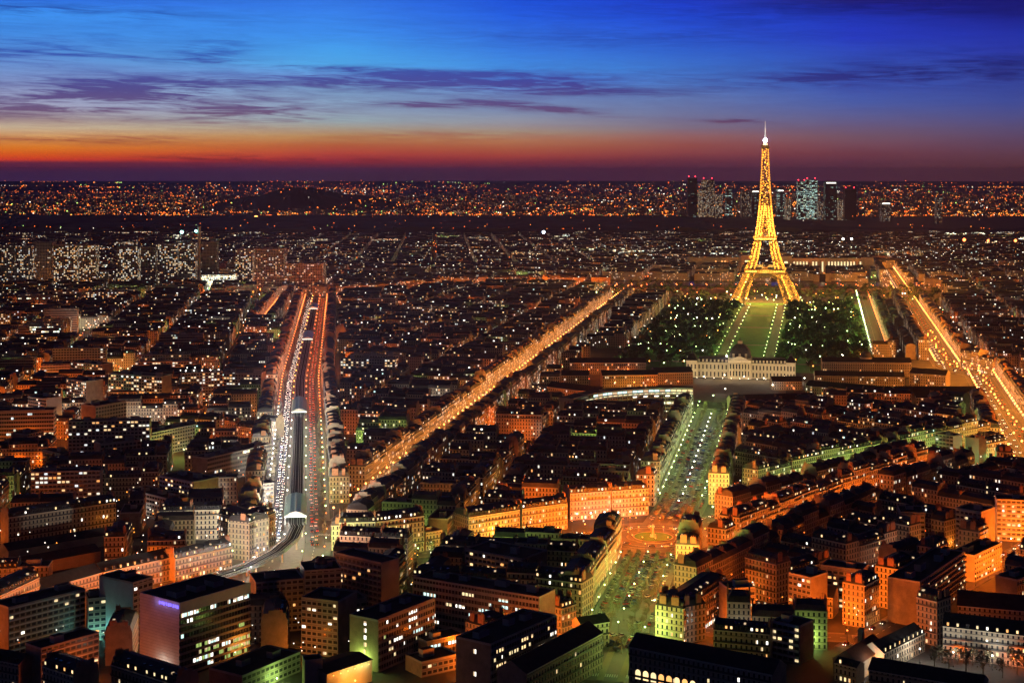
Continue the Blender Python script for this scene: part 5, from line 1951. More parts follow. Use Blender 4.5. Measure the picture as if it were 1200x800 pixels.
for sx in (-1, 1):
    for sy in (-1, 1):
        mb = MB()
        lattice(mb, [leg_corners(sx, sy, z) for z in (3, 11.7, 20.4, 29, 37.7, 46.4, 55)], 1.8, 1.1)
        adopt(mb.build('leg'), root, tl)
        mb = MB()
        lattice(mb, [leg_corners(sx, sy, z) for z in (61, 69.7, 78.4, 87, 95.7, 104.4, 113)], 1.5, 0.95)
        adopt(mb.build('upper_leg'), root, tl)
        mb = MB()
        for (a, b) in ((62, 62), (37.5, 62), (37.5, 37.5), (62, 37.5)):
            c = TP(sx * a, sy * b, 0)
            mb.obox(c, tu, tn, -4.5, 4.5, -4.5, 4.5, 0, 3.4, 'limestone', bottom=False)
        adopt(mb.build('footing'), root, tl)
mb = MB()
zs = [119, 130, 141, 152, 163, 174]
lattice(mb, [[TP(a * interp(TR, z), b * interp(TR, z), z) for a, b in ((1, 1), (0.34, 1), (-0.34, 1), (-1, 1), (-1, 0.34), (-1, -0.34), (-1, -1), (-0.34, -1), (0.34, -1), (1, -1), (1, -0.34), (1, 0.34))] for z in zs], 1.4, 0.8)
zs = [174, 184, 194, 203, 212, 221, 229, 237, 245, 253, 261, 269, 276]
lattice(mb, [[TP(a * interp(TR, z), b * interp(TR, z), z) for a, b in ((1, 1), (-1, 1), (-1, -1), (1, -1))] for z in zs], 1.7, 1.0)
adopt(mb.build('shaft'), root, tl)


def ring_box(mb, ro, ri, z0, z1, mat):
    for a0, a1, b0, b1 in ((-ro, ro, -ro, -ri), (-ro, ro, ri, ro), (-ro, -ri, -ri + 0.003, ri - 0.003), (ri, ro, -ri + 0.003, ri - 0.003)):
        mb.obox(TC, tu, tn, a0, a1, b0, b1, z0, z1, mat)


def gallery(name, R_, inner, z0, z1, zr, n):
    mb = MB()
    ring_box(mb, R_, inner, z0, z0 + 1.1, 'tower_iron')
    ring_box(mb, R_ + 1.2, R_ - 2.2, z1 - 0.8, z1, 'tower_iron')
    for i in range(n):
        f = -R_ + (i + 0.5) * 2 * R_ / n
        for (p, q) in (((f, -R_), (f, R_)), ((-R_, f), (R_, f))):
            for e in (p, q):
                mb.beam(TP(*e, z0 + 1), TP(*e, z1), 0.55, 'tower_iron')
                mb.beam(TP(*e, z1), TP(*e, zr), 0.3, 'tower_iron')
    for k in range(4):
        c = ((-1, -1), (1, -1), (1, 1), (-1, 1))
        p, q = c[k], c[(k + 1) % 4]
        mb.beam(TP(p[0] * R_, p[1] * R_, zr), TP(q[0] * R_, q[1] * R_, zr), 0.4, 'tower_iron')
    return adopt(mb.build(name), root, tl)


gallery('first_platform', 35.5, 15.0, 55.2, 61.5, 63.2, 20)
gallery('second_platform', 20.0, 5.0, 113.2, 118.4, 119.8, 12)
mb = MB()                                     # pavilions on the first platform
for a, b in ((-16, -27), (16, -27), (-16, 27), (16, 27)):
    mb.obox(TC, tu, tn, a - 11, a + 11, b - 4, b + 4, 61.5, 66.5, 'steel', 'zinc_roof')
adopt(mb.build('pavilion'), root, tl)
for ang in range(4):                          # the four great arches under the first platform
    mb = MB()
    c, s_ = cos(ang * pi / 2), sin(ang * pi / 2)

    def A_(x, off, z):
        return TP(x * c - off * s_, x * s_ + off * c, z)
    prev = None
    N_ = 16
    for i in range(N_ + 1):
        th = pi * i / N_
        x, z = 36.5 * cos(th), 13 + 38.5 * sin(th)
        x2, z2 = 39.8 * cos(th), 13 + 42.0 * sin(th)
        off = interp(TR, min(z, 55)) - 1.0
        cur = (A_(x, -off, z), A_(x2, -off, z2))
        if prev:
            mb.beam(prev[0], cur[0], 1.8, 'tower_iron')
            mb.beam(prev[1], cur[1], 1.8, 'tower_iron')
            mb.beam(prev[0], cur[1], 0.6, 'tower_iron')
        mb.beam(cur[0], cur[1], 0.6, 'tower_iron')
        prev = cur
    adopt(mb.build('arch'), root, tl)
    mb = MB()                                 # girder between arch and platform
    for i in range(14):
        x0, x1 = -21 + i * 3, -18 + i * 3
        mb.beam(A_(x0, -34.6, 50.0), A_(x1, -34.6, 55), 0.6, 'tower_iron')
        mb.beam(A_(x1, -34.6, 50.0), A_(x0, -34.6, 55), 0.6, 'tower_iron')
    mb.beam(A_(-22, -34.6, 50.0), A_(22, -34.6, 50.0), 0.9, 'tower_iron')
    adopt(mb.build('girder'), root, tl)
mb = MB()
mb.obox(TC, tu, tn, -8.2, 8.2, -8.2, 8.2, 275.6, 277, 'tower_iron')
mb.obox(TC, tu, tn, -6.6, 6.6, -6.6, 6.6, 277, 281, 'tower_iron')
mb.obox(TC, tu, tn, -7.4, 7.4, -7.4, 7.4, 281, 282, 'tower_iron')
mb.cyl(*TC, 282, 287, 4.6, 3.2, 'tower_iron', 10)
adopt(mb.build('top_platform'), root, tl)
mb = MB()
mb.ball((*TC, 290.5), 4.0, 'beacon_white', 10, 6)
adopt(mb.build('beacon'), root, tl)
mb = MB()
mb.cyl(*TC, 287, 300, 2.2, 1.6, 'white_panel', 8)
mb.cyl(*TC, 300, 313, 1.3, 1.0, 'white_panel', 8)
mb.cyl(*TC, 313, 325, 0.6, 0.3, 'white_panel', 6)
for z in (296, 302, 308, 314):
    mb.obox(TC, tu, tn, -2.2, 2.2, -0.25, 0.25, z, z + 0.5, 'steel')
adopt(mb.build('antenna'), root, tl)
bulbs, flash = MB(), MB()  # oversized bulbs: their glow stands in for gold floodlight on the iron
r = random.Random(99)
for sx in (-1, 1):
    for sy in (-1, 1):
        for z in list(range(6, 54, 3)) + list(range(64, 112, 3)) + list(range(121, 174, 4)):
            cs_ = leg_corners(sx, sy, z)
            for p in cs_ + [tuple((cs_[i_][k_] + cs_[(i_ + 1) % 4][k_]) / 2 + (r.uniform(-1, 1)) for k_ in range(3)) for i_ in range(4)]:
                if r.random() < 0.9:
                    bulbs.ball(p, 1.25, 'tower_bulb', 5, 3)
                if r.random() < 0.16:
                    flash.ball(p, 0.7, 'tower_flash', 5, 3)
for z in range(118, 276, 3):
    R_ = interp(TR, z)
    for a, b in ((1, 1), (-1, 1), (-1, -1), (1, -1)):
        bulbs.ball(TP(a * R_, b * R_, z), 1.25, 'tower_bulb', 5, 3)
        q_ = r.uniform(-0.75, 0.75)
        bulbs.ball(TP(*((a * R_, q_ * R_) if a * b > 0 else (q_ * R_, b * R_)), z + r.uniform(-1.4, 1.4)), 1.0, 'tower_bulb', 5, 3)
    if r.random() < 0.9:
        flash.ball(TP(r.choice((-1, 1)) * R_, -R_, z), 0.6, 'tower_flash', 5, 3)
for R_, z in ((36.5, 60), (20.5, 117.5)):
    for i in range(16):
        f = -R_ + (i + 0.5) * 2 * R_ / 16
        bulbs.ball(TP(f, -R_ - 0.6, z), 0.5, 'tower_bulb', 5, 3)
o = adopt(bulbs.build('light_bulbs'), root, tl)
o['kind'] = 'stuff'
o = adopt(flash.build('flash_bulbs'), root, tl)
o['kind'] = 'stuff'
GOLD = (1.0, 0.48, 0.08)
TWR = 24.0
for sx in (-1, 1):
    for sy in (-1, 1):
        for z, pw in ((9, 16000), (20, 16000), (32, 16000), (45, 14000), (66, 12000), (78, 10000), (90, 9000), (102, 8000)):
            R_, T = interp(TR, z), interp(TT, z)
            q = R_ - T / 2
            lamp_light(*TP(sx * q, sy * q, z), GOLD, pw * TWR, 1.0)
for z, pw in ((122, 16000), (134, 15000), (146, 14000), (158, 13000), (170, 12000), (182, 11000), (194, 10000), (206, 9000), (218, 8000), (230, 7500), (242, 7000), (254, 6500), (266, 6500)):
    for a in ((-1, -1), (1, 1)) if z < 175 else ((0, 0),):
        q = max(0, interp(TR, z) - interp(TT, min(z, 190)) / 2) if z < 175 else 0
        lamp_light(*TP(a[0] * q, a[1] * q, z), GOLD, pw * TWR, 0.8)
for x, y in ((0, -24), (0, 24), (-24, 0), (24, 0)):
    lamp_light(*TP(x, y, 42), GOLD, 9000 * TWR, 1.5)
    lamp_light(*TP(x, y, 70), GOLD, 6000 * TWR, 1.0)
for x, y in ((-7, -7), (7, -7), (7, 7), (-7, 7)):
    lamp_light(*TP(x, y, 292), (0.85, 0.9, 1.0), 60000, 1.0)

# ------------------------------------------------------------------ lawns and paths of the long garden
for a, b in ((150, 330), (345, 560), (585, 760), (770, 940)):
    sheet('lawn', [axis(a, -21), axis(a, 21), axis(b, 21), axis(b, -21)], 0.03, 'lawn_grass')
for sd_ in (-1, 1):
    sheet('path', [axis(70, sd_ * 24), axis(70, sd_ * 36), axis(970, sd_ * 36), axis(970, sd_ * 24)], 0.022, 'gravel_path')
for a in (140, 336, 572, 764, 945):
    sheet('path', [axis(a - 6, -150), axis(a - 6, 150), axis(a + 6, 150), axis(a + 6, -150)], 0.018, 'gravel_path')
sheet('garden_ground', [axis(60, -152), axis(60, 165), axis(1010, 165), axis(1010, -152)], 0.010, 'lawn_grass')
sheet('parade_ground', [axis(-185, -68), axis(-185, 55), axis(-12, 55), axis(-12, -68)], 0.012, 'gravel_path')
# floodlights of the lawns (white-green lamps on the kerb)
# ------------------------------------------------------------------ river
mb = MB()
xs = [-1900, -900, -300, 200, 700, 1400, 2600]
for a, b in zip(xs, xs[1:]):
    mb.face([(a, RIVER(a) - 55, 0.03), (b, RIVER(b) - 55, 0.03), (b, RIVER(b) + 55, 0.03), (a, RIVER(a) + 55, 0.03)], 'water')
tag(mb.build('river'), kind='structure')

# ------------------------------------------------------------------ floodlit palace at the foot of the garden
pu, pn = AXR, AXT                       # facade runs to the right, depth goes away from the viewer
po = axis(0, 0)
root = empty('palace', (*po, 0))
tag(root, 'floodlit cream palace with a square dome between two long wings', 'palace')
pl = (*po, 0)


def pal_win(mb, a0, a1, b, z0, z1, n_, mat='dark_glass', w=1.5):
    for i in range(n_):
        a = a0 + (i + 0.5) * (a1 - a0) / n_
        mb.obox(po, pu, pn, a - w / 2, a + w / 2, b - 0.06, b - 0.004, z0, z1, mat)


for a0, a1, nm in ((-46, -11, 'wing'), (15, 54, 'wing')):
    mb = MB()
    mb.obox(po, pu, pn, a0, a1, 0, 18, 0, 17, 'limestone', bottom=False)
    mb.obox(po, pu, pn, a0 - 0.3, a1 + 0.3, -0.6, -0.01, 16.2, 17.3, 'limestone')
    mb.obox(po, pu, pn, a0 - 0.2, a1 + 0.2, -0.35, -0.012, 8.2, 8.8, 'limestone')
    k = int((a1 - a0) / 3.9)
    pal_win(mb, a0, a1, -0.004, 1.5, 6.5, k)
    pal_win(mb, a0, a1, -0.004, 9.8, 14.6, k)
    for i in range(k + 1):
        a = a0 + i * (a1 - a0) / k
        mb.obox(po, pu, pn, a - 0.45, a + 0.45, -0.5, -0.013, 0, 16.1, 'limestone')
    wg = adopt(mb.build(nm), root, pl)
    mb = MB()
    mb.frustum([P(po, pu, pn, *q) for q in ((a0, 0), (a1, 0), (a1, 18), (a0, 18))], 17.3, [P(po, pu, pn, *q) for q in ((a0 + 1.5, 3), (a1 - 1.5, 3), (a1 - 1.5, 15), (a0 + 1.5, 15))], 22.5, 'slate_roof', 'zinc_roof')
    for i in range(k):
        a = a0 + (i + 0.5) * (a1 - a0) / k
        mb.obox(po, pu, pn, a - 0.9, a + 0.9, 0.3, 2.6, 17.6, 20.6, 'limestone', 'zinc_roof')
    o = mb.build('roof')
    o.parent = wg
mb = MB()                                # end pavilions
for a0, a1 in ((-58, -46), (54, 64)):
    mb.obox(po, pu, pn, a0, a1, -3, 20, 0, 19, 'limestone', bottom=False)
    pal_win(mb, a0, a1, -3.004, 1.5, 6.5, 3)
    pal_win(mb, a0, a1, -3.004, 9.8, 15, 3)
    mb.obox(po, pu, pn, a0 - 0.4, a1 + 0.4, -3.7, -3.01, 18, 19.2, 'limestone')
    mb.frustum([P(po, pu, pn, *q) for q in ((a0, -3), (a1, -3), (a1, 20), (a0, 20))], 19, [P(po, pu, pn, *q) for q in ((a0 + 3.5, 5), (a1 - 3.5, 5), (a1 - 3.5, 12), (a0 + 3.5, 12))], 26, 'slate_roof', 'zinc_roof')
    mb.cyl(*P(po, pu, pn, (a0 + a1) / 2, 8.5), 26, 30, 0.8, 0.2, 'zinc_roof', 6)
adopt(mb.build('end_pavilion'), root, pl)
mb = MB()
mb.obox(po, pu, pn, -11, 15, -4, 20, 0, 23, 'limestone', bottom=False)
for i in range(8):
    a = -9.6 + i * 3.29
    c = P(po, pu, pn, a, -5.4)
    mb.cyl(*c, 2.0, 18.5, 0.85, 0.75, 'limestone', 10)
mb.obox(po, pu, pn, -11, 15, -6.6, -4.01, 0, 2.0, 'limestone')
mb.obox(po, pu, pn, -11.2, 15.2, -6.7, -4.01, 18.5, 21.0, 'limestone')
pts = [P(po, pu, pn, a, -6.4) for a in (-10.5, 14.5, 2)]
bk = [P(po, pu, pn, a, -4.02) for a in (-10.5, 14.5, 2)]
mb.face([(*pts[0], 21.0), (*pts[1], 21.0), (*pts[2], 26.0)], 'limestone')
mb.face([(*pts[0], 21.0), (*pts[2], 26.0), (*bk[2], 26.0), (*bk[0], 21.0)], 'limestone')
mb.face([(*pts[1], 21.0), (*pts[2], 26.0), (*bk[2], 26.0), (*bk[1], 21.0)], 'limestone')
pal_win(mb, -10, 14, -4.004, 3, 8.5, 7)
pal_win(mb, -10, 14, -4.004, 11, 16.5, 7)
adopt(mb.build('central_pavilion'), root, pl)
mb = MB()                                # square dome
lev = [(23, 12.0), (27, 11.6), (31, 10.4), (34.5, 8.2), (37, 5.4), (38.4, 3.2)]
for (z0, h0), (z1, h1) in zip(lev, lev[1:]):
    mb.frustum([P(po, pu, pn, 2 + a * h0, 8 + b * h0 * 0.85) for a, b in ((-1, -1), (1, -1), (1, 1), (-1, 1))], z0, [P(po, pu, pn, 2 + a * h1, 8 + b * h1 * 0.85) for a, b in ((-1, -1), (1, -1), (1, 1), (-1, 1))], z1, 'zinc_roof', 'zinc_roof')
mb.obox(po, pu, pn, -0.6, 4.6, 5.8, 10.2, 38.4, 41.5, 'limestone', 'zinc_roof')
mb.cyl(*P(po, pu, pn, 2, 8), 41.5, 46, 0.7, 0.15, 'zinc_roof', 6)
for a in (-5, 2, 9):
    mb.obox(po, pu, pn, a - 1.3, a + 1.3, -2.6, 0, 23.2, 28.0, 'limestone', 'zinc_roof')
adopt(mb.build('dome'), root, pl)
for i in range(13):                      # floodlights on the ground before the facade
    a = -55 + i * 9.6
    p = P(po, pu, pn, a, -12)
    lamp_light(p[0], p[1], 1.5, (1.0, 0.64, 0.27), 16000, 0.5)
    mb = MB()
    mb.obox(p, pu, pn, -0.7, 0.7, -0.4, 0.4, 0, 0.9, 'iron')
    mb.ball((*p, 1.2), 0.3, 'lamp_white', 6, 3)
    adopt(mb.build('floodlight'), root, pl)
p = P(po, pu, pn, -12.5, -3)
mb = MB()
mb.ball((p[0], p[1], 25), 0.9, 'lamp_white', 6, 4)
mb.beam((p[0], p[1], 19), (p[0], p[1], 24.2), 0.3, 'iron')
adopt(mb.build('roof_lamp'), root, pl)
lamp_light(p[0], p[1], 25, WHITE, 9000, 1.0)

# ------------------------------------------------------------------ curved institute with a lit top floor
root = empty('curved_institute', (80, 1490, 0))
cl_ = (80, 1490, 0)
tag(root, 'curved glass institute with a bright lit top-floor band and a pale end wall', 'institute')
Za = 23.0
arc = [G(672, 467, Za), G(690, 462, Za), G(712, 458.5, Za), G(735, 456.5, Za), G(760, 455, Za), G(786, 454.5, Za), G(812, 455, Za)]
fine_ = []
for (a, b) in zip(arc, arc[1:]):
    for k in range(4):
        fine_.append((a[0] + (b[0] - a[0]) * k / 4, a[1] + (b[1] - a[1]) * k / 4))
fine_.append(arc[-1])
mw_, mr_, ml_ = MB(), MB(), MB()
mw_.cur = (0.37, 0.16)
dp = 15.0
for i, (a, b) in enumerate(zip(fine_, fine_[1:])):
    u, n, L = frame_of(a, b)
    mw_.wall(a, b, 0, Za - 4.2, 'office_facade', None)
    mw_.obox(a, u, n, 0, L, -0.4, -0.01, Za - 0.9, Za + 0.5, 'concrete')
    mw_.obox(a, u, n, 0, L, -0.3, -0.01, Za - 4.6, Za - 3.7, 'concrete')
    mr_.face([(*a, Za), (*b, Za), (*P(b, u, n, 0, dp), Za), (*P(a, u, n, 0, dp), Za)], 'flat_roof')
    mw_.wall(P(b, u, n, 0, dp), P(a, u, n, 0, dp), 0, Za, 'concrete')
    mw_.obox(a, u, n, -0.2, 0.2, -0.5, -0.01, 0, Za - 4.6, 'concrete')
    mw_.wall(P(a, u, n, 0, 0.3), P(b, u, n, 0, 0.3), Za - 4.2, Za, 'dark_glass')
    if i > 4:
        ml_.obox(a, u, n, 0.3, L - 0.3, 0.1, 0.25, Za - 3.4, Za - 1.4, 'pane_yellow' if i > 19 else ('pane_cool' if i % 3 else 'pane_dim'))
    if i > 11 and i % 2:
        ml_.obox(a, u, n, 0.3, L * 0.8, -0.06, -0.005, Za - 8.2, Za - 7.0, 'pane_white')
u0, n0, L0 = frame_of(fine_[0], fine_[1])
u1, n1, L1 = frame_of(fine_[-2], fine_[-1])
mw_.wall(P(fine_[0], u0, n0, 0, dp), fine_[0], 0, Za, 'blank_wall')
mw_.wall(fine_[-1], P(fine_[-1], u1, n1, 0, dp), 0, Za, 'blank_wall')
adopt(mw_.build('wall'), root, cl_)
adopt(mr_.build('roof'), root, cl_)
adopt(ml_.build('lit_floor_band'), root, cl_)

# ------------------------------------------------------------------ elevated railway and its stations
def via(s_):
    return STREET['boulevard'].at(s_)


b_ = STREET['boulevard']
path = [(-186, 812), (-168, 838), (-150, 868), (-140, 900), (-136, 930), (-137, 962)]
s0 = 120
path += [b_.at(s)[0] for s in range(s0, int(b_.len) - 60, 40)]
root = empty('elevated_railway', (*path[5], 0))
rl_ = (*path[5], 0)
tag(root, 'dark elevated railway viaduct running up the boulevard and curving left at its near end', 'viaduct')
deck, gird, rails = MB(), MB(), MB()
ZD = 6.6


def offs(i, o):
    a = path[max(0, i - 1)]
    c = path[min(len(path) - 1, i + 1)]
    L = hypot(c[0] - a[0], c[1] - a[1])
    return (path[i][0] + (c[1] - a[1]) / L * o, path[i][1] - (c[0] - a[0]) / L * o)


for i in range(len(path) - 1):
    A = [offs(i, -4.2), offs(i, 4.2), offs(i + 1, 4.2), offs(i + 1, -4.2)]
    deck.prism(A, ZD - 0.7, ZD, 'steel', 'flat_roof')
    for o in (-4.5, 4.5):
        p, q = offs(i, o), offs(i + 1, o)
        gird.beam((*p, ZD - 0.4), (*q, ZD - 0.4), 0.5, 'steel')
        gird.beam((*p, ZD + 1.2), (*q, ZD + 1.2), 0.4, 'steel')
        L = hypot(q[0] - p[0], q[1] - p[1])
        k = max(2, int(L / 3.5))
        for j in range(k):
            f0, f1 = j / k, (j + 1) / k
            x = (p[0] + (q[0] - p[0]) * f0, p[1] + (q[1] - p[1]) * f0)
            y = (p[0] + (q[0] - p[0]) * f1, p[1] + (q[1] - p[1]) * f1)
            gird.beam((*x, ZD - 0.4), (*y, ZD + 1.2), 0.2, 'steel')
            gird.beam((*x, ZD - 0.4), (*x, ZD + 1.2), 0.22, 'steel')
    for o in (-2.6, -1.2, 1.2, 2.6):
        rails.beam((*offs(i, o), ZD + 0.12), (*offs(i + 1, o), ZD + 0.12), 0.18, 'paint_white')
adopt(deck.build('deck'), root, rl_)
adopt(gird.build('girder'), root, rl_)
adopt(rails.build('rails'), root, rl_)
for i in range(1, min(len(path), 48)):
    for o in (-3.2, 3.2):
        p = offs(i, o)
        mb = MB()
        mb.cyl(*p, 0.0, ZD - 0.9, 0.55, 0.45, 'limestone', 8)
        mb.obox(p, (1, 0), (0, 1), -0.8, 0.8, -0.8, 0.8, ZD - 0.95, ZD - 0.71, 'limestone')
        adopt(mb.build('pier'), root, rl_)
for k, (sa, sb, lab) in enumerate(((128, 190, 'near glass-roofed viaduct station glowing green at the boulevard foot'), (560, 640, 'middle viaduct station with a bright white end wall'), (1180, 1270, 'far viaduct station with a white-lit end high up the boulevard'), (1640, 1720, 'last small viaduct station in the orange light'))):
    (p, t), (q, _) = b_.at(sa), b_.at(sb)
    n = (t[1], -t[0])
    root = empty('station_hall', (*p, 0))
    tag(root, lab, 'station hall')
    L = sb - sa
    mb = MB()
    for o in (-7.0, 6.4):
        mb.obox(p, t, n, 0, L, o, o + 0.6, ZD - 2, ZD + 3.4, 'steel')
    mb.obox(p, t, n, 0, L, -7.0, 7.0, ZD - 1.0, ZD - 0.72, 'steel')
    adopt(mb.build('wall'), root, (*p, 0))
    mb = MB()
    for i in range(int(L / 4)):
        a0, a1 = i * 4 + 0.15, i * 4 + 3.85
        for o0, z0, o1, z1 in ((-7.4, 3.4, -3.4, 5.6), (-3.4, 5.6, 0, 6.4), (0, 6.4, 3.4, 5.6), (3.4, 5.6, 7.4, 3.4)):
            mb.face([(*P(p, t, n, a0, o0), ZD + z0), (*P(p, t, n, a1, o0), ZD + z0), (*P(p, t, n, a1, o1), ZD + z1), (*P(p, t, n, a0, o1), ZD + z1)], 'station_glass')
        mb.beam((*P(p, t, n, i * 4, -7.4), ZD + 3.4), (*P(p, t, n, i * 4, 0), ZD + 6.45), 0.3, 'steel')
        mb.beam((*P(p, t, n, i * 4, 7.4), ZD + 3.4), (*P(p, t, n, i * 4, 0), ZD + 6.45), 0.3, 'steel')
    adopt(mb.build('roof'), root, (*p, 0))
    mb = MB()
    g = [(-7, 3.4), (7, 3.4), (3.4, 5.6), (0, 6.5), (-3.4, 5.6)]
    mb.face([(*P(p, t, n, -0.1, o), ZD + z) for o, z in g], 'white_panel')
    mb.obox(p, t, n, -0.5, -0.11, -7, 7, ZD + 2.7, ZD + 3.4, 'pane_white')
    adopt(mb.build('end_gable'), root, (*p, 0))
    c = P(p, t, n, -3, 0)
    lamp_light(c[0], c[1], ZD + 4.2, WHITE, 900, 0.5)
    for i in range(3):
        c = P(p, t, n, L * (i + 0.5) / 3, 0)
        lamp_light(c[0], c[1], ZD + 2.8, (0.6, 1.0, 0.6), 500, 0.5)

# ------------------------------------------------------------------ towers by the river, left
def tower(name, cat, label, x0, x1, ytop, ybase, mat, lit, depth=None, top=None, bands=False, yaw=0.0):
    D = CAM_H * FOC / (ybase - HORIZON)
    h = CAM_H - (ytop - HORIZON) * D / FOC
    X0, X1 = (x0 - 600) / FOC * D, (x1 - 600) / FOC * D
    w = X1 - X0
    d = depth or max(16, w * 0.8)
    u = (cos(yaw), sin(yaw))
    n = (-u[1], u[0])
    b = dict(name=name, cat=cat, label=label, O=(X0, D), u=u, n=n, w=w, d=d, h=h, mat=mat, roof='flat', lit=lit, side='win', bid=RNG.random(), bands=bands, bal=0.6, bh=0.6)
    loc = (X0 + w / 2, D + d / 2, 0)
    root = empty(name, loc)
    tag(root, label, cat)
    mb = MB()
    mb.cur = (b['bid'], lit)
    house_walls(mb, b, 1)
    adopt(mb.build('wall'), root, loc)
    mb = MB()
    house_roof(mb, b, 1, RNG)
    roof_plant(mb, b, RNG)
    adopt(mb.build('roof'), root, loc)
    if top:
        mb = MB()
        if top[0] == 'beacon':
            for a in (0.15, 0.85):
                mb.beam((*P(b['O'], u, n, w * a, d / 2), h), (*P(b['O'], u, n, w * a, d / 2), h + 8), 0.6, 'steel')
                mb.ball((*P(b['O'], u, n, w * a, d / 2), h + 9), 2.2, 'red_beacon', 6, 4)
        else:
            mb.obox(b['O'], u, n, w * 0.1, w * 0.9, -0.8, -0.1, h - 9, h - 3, top[1])
        adopt(mb.build('beacon' if top[0] == 'beacon' else 'sign'), root, loc)
    return root


TB_ = ('tower_block', 'tower block')
for row in (
    (0, 17, 288, 341, .16, 'greenish', 'leftmost riverside tower block at the picture edge'), (18, 37, 288, 341, 0.22, '', 'pink-sided riverside tower block, second from the left edge'), (39, 61, 284, 338, .05, '', 'darkest riverside tower block, third from the left edge'),
    (63, 90, 287, 342, 0.34, '', 'broad riverside tower block full of lit windows, fourth from the left edge'), (93, 112, 287, 342, 0.3, '', 'riverside tower block with a greenish lit side, fifth from the left edge'), (136, 161, 289, 340, 0.32, '', 'riverside tower block standing left of the gap with a lit court'),
    (165, 182, 290, 340, .1, '', 'slim riverside tower block with one bright window strip'), (185, 208, 286, 340, 0.3, '', 'riverside tower block just left of the chimney pair'), (209, 229, 285, 340, 0.28, '', 'riverside tower block touching the tall chimney'),
    (237, 254, 284, 332, .05, '', 'unlit dark tower block right of the tall chimney'), (276, 296, 292, 342, 0.32, '', 'riverside tower block right of the bright low hall'), (298, 332, 292, 341, .16, '', 'wide riverside tower block, last of the high row'),
    (334, 378, 309, 345, .12, '', 'lower wide slab closing the riverside row near the viaduct end')):
    x0, x1, yt, yb, lit, _, lab = row
    tower(*TB_, lab, x0, x1, yt, yb, 'tower_facade', lit)
D = CAM_H * FOC / (341 - HORIZON)
root = empty('chimney_stack', ((233.5 - 600) / FOC * D, D, 0))
tag(root, 'tall slender pale chimney stack rising above the riverside tower blocks', 'chimney')
mb = MB()
mb.cyl(0, 0, 0, 128, 3.6, 2.9, 'concrete', 12)
o = mb.build('stack')
o.parent = root
mb = MB()
mb.ball((-6, -2, 118), 2.6, 'lamp_teal', 6, 4)
mb.beam((-6, -2, 0), (-6, -2, 117), 0.5, 'steel')
o = mb.build('side_lamp')
o.parent = root
tower('exhibition_hall', 'hall', 'low brightly lit hall at the foot of the chimney', 236, 272, 322, 341, 'office_facade', 0.9, depth=40)
lx, ly = G(255, 343)
lamp_light(lx, ly - 10, 14, 'amber', 40000, 2)
mb = MB()
mb.ball((lx, ly - 10, 14), 2.0, 'lamp_amber', 6, 4)
mb.beam((lx, ly - 10, 0), (lx, ly - 10, 13), 0.5, 'iron')
tag(mb.build('floodlight_mast'), 'amber floodlight mast before the low bright hall by the chimney', 'floodlight')
lx, ly = G(112, 343)
lamp_light(lx, ly - 6, 10, 'green', 30000, 2)
mb = MB()
mb.ball((lx, ly - 6, 10), 2.0, 'lamp_green', 6, 4)
mb.beam((lx, ly - 6, 0), (lx, ly - 6, 9), 0.5, 'iron')
tag(mb.build('floodlight_mast'), 'greenish floodlight mast between the fifth and sixth riverside towers', 'floodlight')
for k, (px, py, z, col, rad, lab) in enumerate(((637, 272, 60, 'blue', 8, 'brilliant bluish floodlight mast alone before the dark woods'), (988, 280, 40, 'white', 6, 'left one of two white floodlight masts right of the tower'), (998, 280, 40, 'white', 6, 'right one of two white floodlight masts right of the tower'),
                                                (1130, 281, 30, 'orange', 9, 'brightest orange floodlight mast, nearest the broad avenue'), (1158, 282, 30, 'orange', 7, 'middle orange floodlight mast of three at the right'), (1190, 282, 30, 'orange', 8, 'orange floodlight mast at the right picture edge'),
                                                (213, 272, 50, 'teal', 9, 'teal-white floodlight mast above the left towers'), (300, 255, 15, 'amber', 18, 'large amber floodlight glare at the near edge of the far suburbs'))):
    x, y = G(px, py, z)
    mb = MB()
    mb.beam((x, y, 0), (x, y, z), 1.0, 'iron')
    mb.ball((x, y, z), rad * 0.55, 'lamp_' + col, 8, 5)
    tag(mb.build('floodlight_mast'), lab, 'floodlight')

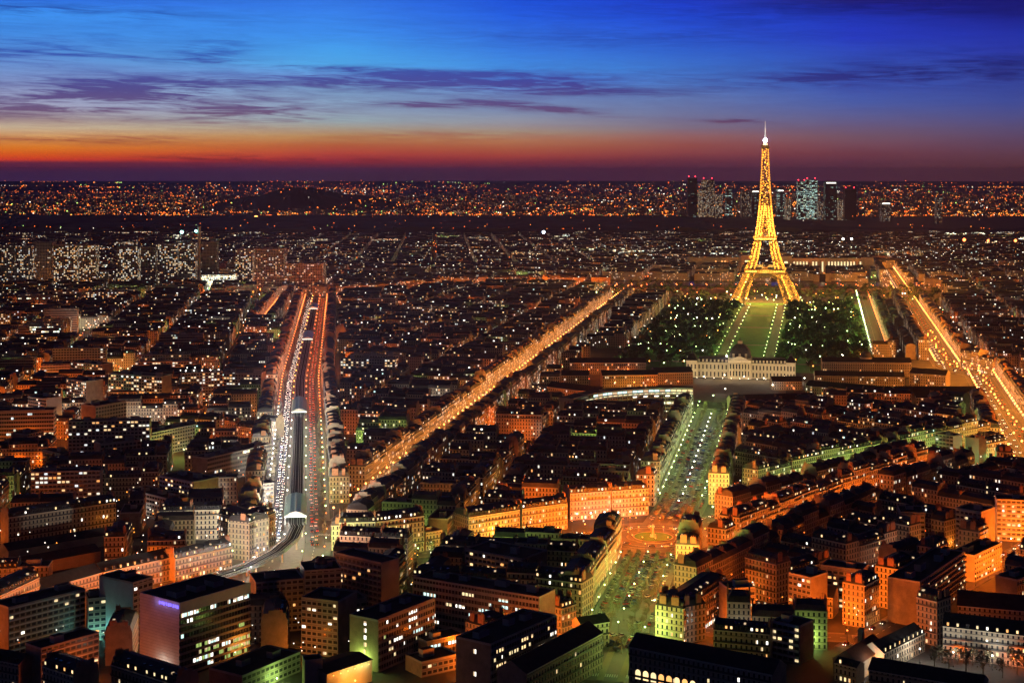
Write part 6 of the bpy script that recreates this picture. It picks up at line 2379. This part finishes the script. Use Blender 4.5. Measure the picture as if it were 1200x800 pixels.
# ------------------------------------------------------------------ museum wings on the hill across the river
for lab, x0, x1, yt, yb in (('long colonnaded museum wing right of the tower, its columns lit from behind', 927, 1012, 303, 321), ('long colonnaded museum wing left of the tower, dimly lit', 806, 868, 302, 318)):
    D = CAM_H * FOC / (yb - HORIZON)
    h = CAM_H - (yt - HORIZON) * D / FOC
    X0, X1 = (x0 - 600) / FOC * D, (x1 - 600) / FOC * D
    root = empty('museum_wing', ((X0 + X1) / 2, D, 0))
    loc = ((X0 + X1) / 2, D, 0)
    tag(root, lab, 'museum wing')
    O, u, n = (X0, D), (1, 0), (0, 1)
    w = X1 - X0
    mb = MB()
    mb.obox(O, u, n, 0, w, 0, 20, 0, h, 'limestone', 'zinc_roof', bottom=False)
    k = int(w / 7)
    for i in range(k):
        a = (i + 0.5) * w / k
        mb.obox(O, u, n, a - 1.2, a + 1.2, -1.0, -0.01, 2, h - 5, 'limestone')
    mb.obox(O, u, n, -1, w + 1, -2, -1.01, h - 5, h + 1, 'limestone')
    adopt(mb.build('wall'), root, loc)
    wm = MB()
    lum = 'pane_yellow' if x0 > 900 else 'pane_orange'
    for i in range(k - 1):
        a = (i + 1.0) * w / k
        if RNG.random() < (0.85 if x0 > 900 else 0.4):
            wm.obox(O, u, n, a - 1.7, a + 1.7, -0.3, -0.011, 5, h - 7, lum)
    adopt(wm.build('lit_bays'), root, loc)
    mb = MB()
    e0 = -26 if x0 > 900 else w
    mb.obox(O, u, n, e0, e0 + 26, -8, 24, 0, h + 6, 'limestone', 'zinc_roof', bottom=False)
    mb.obox(O, u, n, e0 + 9, e0 + 17, -8.4, -8.01, 3, h - 6, 'pane_warm')
    if x0 > 900:
        mb.obox(O, u, n, w, w + 22, -6, 24, 0, h + 2, 'limestone', 'zinc_roof', bottom=False)
    adopt(mb.build('head_pavilion'), root, loc)
    for i in range(4):
        lamp_light(O[0] + w * (i + 0.5) / 4, D - 14, 3, AMBER, 9000, 1.0)
    lamp_light(O[0] + e0 + 13, D - 24, 3, AMBER, 9000, 1.0)

# ------------------------------------------------------------------ business district on the horizon
for row in ((806, 817, 209, 258, 'glass_tower', .08, 'beacon', 'dark slab skyscraper farthest left of the business district'), (819, 822, 222, 258, 'tower_facade', .3, None, 'thin lit sliver tower beside the leftmost skyscraper'),
            (823, 837, 211, 258, 'tower_facade', .22, 'beacon', 'skyscraper with dim red-lit windows second from the left'), (839, 847, 228, 259, 'tower_facade', .3, None, 'shorter speckled tower right of the red-lit skyscraper'), (851, 858, 222, 257, 'glass_tower', .3, None, 'narrow bluish tower left of the iron tower'),
            (869, 880, 224, 258, 'tower_facade', .12, None, 'brownish tower block left of the iron tower'), (881, 890, 223, 258, 'glass_tower', .2, 'sign', 'tower with a white lit crown behind the iron tower'), (911, 919, 222, 258, 'glass_tower', .25, 'sign', 'tower with a white lit crown right of the iron tower'),
            (921, 927, 232, 259, 'tower_facade', .25, None, 'low reddish tower right of the iron tower'), (935, 945, 213, 257, 'glass_tower', .4, 'beacon', 'left half of the big green-white lit office skyscraper'), (945, 958, 211, 257, 'glass_tower', .55, 'beacon', 'broad green-white lit office skyscraper, brightest of the district'),
            (959, 965, 236, 258, 'tower_facade', .2, None, 'small dim tower beside the brightest skyscraper'), (967, 981, 213, 258, 'glass_tower', .14, 'sign', 'dark skyscraper with a white lit crown'), (983, 988, 234, 258, 'tower_facade', .3, None, 'small tower between the two dark skyscrapers'),
            (990, 1004, 222, 258, 'glass_tower', .05, 'beacon', 'bluish dark broad skyscraper at the right of the district'), (1033, 1044, 237, 260, 'tower_facade', .1, 'sign', 'separate grey tower with a lit crown right of the district'), (1098, 1104, 232, 262, 'tower_facade', .15, None, 'lone slim tower far right of the district')):
    x0, x1, yt, yb, mat, lit, top, lab = row
    tower('skyscraper', 'skyscraper', lab, x0, x1, yt, yb, mat, lit, depth=40, top=(top, 'pane_white') if top else None)

# ------------------------------------------------------------------ woods, hills and the far suburbs
r = random.Random(21)
mb = MB()
step = 70
x = -3000
nx, ny = 86, 24
pts = {}
for i in range(nx + 1):
    for j in range(ny + 1):
        X = -3100 + i * 75.0
        Y = 5750 + j * 85.0 + X * -0.06
        edge = min(i, nx - i, j, ny - j)
        pts[i, j] = (X + r.uniform(-25, 25), Y + r.uniform(-25, 25), (r.uniform(9, 21) if edge > 0 else 0.0))
for i in range(nx):
    for j in range(ny):
        if -3100 + i * 75 > 1250 and j > 3:
            continue
        if (j in (0, ny - 1) and r.random() < 0.45) or (j in (1, ny - 2) and r.random() < 0.2):
            continue
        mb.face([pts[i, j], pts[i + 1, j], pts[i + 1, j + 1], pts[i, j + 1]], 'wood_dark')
tag(mb.build('woods'), 'dark belt of woods stretching across behind the city, unlit', 'woods', kind='stuff')


def hill(cx, cy_, rx, ry, h, name='hill', seed=1):
    q = random.Random(seed)
    mb = MB()
    N, M = 28, 9
    rows_ = []
    ph = [q.uniform(0, 6.28) for _ in range(4)]
    for i in range(M + 1):
        f = i / M
        row = []
        for k in range(N):
            a = 2 * pi * k / N
            w = 1 + 0.1 * sin(2 * a + ph[0]) + 0.06 * sin(5 * a + ph[1])
            z = h * (cos(pi * f) * 0.5 + 0.5) * (1 + 0.08 * sin(3 * a + ph[2]) * f * 4 * (1 - f)) - 1
            row.append((cx + rx * f * w * cos(a), cy_ + ry * f * w * sin(a), z + q.uniform(-0.03, 0.03) * h))
        rows_.append(row)
    for i in range(M):
        for k in range(N):
            j = (k + 1) % N
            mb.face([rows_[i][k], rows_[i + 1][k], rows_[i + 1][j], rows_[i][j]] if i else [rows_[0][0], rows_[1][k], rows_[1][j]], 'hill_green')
    return tag(mb.build(name), kind='structure')


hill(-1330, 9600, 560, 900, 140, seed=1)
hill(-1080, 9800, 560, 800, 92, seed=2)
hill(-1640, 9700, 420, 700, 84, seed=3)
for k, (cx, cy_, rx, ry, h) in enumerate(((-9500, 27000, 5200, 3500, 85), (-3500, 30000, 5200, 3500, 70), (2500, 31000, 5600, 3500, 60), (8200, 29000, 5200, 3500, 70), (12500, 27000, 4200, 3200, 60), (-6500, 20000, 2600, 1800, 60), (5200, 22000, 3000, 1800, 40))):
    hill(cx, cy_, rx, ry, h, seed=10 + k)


def ground_z(x, y):
    z = 0.0
    for cx, cy_, rx, ry, h in ((-1330, 9600, 560, 900, 140), (-1080, 9800, 560, 800, 92), (-1640, 9700, 420, 700, 84), (-9500, 27000, 5200, 3500, 85), (-3500, 30000, 5200, 3500, 70), (2500, 31000, 5600, 3500, 60), (8200, 29000, 5200, 3500, 70), (12500, 27000, 4200, 3200, 60), (-6500, 20000, 2600, 1800, 60), (5200, 22000, 3000, 1800, 40)):
        f = hypot((x - cx) / rx, (y - cy_) / ry)
        if f < 1:
            z = max(z, h * (cos(pi * f) * 0.5 + 0.5))
    return z


sub = MB()
fl = MB()
cols = ['orange'] * 12 + ['amber'] * 6 + ['white'] * 2 + ['red'] * 3 + ['green']
# suburbs: strings of street lamps and lit blocks, thinning out with distance
seeds = []
for k in range(620):
    D = 7900 * (30000 / 7900) ** (r.random() ** 2.0)
    X = r.uniform(-0.36, 0.36) * D
    seeds.append((X, D, r.uniform(0.3, 1.0), r.uniform(0, pi), r.choice(cols)))
for (X, D, dens, ang, c0) in seeds:
    spread = 30 + D * 0.012
    for k in range(int(5 + dens * 16)):
        if r.random() < 0.5:
            t = r.uniform(-1, 1) * spread * 1.5
            x, y = X + cos(ang) * t, D + sin(ang) * t * 2.5
            c = c0
        else:
            x, y = X + r.gauss(0, spread * 2), D + r.gauss(0, spread * 6)
            c = r.choice(cols)
        if y < 7850 or hypot((x + 1330) / 420, (y - 9600) / 900) < 0.75 and r.random() < 0.8:
            continue
        z = ground_z(x, y)
        rad = y * FOC ** -1 * (0.22 + 0.6 * r.random() ** 3) * (1.0 if y < 12000 else 0.8)
        fl.ball((x, y, z + 8 + rad), rad, 'far_' + c, 5, 3)
for k in range(2600):
    D = 7900 * (16000 / 7900) ** r.random()
    X = r.uniform(-0.36, 0.36) * D
    if hypot((X + 1340) / 460, (D - 9600) / 900) < 1:
        continue
    w, h = r.uniform(15, 60), r.choice((9, 12, 15, 20, 30)) * r.uniform(0.8, 1.2)
    sub.cur = (r.random(), r.uniform(0.01, 0.14))
    d = r.uniform(12, 25)
    yaw = r.uniform(-0.8, 0.8)
    u, n = (cos(yaw), sin(yaw)), (-sin(yaw), cos(yaw))
    O = (X, D)
    for a, b in (((0, 0), (w, 0)), ((w, 0), (w, d)), ((w, d), (0, d)), ((0, d), (0, 0))):
        sub.wall(P(O, u, n, *a), P(O, u, n, *b), 0, h, 'far_facade', 6.0)
    sub.face([(*P(O, u, n, *q), h) for q in ((0, 0), (w, 0), (w, d), (0, d))], 'flat_roof')
# lamp points of the outer districts between river and woods, and a few inside the woods
for k in range(1800):
    D = 2700 * (5600 / 2700) ** r.random()
    X = r.uniform(-0.35, 0.35) * D
    if abs(D - RIVER(X)) < 60 or OCC.hit((X, D, 1, 0, 1, 1)):
        continue
    if reserved(X, D):
        continue
    fl.ball((X, D, 8), r.uniform(0.8, 1.7), 'far_' + r.choice(cols), 5, 3)
for k in range(170):
    D = r.choice((5650 + 500 * r.random() ** 2, 7900 - 700 * r.random() ** 2, r.uniform(5700, 7800)))
    X = r.uniform(-0.35, 0.35) * D
    fl.ball((X, D, 24), r.uniform(0.9, 1.8), 'far_' + r.choice(cols), 5, 3)
for k in range(3800):                       # windows and lamps on the roofs and in the courts of the near city
    D = 700 * (2700 / 700) ** r.random()
    X = r.uniform(-0.34, 0.34) * D
    if OCC.hit((X, D, 1, 0, 1, 1)) or reserved(X, D) or any(s.dist((X, D)) < s.hw for s in ST):
        continue
    fl.ball((X, D, r.uniform(5, 14)), D / FOC * r.uniform(0.45, 0.95), 'far_' + r.choice(('white', 'white', 'white', 'white', 'amber', 'orange')), 5, 3)
tag(sub.build('distant_suburbs'), 'low suburb blocks with pin-prick lit windows beyond the dark woods', 'suburbs', kind='stuff')
tag(fl.build('distant_city_lights'), 'glittering carpet of orange and white city lights out to the horizon', 'city lights', kind='stuff')

# ------------------------------------------------------------------ trees
def crown_mesh(seed, R_, H_, n, mat, size, hollow=0.3):
    q = random.Random(seed)
    mb = MB()
    lobes = [(q.uniform(-0.5, 0.5) * R_, q.uniform(-0.5, 0.5) * R_, q.uniform(0.3, 0.85) * H_, q.uniform(0.4, 0.7)) for _ in range(7)]
    for i in range(n):
        lx, ly, lz, ls = q.choice(lobes)
        while True:
            d = Vector((q.uniform(-1, 1), q.uniform(-1, 1), q.uniform(-1, 1)))
            if hollow < d.length < 1:
                break
        c = Vector((lx, ly, lz)) + Vector((d.x * R_ * ls, d.y * R_ * ls, d.z * H_ * 0.36 * ls * 1.4))
        a = Vector((q.gauss(0, 1), q.gauss(0, 1), q.gauss(0, 1))).normalized()
        b = a.cross(Vector((q.gauss(0, 1), q.gauss(0, 1), q.gauss(0, 1)))).normalized()
        s_ = size * q.uniform(0.5, 1.2)
        mb.face([tuple(c + a * s_), tuple(c + b * s_ * 0.7), tuple(c - a * s_), tuple(c - b * s_ * 0.7)], mat)
    return mb


def trunk_mesh(seed, h, R_):
    q = random.Random(seed)
    mb = MB()
    mb.cyl(0, 0, 0, h * 0.6, 0.3, 0.18, 'bark', 6)
    for k in range(7):
        a = q.uniform(0, 2 * pi)
        z0 = h * q.uniform(0.3, 0.58)
        mb.beam((0, 0, z0), (cos(a) * R_ * 0.7, sin(a) * R_ * 0.7, z0 + h * q.uniform(0.15, 0.38)), 0.14, 'bark')
    return mb


CR = [(crown_mesh(k, 4.6, 9.0, 230, 'leaf', 0.95).mesh('crown'), trunk_mesh(k, 12.0, 4.0).mesh('trunk'), 3.2) for k in range(4)]
BARE = [(crown_mesh(20 + k, 3.4, 6.5, 150, 'twig', 0.55, 0.2).mesh('crown'), trunk_mesh(20 + k, 9.0, 3.0).mesh('trunk'), 2.6) for k in range(3)]
N_TREE = [0]


def tree(x, y, kind, label, group, sc=1.0):
    cm, tm, z0 = r.choice(CR if kind == 'leafy' else BARE)
    root = empty('tree', (x, y, 0))
    root.rotation_euler = (0, 0, r.uniform(0, 6.28))
    root.scale = (sc, sc, sc * r.uniform(0.85, 1.15))
    tag(root, label, 'tree', group)
    o = bpy.data.objects.new('trunk', tm)
    COL.objects.link(o)
    o.parent = root
    o = bpy.data.objects.new('crown', cm)
    COL.objects.link(o)
    o.location = (0, 0, z0)
    o.parent = root
    N_TREE[0] += 1


# parked-car avenue: two double rows of bare trees
s = STREET['tree_avenue']
k = 40.0
while k < s.len:
    p, t = s.at(k)
    for off in (-11, -5.5, 5.5, 11) if k < 420 else (-9, 9):
        x, y = p[0] + t[1] * off + r.uniform(-.6, .6), p[1] - t[0] * off
        if hypot(x - ROUND[0], y - ROUND[1]) > 44 and in_view(x, y, 5) and y > 720:
            tree(x, y, 'bare', 'thin bare street tree over the parked cars of the central avenue', 'bare trees over the parked cars', r.uniform(0.55, 0.85))
    k += 15
s = STREET['boulevard']
k = 110.0
while k < 900:
    p, t = s.at(k)
    for off in (-18.5, 18.5):
        x, y = p[0] + t[1] * off, p[1] - t[0] * off
        tree(x, y, 'bare', 'bare pavement tree lit from below along the elevated-railway boulevard', 'bare trees along the viaduct boulevard', r.uniform(0.7, 1.0))
    k += 24
for px, py in ((437, 656), (452, 657), (470, 656), (489, 653), (505, 651), (522, 650), (540, 649), (556, 647), (575, 646), (1105, 776), (1122, 778), (1140, 779), (1160, 781), (1185, 783), (1195, 780), (1060, 452), (1075, 455), (1045, 450), (1030, 450), (1100, 452), (1010, 449), (990, 447), (970, 447), (1112, 786), (1132, 790), (1152, 792), (1175, 794), (1192, 790), (1095, 782), (880, 605), (905, 600), (930, 592), (955, 586), (985, 580), (1015, 572), (640, 700), (660, 722), (420, 792)):
    x, y = G(px, py)
    if not OCC.hit((x, y, 1, 0, 1.5, 1.5)):
        tree(x, y, 'bare', ('dark bare tree in the barracks court right of the palace' if py < 460 else 'bare tree before the long barracks wing at lower right' if px > 1090 else 'bare tree standing along the green-lit street' if px > 800 else 'bare tree on the small square below the viaduct apartment blocks'), ('bare trees of the barracks court' if py < 460 else 'bare trees before the barracks' if px > 1090 else 'bare trees of the green street' if px > 800 else 'bare trees of the small square'), r.uniform(0.8, 1.2))
stuff_leaf = MB()
spots = []
for k in range(1500):
    s_, t_ = r.uniform(70, 985), r.choice((-1, 1)) * r.uniform(42, 152)
    p = axis(s_, t_)
    if any(abs(s_ - a) < 9 for a in (140, 336, 572, 764, 945)):
        continue
    if any(hypot(p[0] - q[0], p[1] - q[1]) < 6.5 for q in spots):
        continue
    if hypot(p[0] - TC[0], p[1] - TC[1]) < 95:
        continue
    spots.append(p)
spots.sort(key=lambda p: p[1])


def add_stuff_tree(x, y, sc, q):
    mb = CRB[q.randrange(4)]
    a = q.uniform(0, 6.28)
    ca, sa = cos(a) * sc, sin(a) * sc
    for f in mb.f[::2]:
        stuff_leaf.face([(x + mb.v[i][0] * ca * 1.25 - mb.v[i][1] * sa * 1.25, y + mb.v[i][0] * sa * 1.25 + mb.v[i][1] * ca * 1.25, 3.0 * sc + mb.v[i][2] * sc) for i in f], 'leaf')


CRB = [crown_mesh(k, 4.6, 9.0, 150, 'leaf', 1.3) for k in range(4)]
cap = 296 - N_TREE[0]
for i, (x, y) in enumerate(spots):
    if i < cap:
        s_, t_ = axis_st(x, y)
        tree(x, y, 'leafy', 'dark leafy garden tree ' + ('right' if t_ > 0 else 'left') + ' of the long lawn behind the palace', 'garden trees ' + ('right' if t_ > 0 else 'left') + ' of the lawn', r.uniform(0.8, 1.25))
    else:
        add_stuff_tree(x, y, r.uniform(0.8, 1.25), r)
for k in range(420):
    s_, t_ = r.uniform(1010, 1400), r.uniform(-320, 320)
    x, y = axis(s_, t_)
    if abs(y - RIVER(x)) < 62 or hypot(x - TC[0], y - TC[1]) < 90 or abs(y - 3040) < 20:
        continue
    if y > 3400 and -30 < t_ < 30:
        continue
    add_stuff_tree(x, y, r.uniform(0.7, 1.2), r)
for k in range(260):
    x, y = r.uniform(-330, -240), r.uniform(830, 1000)
    if r.random() < 0.3 and reserved(x, y) and not OCC.hit((x, y, 1, 0, 3, 3)):
        pass
tag(stuff_leaf.build('distant_trees'), 'dark mass of trees in the far gardens round the tower and river banks', 'trees', kind='stuff')
print('trees', N_TREE[0])

# ------------------------------------------------------------------ cars
def car_mesh(paint, lights):
    mb = MB()
    o, u, n = (0, 0), (1, 0), (0, 1)
    # long axis = y, nose at -y
    pr = [(-2.15, .3), (-2.15, .72), (-1.05, .92), (-.45, 1.42), (1.1, 1.45), (1.75, .98), (2.15, .9), (2.15, .3)]
    for s_ in (-1, 1):
        mb.face([(s_ * .86, y, z) for y, z in pr[:3] + [(-1.05, .92), (1.75, .98)] + pr[6:]][:7], paint)
    for (y0, z0), (y1, z1) in zip(pr, pr[1:]):
        w0, w1 = (.86 if z0 < 1.2 else .7), (.86 if z1 < 1.2 else .7)
        mt = 'dark_glass' if (z0 > 1.2) != (z1 > 1.2) else paint
        mb.face([(-w0, y0, z0), (w0, y0, z0), (w1, y1, z1), (-w1, y1, z1)], mt)
    for s_ in (-1, 1):
        mb.face([(s_ * .86, -1.05, .92), (s_ * .7, -.45, 1.42), (s_ * .7, 1.1, 1.45), (s_ * .86, 1.75, .98)], 'dark_glass')
        mb.obox(o, u, n, s_ * .69 - .02, s_ * .69 + .02, -.02, .06, .95, 1.43, paint)
        for y in (-1.35, 1.35):
            c = [(y + .33 * cos(2 * pi * k / 8), .33 + .33 * sin(2 * pi * k / 8)) for k in range(8)]
            mb.face([(s_ * .88, a, b) for a, b in c], 'tyre')
            for k in range(8):
                p, q = c[k], c[(k + 1) % 8]
                mb.face([(s_ * .88, *p), (s_ * .88, *q), (s_ * .68, *q), (s_ * .68, *p)], 'tyre')
        mb.obox(o, u, n, s_ * .6 - .2, s_ * .6 + .2, -2.2, -2.151, .55, .75, 'head_light' if lights else 'window_frame')
        mb.obox(o, u, n, s_ * .62 - .18, s_ * .62 + .18, 2.151, 2.2, .62, .84, 'tail_light' if lights else 'car_red')
    return mb.mesh('parked_car')


PAINT = ('car_white', 'car_silver', 'car_black', 'car_black', 'car_red', 'car_blue', 'car_silver')
PW = {'car_white': 'white', 'car_silver': 'silver', 'car_black': 'black', 'car_red': 'red', 'car_blue': 'dark blue'}
CM = {}
CARS = []


def car(x, y, ang, paint, lights, where, group):
    CARS.append((x, y, ang, paint, lights, where, group))


s = STREET['tree_avenue']
k = 45.0
while k < 700:
    p, t = s.at(k)
    for off, da in ((-13.8, 0.15), (-7.8, 0.25), (-2.2, -0.25), (2.2, 0.25), (7.8, -0.25), (13.8, 0.0)):
        if r.random() < 0.8:
            x, y = p[0] + t[1] * off, p[1] - t[0] * off
            if hypot(x - ROUND[0], y - ROUND[1]) > 46 and y > 725 and not any(o_ is not s and o_.dist((x, y)) < o_.hw for o_ in ST):
                base = atan2(t[1], t[0]) - pi / 2 + da * 3 + r.choice((0, pi))
                car(x, y, base, r.choice(PAINT), False, 'parked in the rows of the car-park avenue', 'cars parked on the central avenue')
    k += 5.6 if k < 330 else 7


def traffic(s, off, toward, gap, a, b, where, group, jit=0.5):
    k = a
    while k < b:
        p, t = s.at(k)
        x, y = p[0] + t[1] * off + r.uniform(-jit, jit), p[1] - t[0] * off
        ang = atan2(t[1], t[0]) - pi / 2        # nose at -y of the mesh: faces the viewer on a street running away
        if not toward:
            ang += pi
        if in_view(x, y, 0) and not any(o_ is not s and o_.dist((x, y)) < o_.hw - 6 for o_ in ST):
            car(x, y, ang, r.choice(PAINT), True, where, group)
        k += gap * r.uniform(0.7, 1.5)


bo = STREET['boulevard']
for off in (-13.6, -10.4):
    traffic(bo, off, True, 7.5, 90, bo.len, 'driving towards the viewer with lit headlights left of the viaduct', 'oncoming cars left of the viaduct')
for off in (10.4, 13.6):
    traffic(bo, off, False, 12, 90, bo.len, 'driving away with red tail lights right of the viaduct', 'cars driving away right of the viaduct')
ga = STREET['golden_avenue']
for off in (-6, -2.2):
    traffic(ga, off, True, 15, 120, ga.len, 'coming down the golden avenue with lit headlights', 'oncoming cars on the golden avenue')
for off in (2.2, 6):
    traffic(ga, off, False, 17, 120, ga.len, 'driving up the golden avenue with red tail lights', 'cars driving up the golden avenue')
gr = STREET['great_avenue']
for off in (-8, -3.5):
    traffic(gr, off, True, 26, 10, gr.len, 'coming down the broad red-orange avenue with lit headlights', 'oncoming cars on the broad avenue')
for off in (3.5, 8):
    traffic(gr, off, False, 26, 10, gr.len, 'driving up the broad red-orange avenue with red tail lights', 'cars driving up the broad avenue')
for nm in ('right_diagonal', 'diagonal_street', 'green_street', 'cross_street', 'viaduct_street', 'park_street'):
    s = STREET[nm]
    traffic(s, -s.hw + 4.2, True, 14, 5, s.len, 'lit car along ' + s.phrase, 'cars along ' + s.phrase)
for k in range(9):
    a = r.uniform(0, 6.28)
    car(ROUND[0] + 26 * cos(a), ROUND[1] + 26 * sin(a), a, r.choice(PAINT), True, 'circling the orange roundabout', 'cars on the roundabout')
CARS.sort(key=lambda c: c[1])
far_cars = MB()
n_out = 0
for i, (x, y, ang, paint, lights, where, group) in enumerate(CARS):
    if i < 298 + n_out and abs(x) > 0.342 * y:
        n_out += 1
        continue
    if i < 298 + n_out:
        if (paint, lights) not in CM:
            CM[paint, lights] = car_mesh(paint, lights)
        o = bpy.data.objects.new('car', CM[paint, lights])
        COL.objects.link(o)
        o.location = (x, y, 0.13)
        o.rotation_euler = (0, 0, ang)
        tag(o, PW[paint] + ' car ' + where if not where.startswith('lit car') else PW[paint] + ' ' + where, 'car', group + ', ' + PW[paint])
    else:
        u, n = (cos(ang), sin(ang)), (-sin(ang), cos(ang))
        far_cars.obox((x, y), u, n, -.86, .86, -2.15, 2.15, 0.4, 1.0, paint)
        far_cars.frustum([P((x, y), u, n, *q) for q in ((-.86, -1), (.86, -1), (.86, 1.7), (-.86, 1.7))], 1.0, [P((x, y), u, n, *q) for q in ((-.7, -.4), (.7, -.4), (.7, 1.1), (-.7, 1.1))], 1.5, 'dark_glass', paint)
        for s_ in (-1, 1) if lights else ():
            far_cars.obox((x, y), u, n, s_ * .6 - .18, s_ * .6 + .18, -2.25, -2.151, .55, .8, 'head_light')
            far_cars.obox((x, y), u, n, s_ * .6 - .2, s_ * .6 + .2, 2.151, 2.25, .6, .9, 'tail_light')
    if lights and y < 1750 and 'tail' not in where:
        q = (x + 5 * sin(ang), y - 5 * cos(ang))
        lamp_light(q[0], q[1], 1.0, (1.0, 0.86, 0.66) if bo.dist((x, y)) < 24 else (1.0, 0.5, 0.15), 9000 if bo.dist((x, y)) < 24 else 700, 0.3)
tag(far_cars.build('distant_cars'), 'far streams of cars with head and tail lights on the avenues', 'cars', kind='stuff')
print('cars', len(CARS))

# ------------------------------------------------------------------ air
mb = MB()
mb.obox((0, 0), (1, 0), (0, 1), -20000, 20000, -1500, 38000, -1.5, 345, 'haze', bottom=True)
if HAZE > 0:
    tag(mb.build('haze'), 'thin violet dusk haze over the whole city', 'haze', kind='stuff')
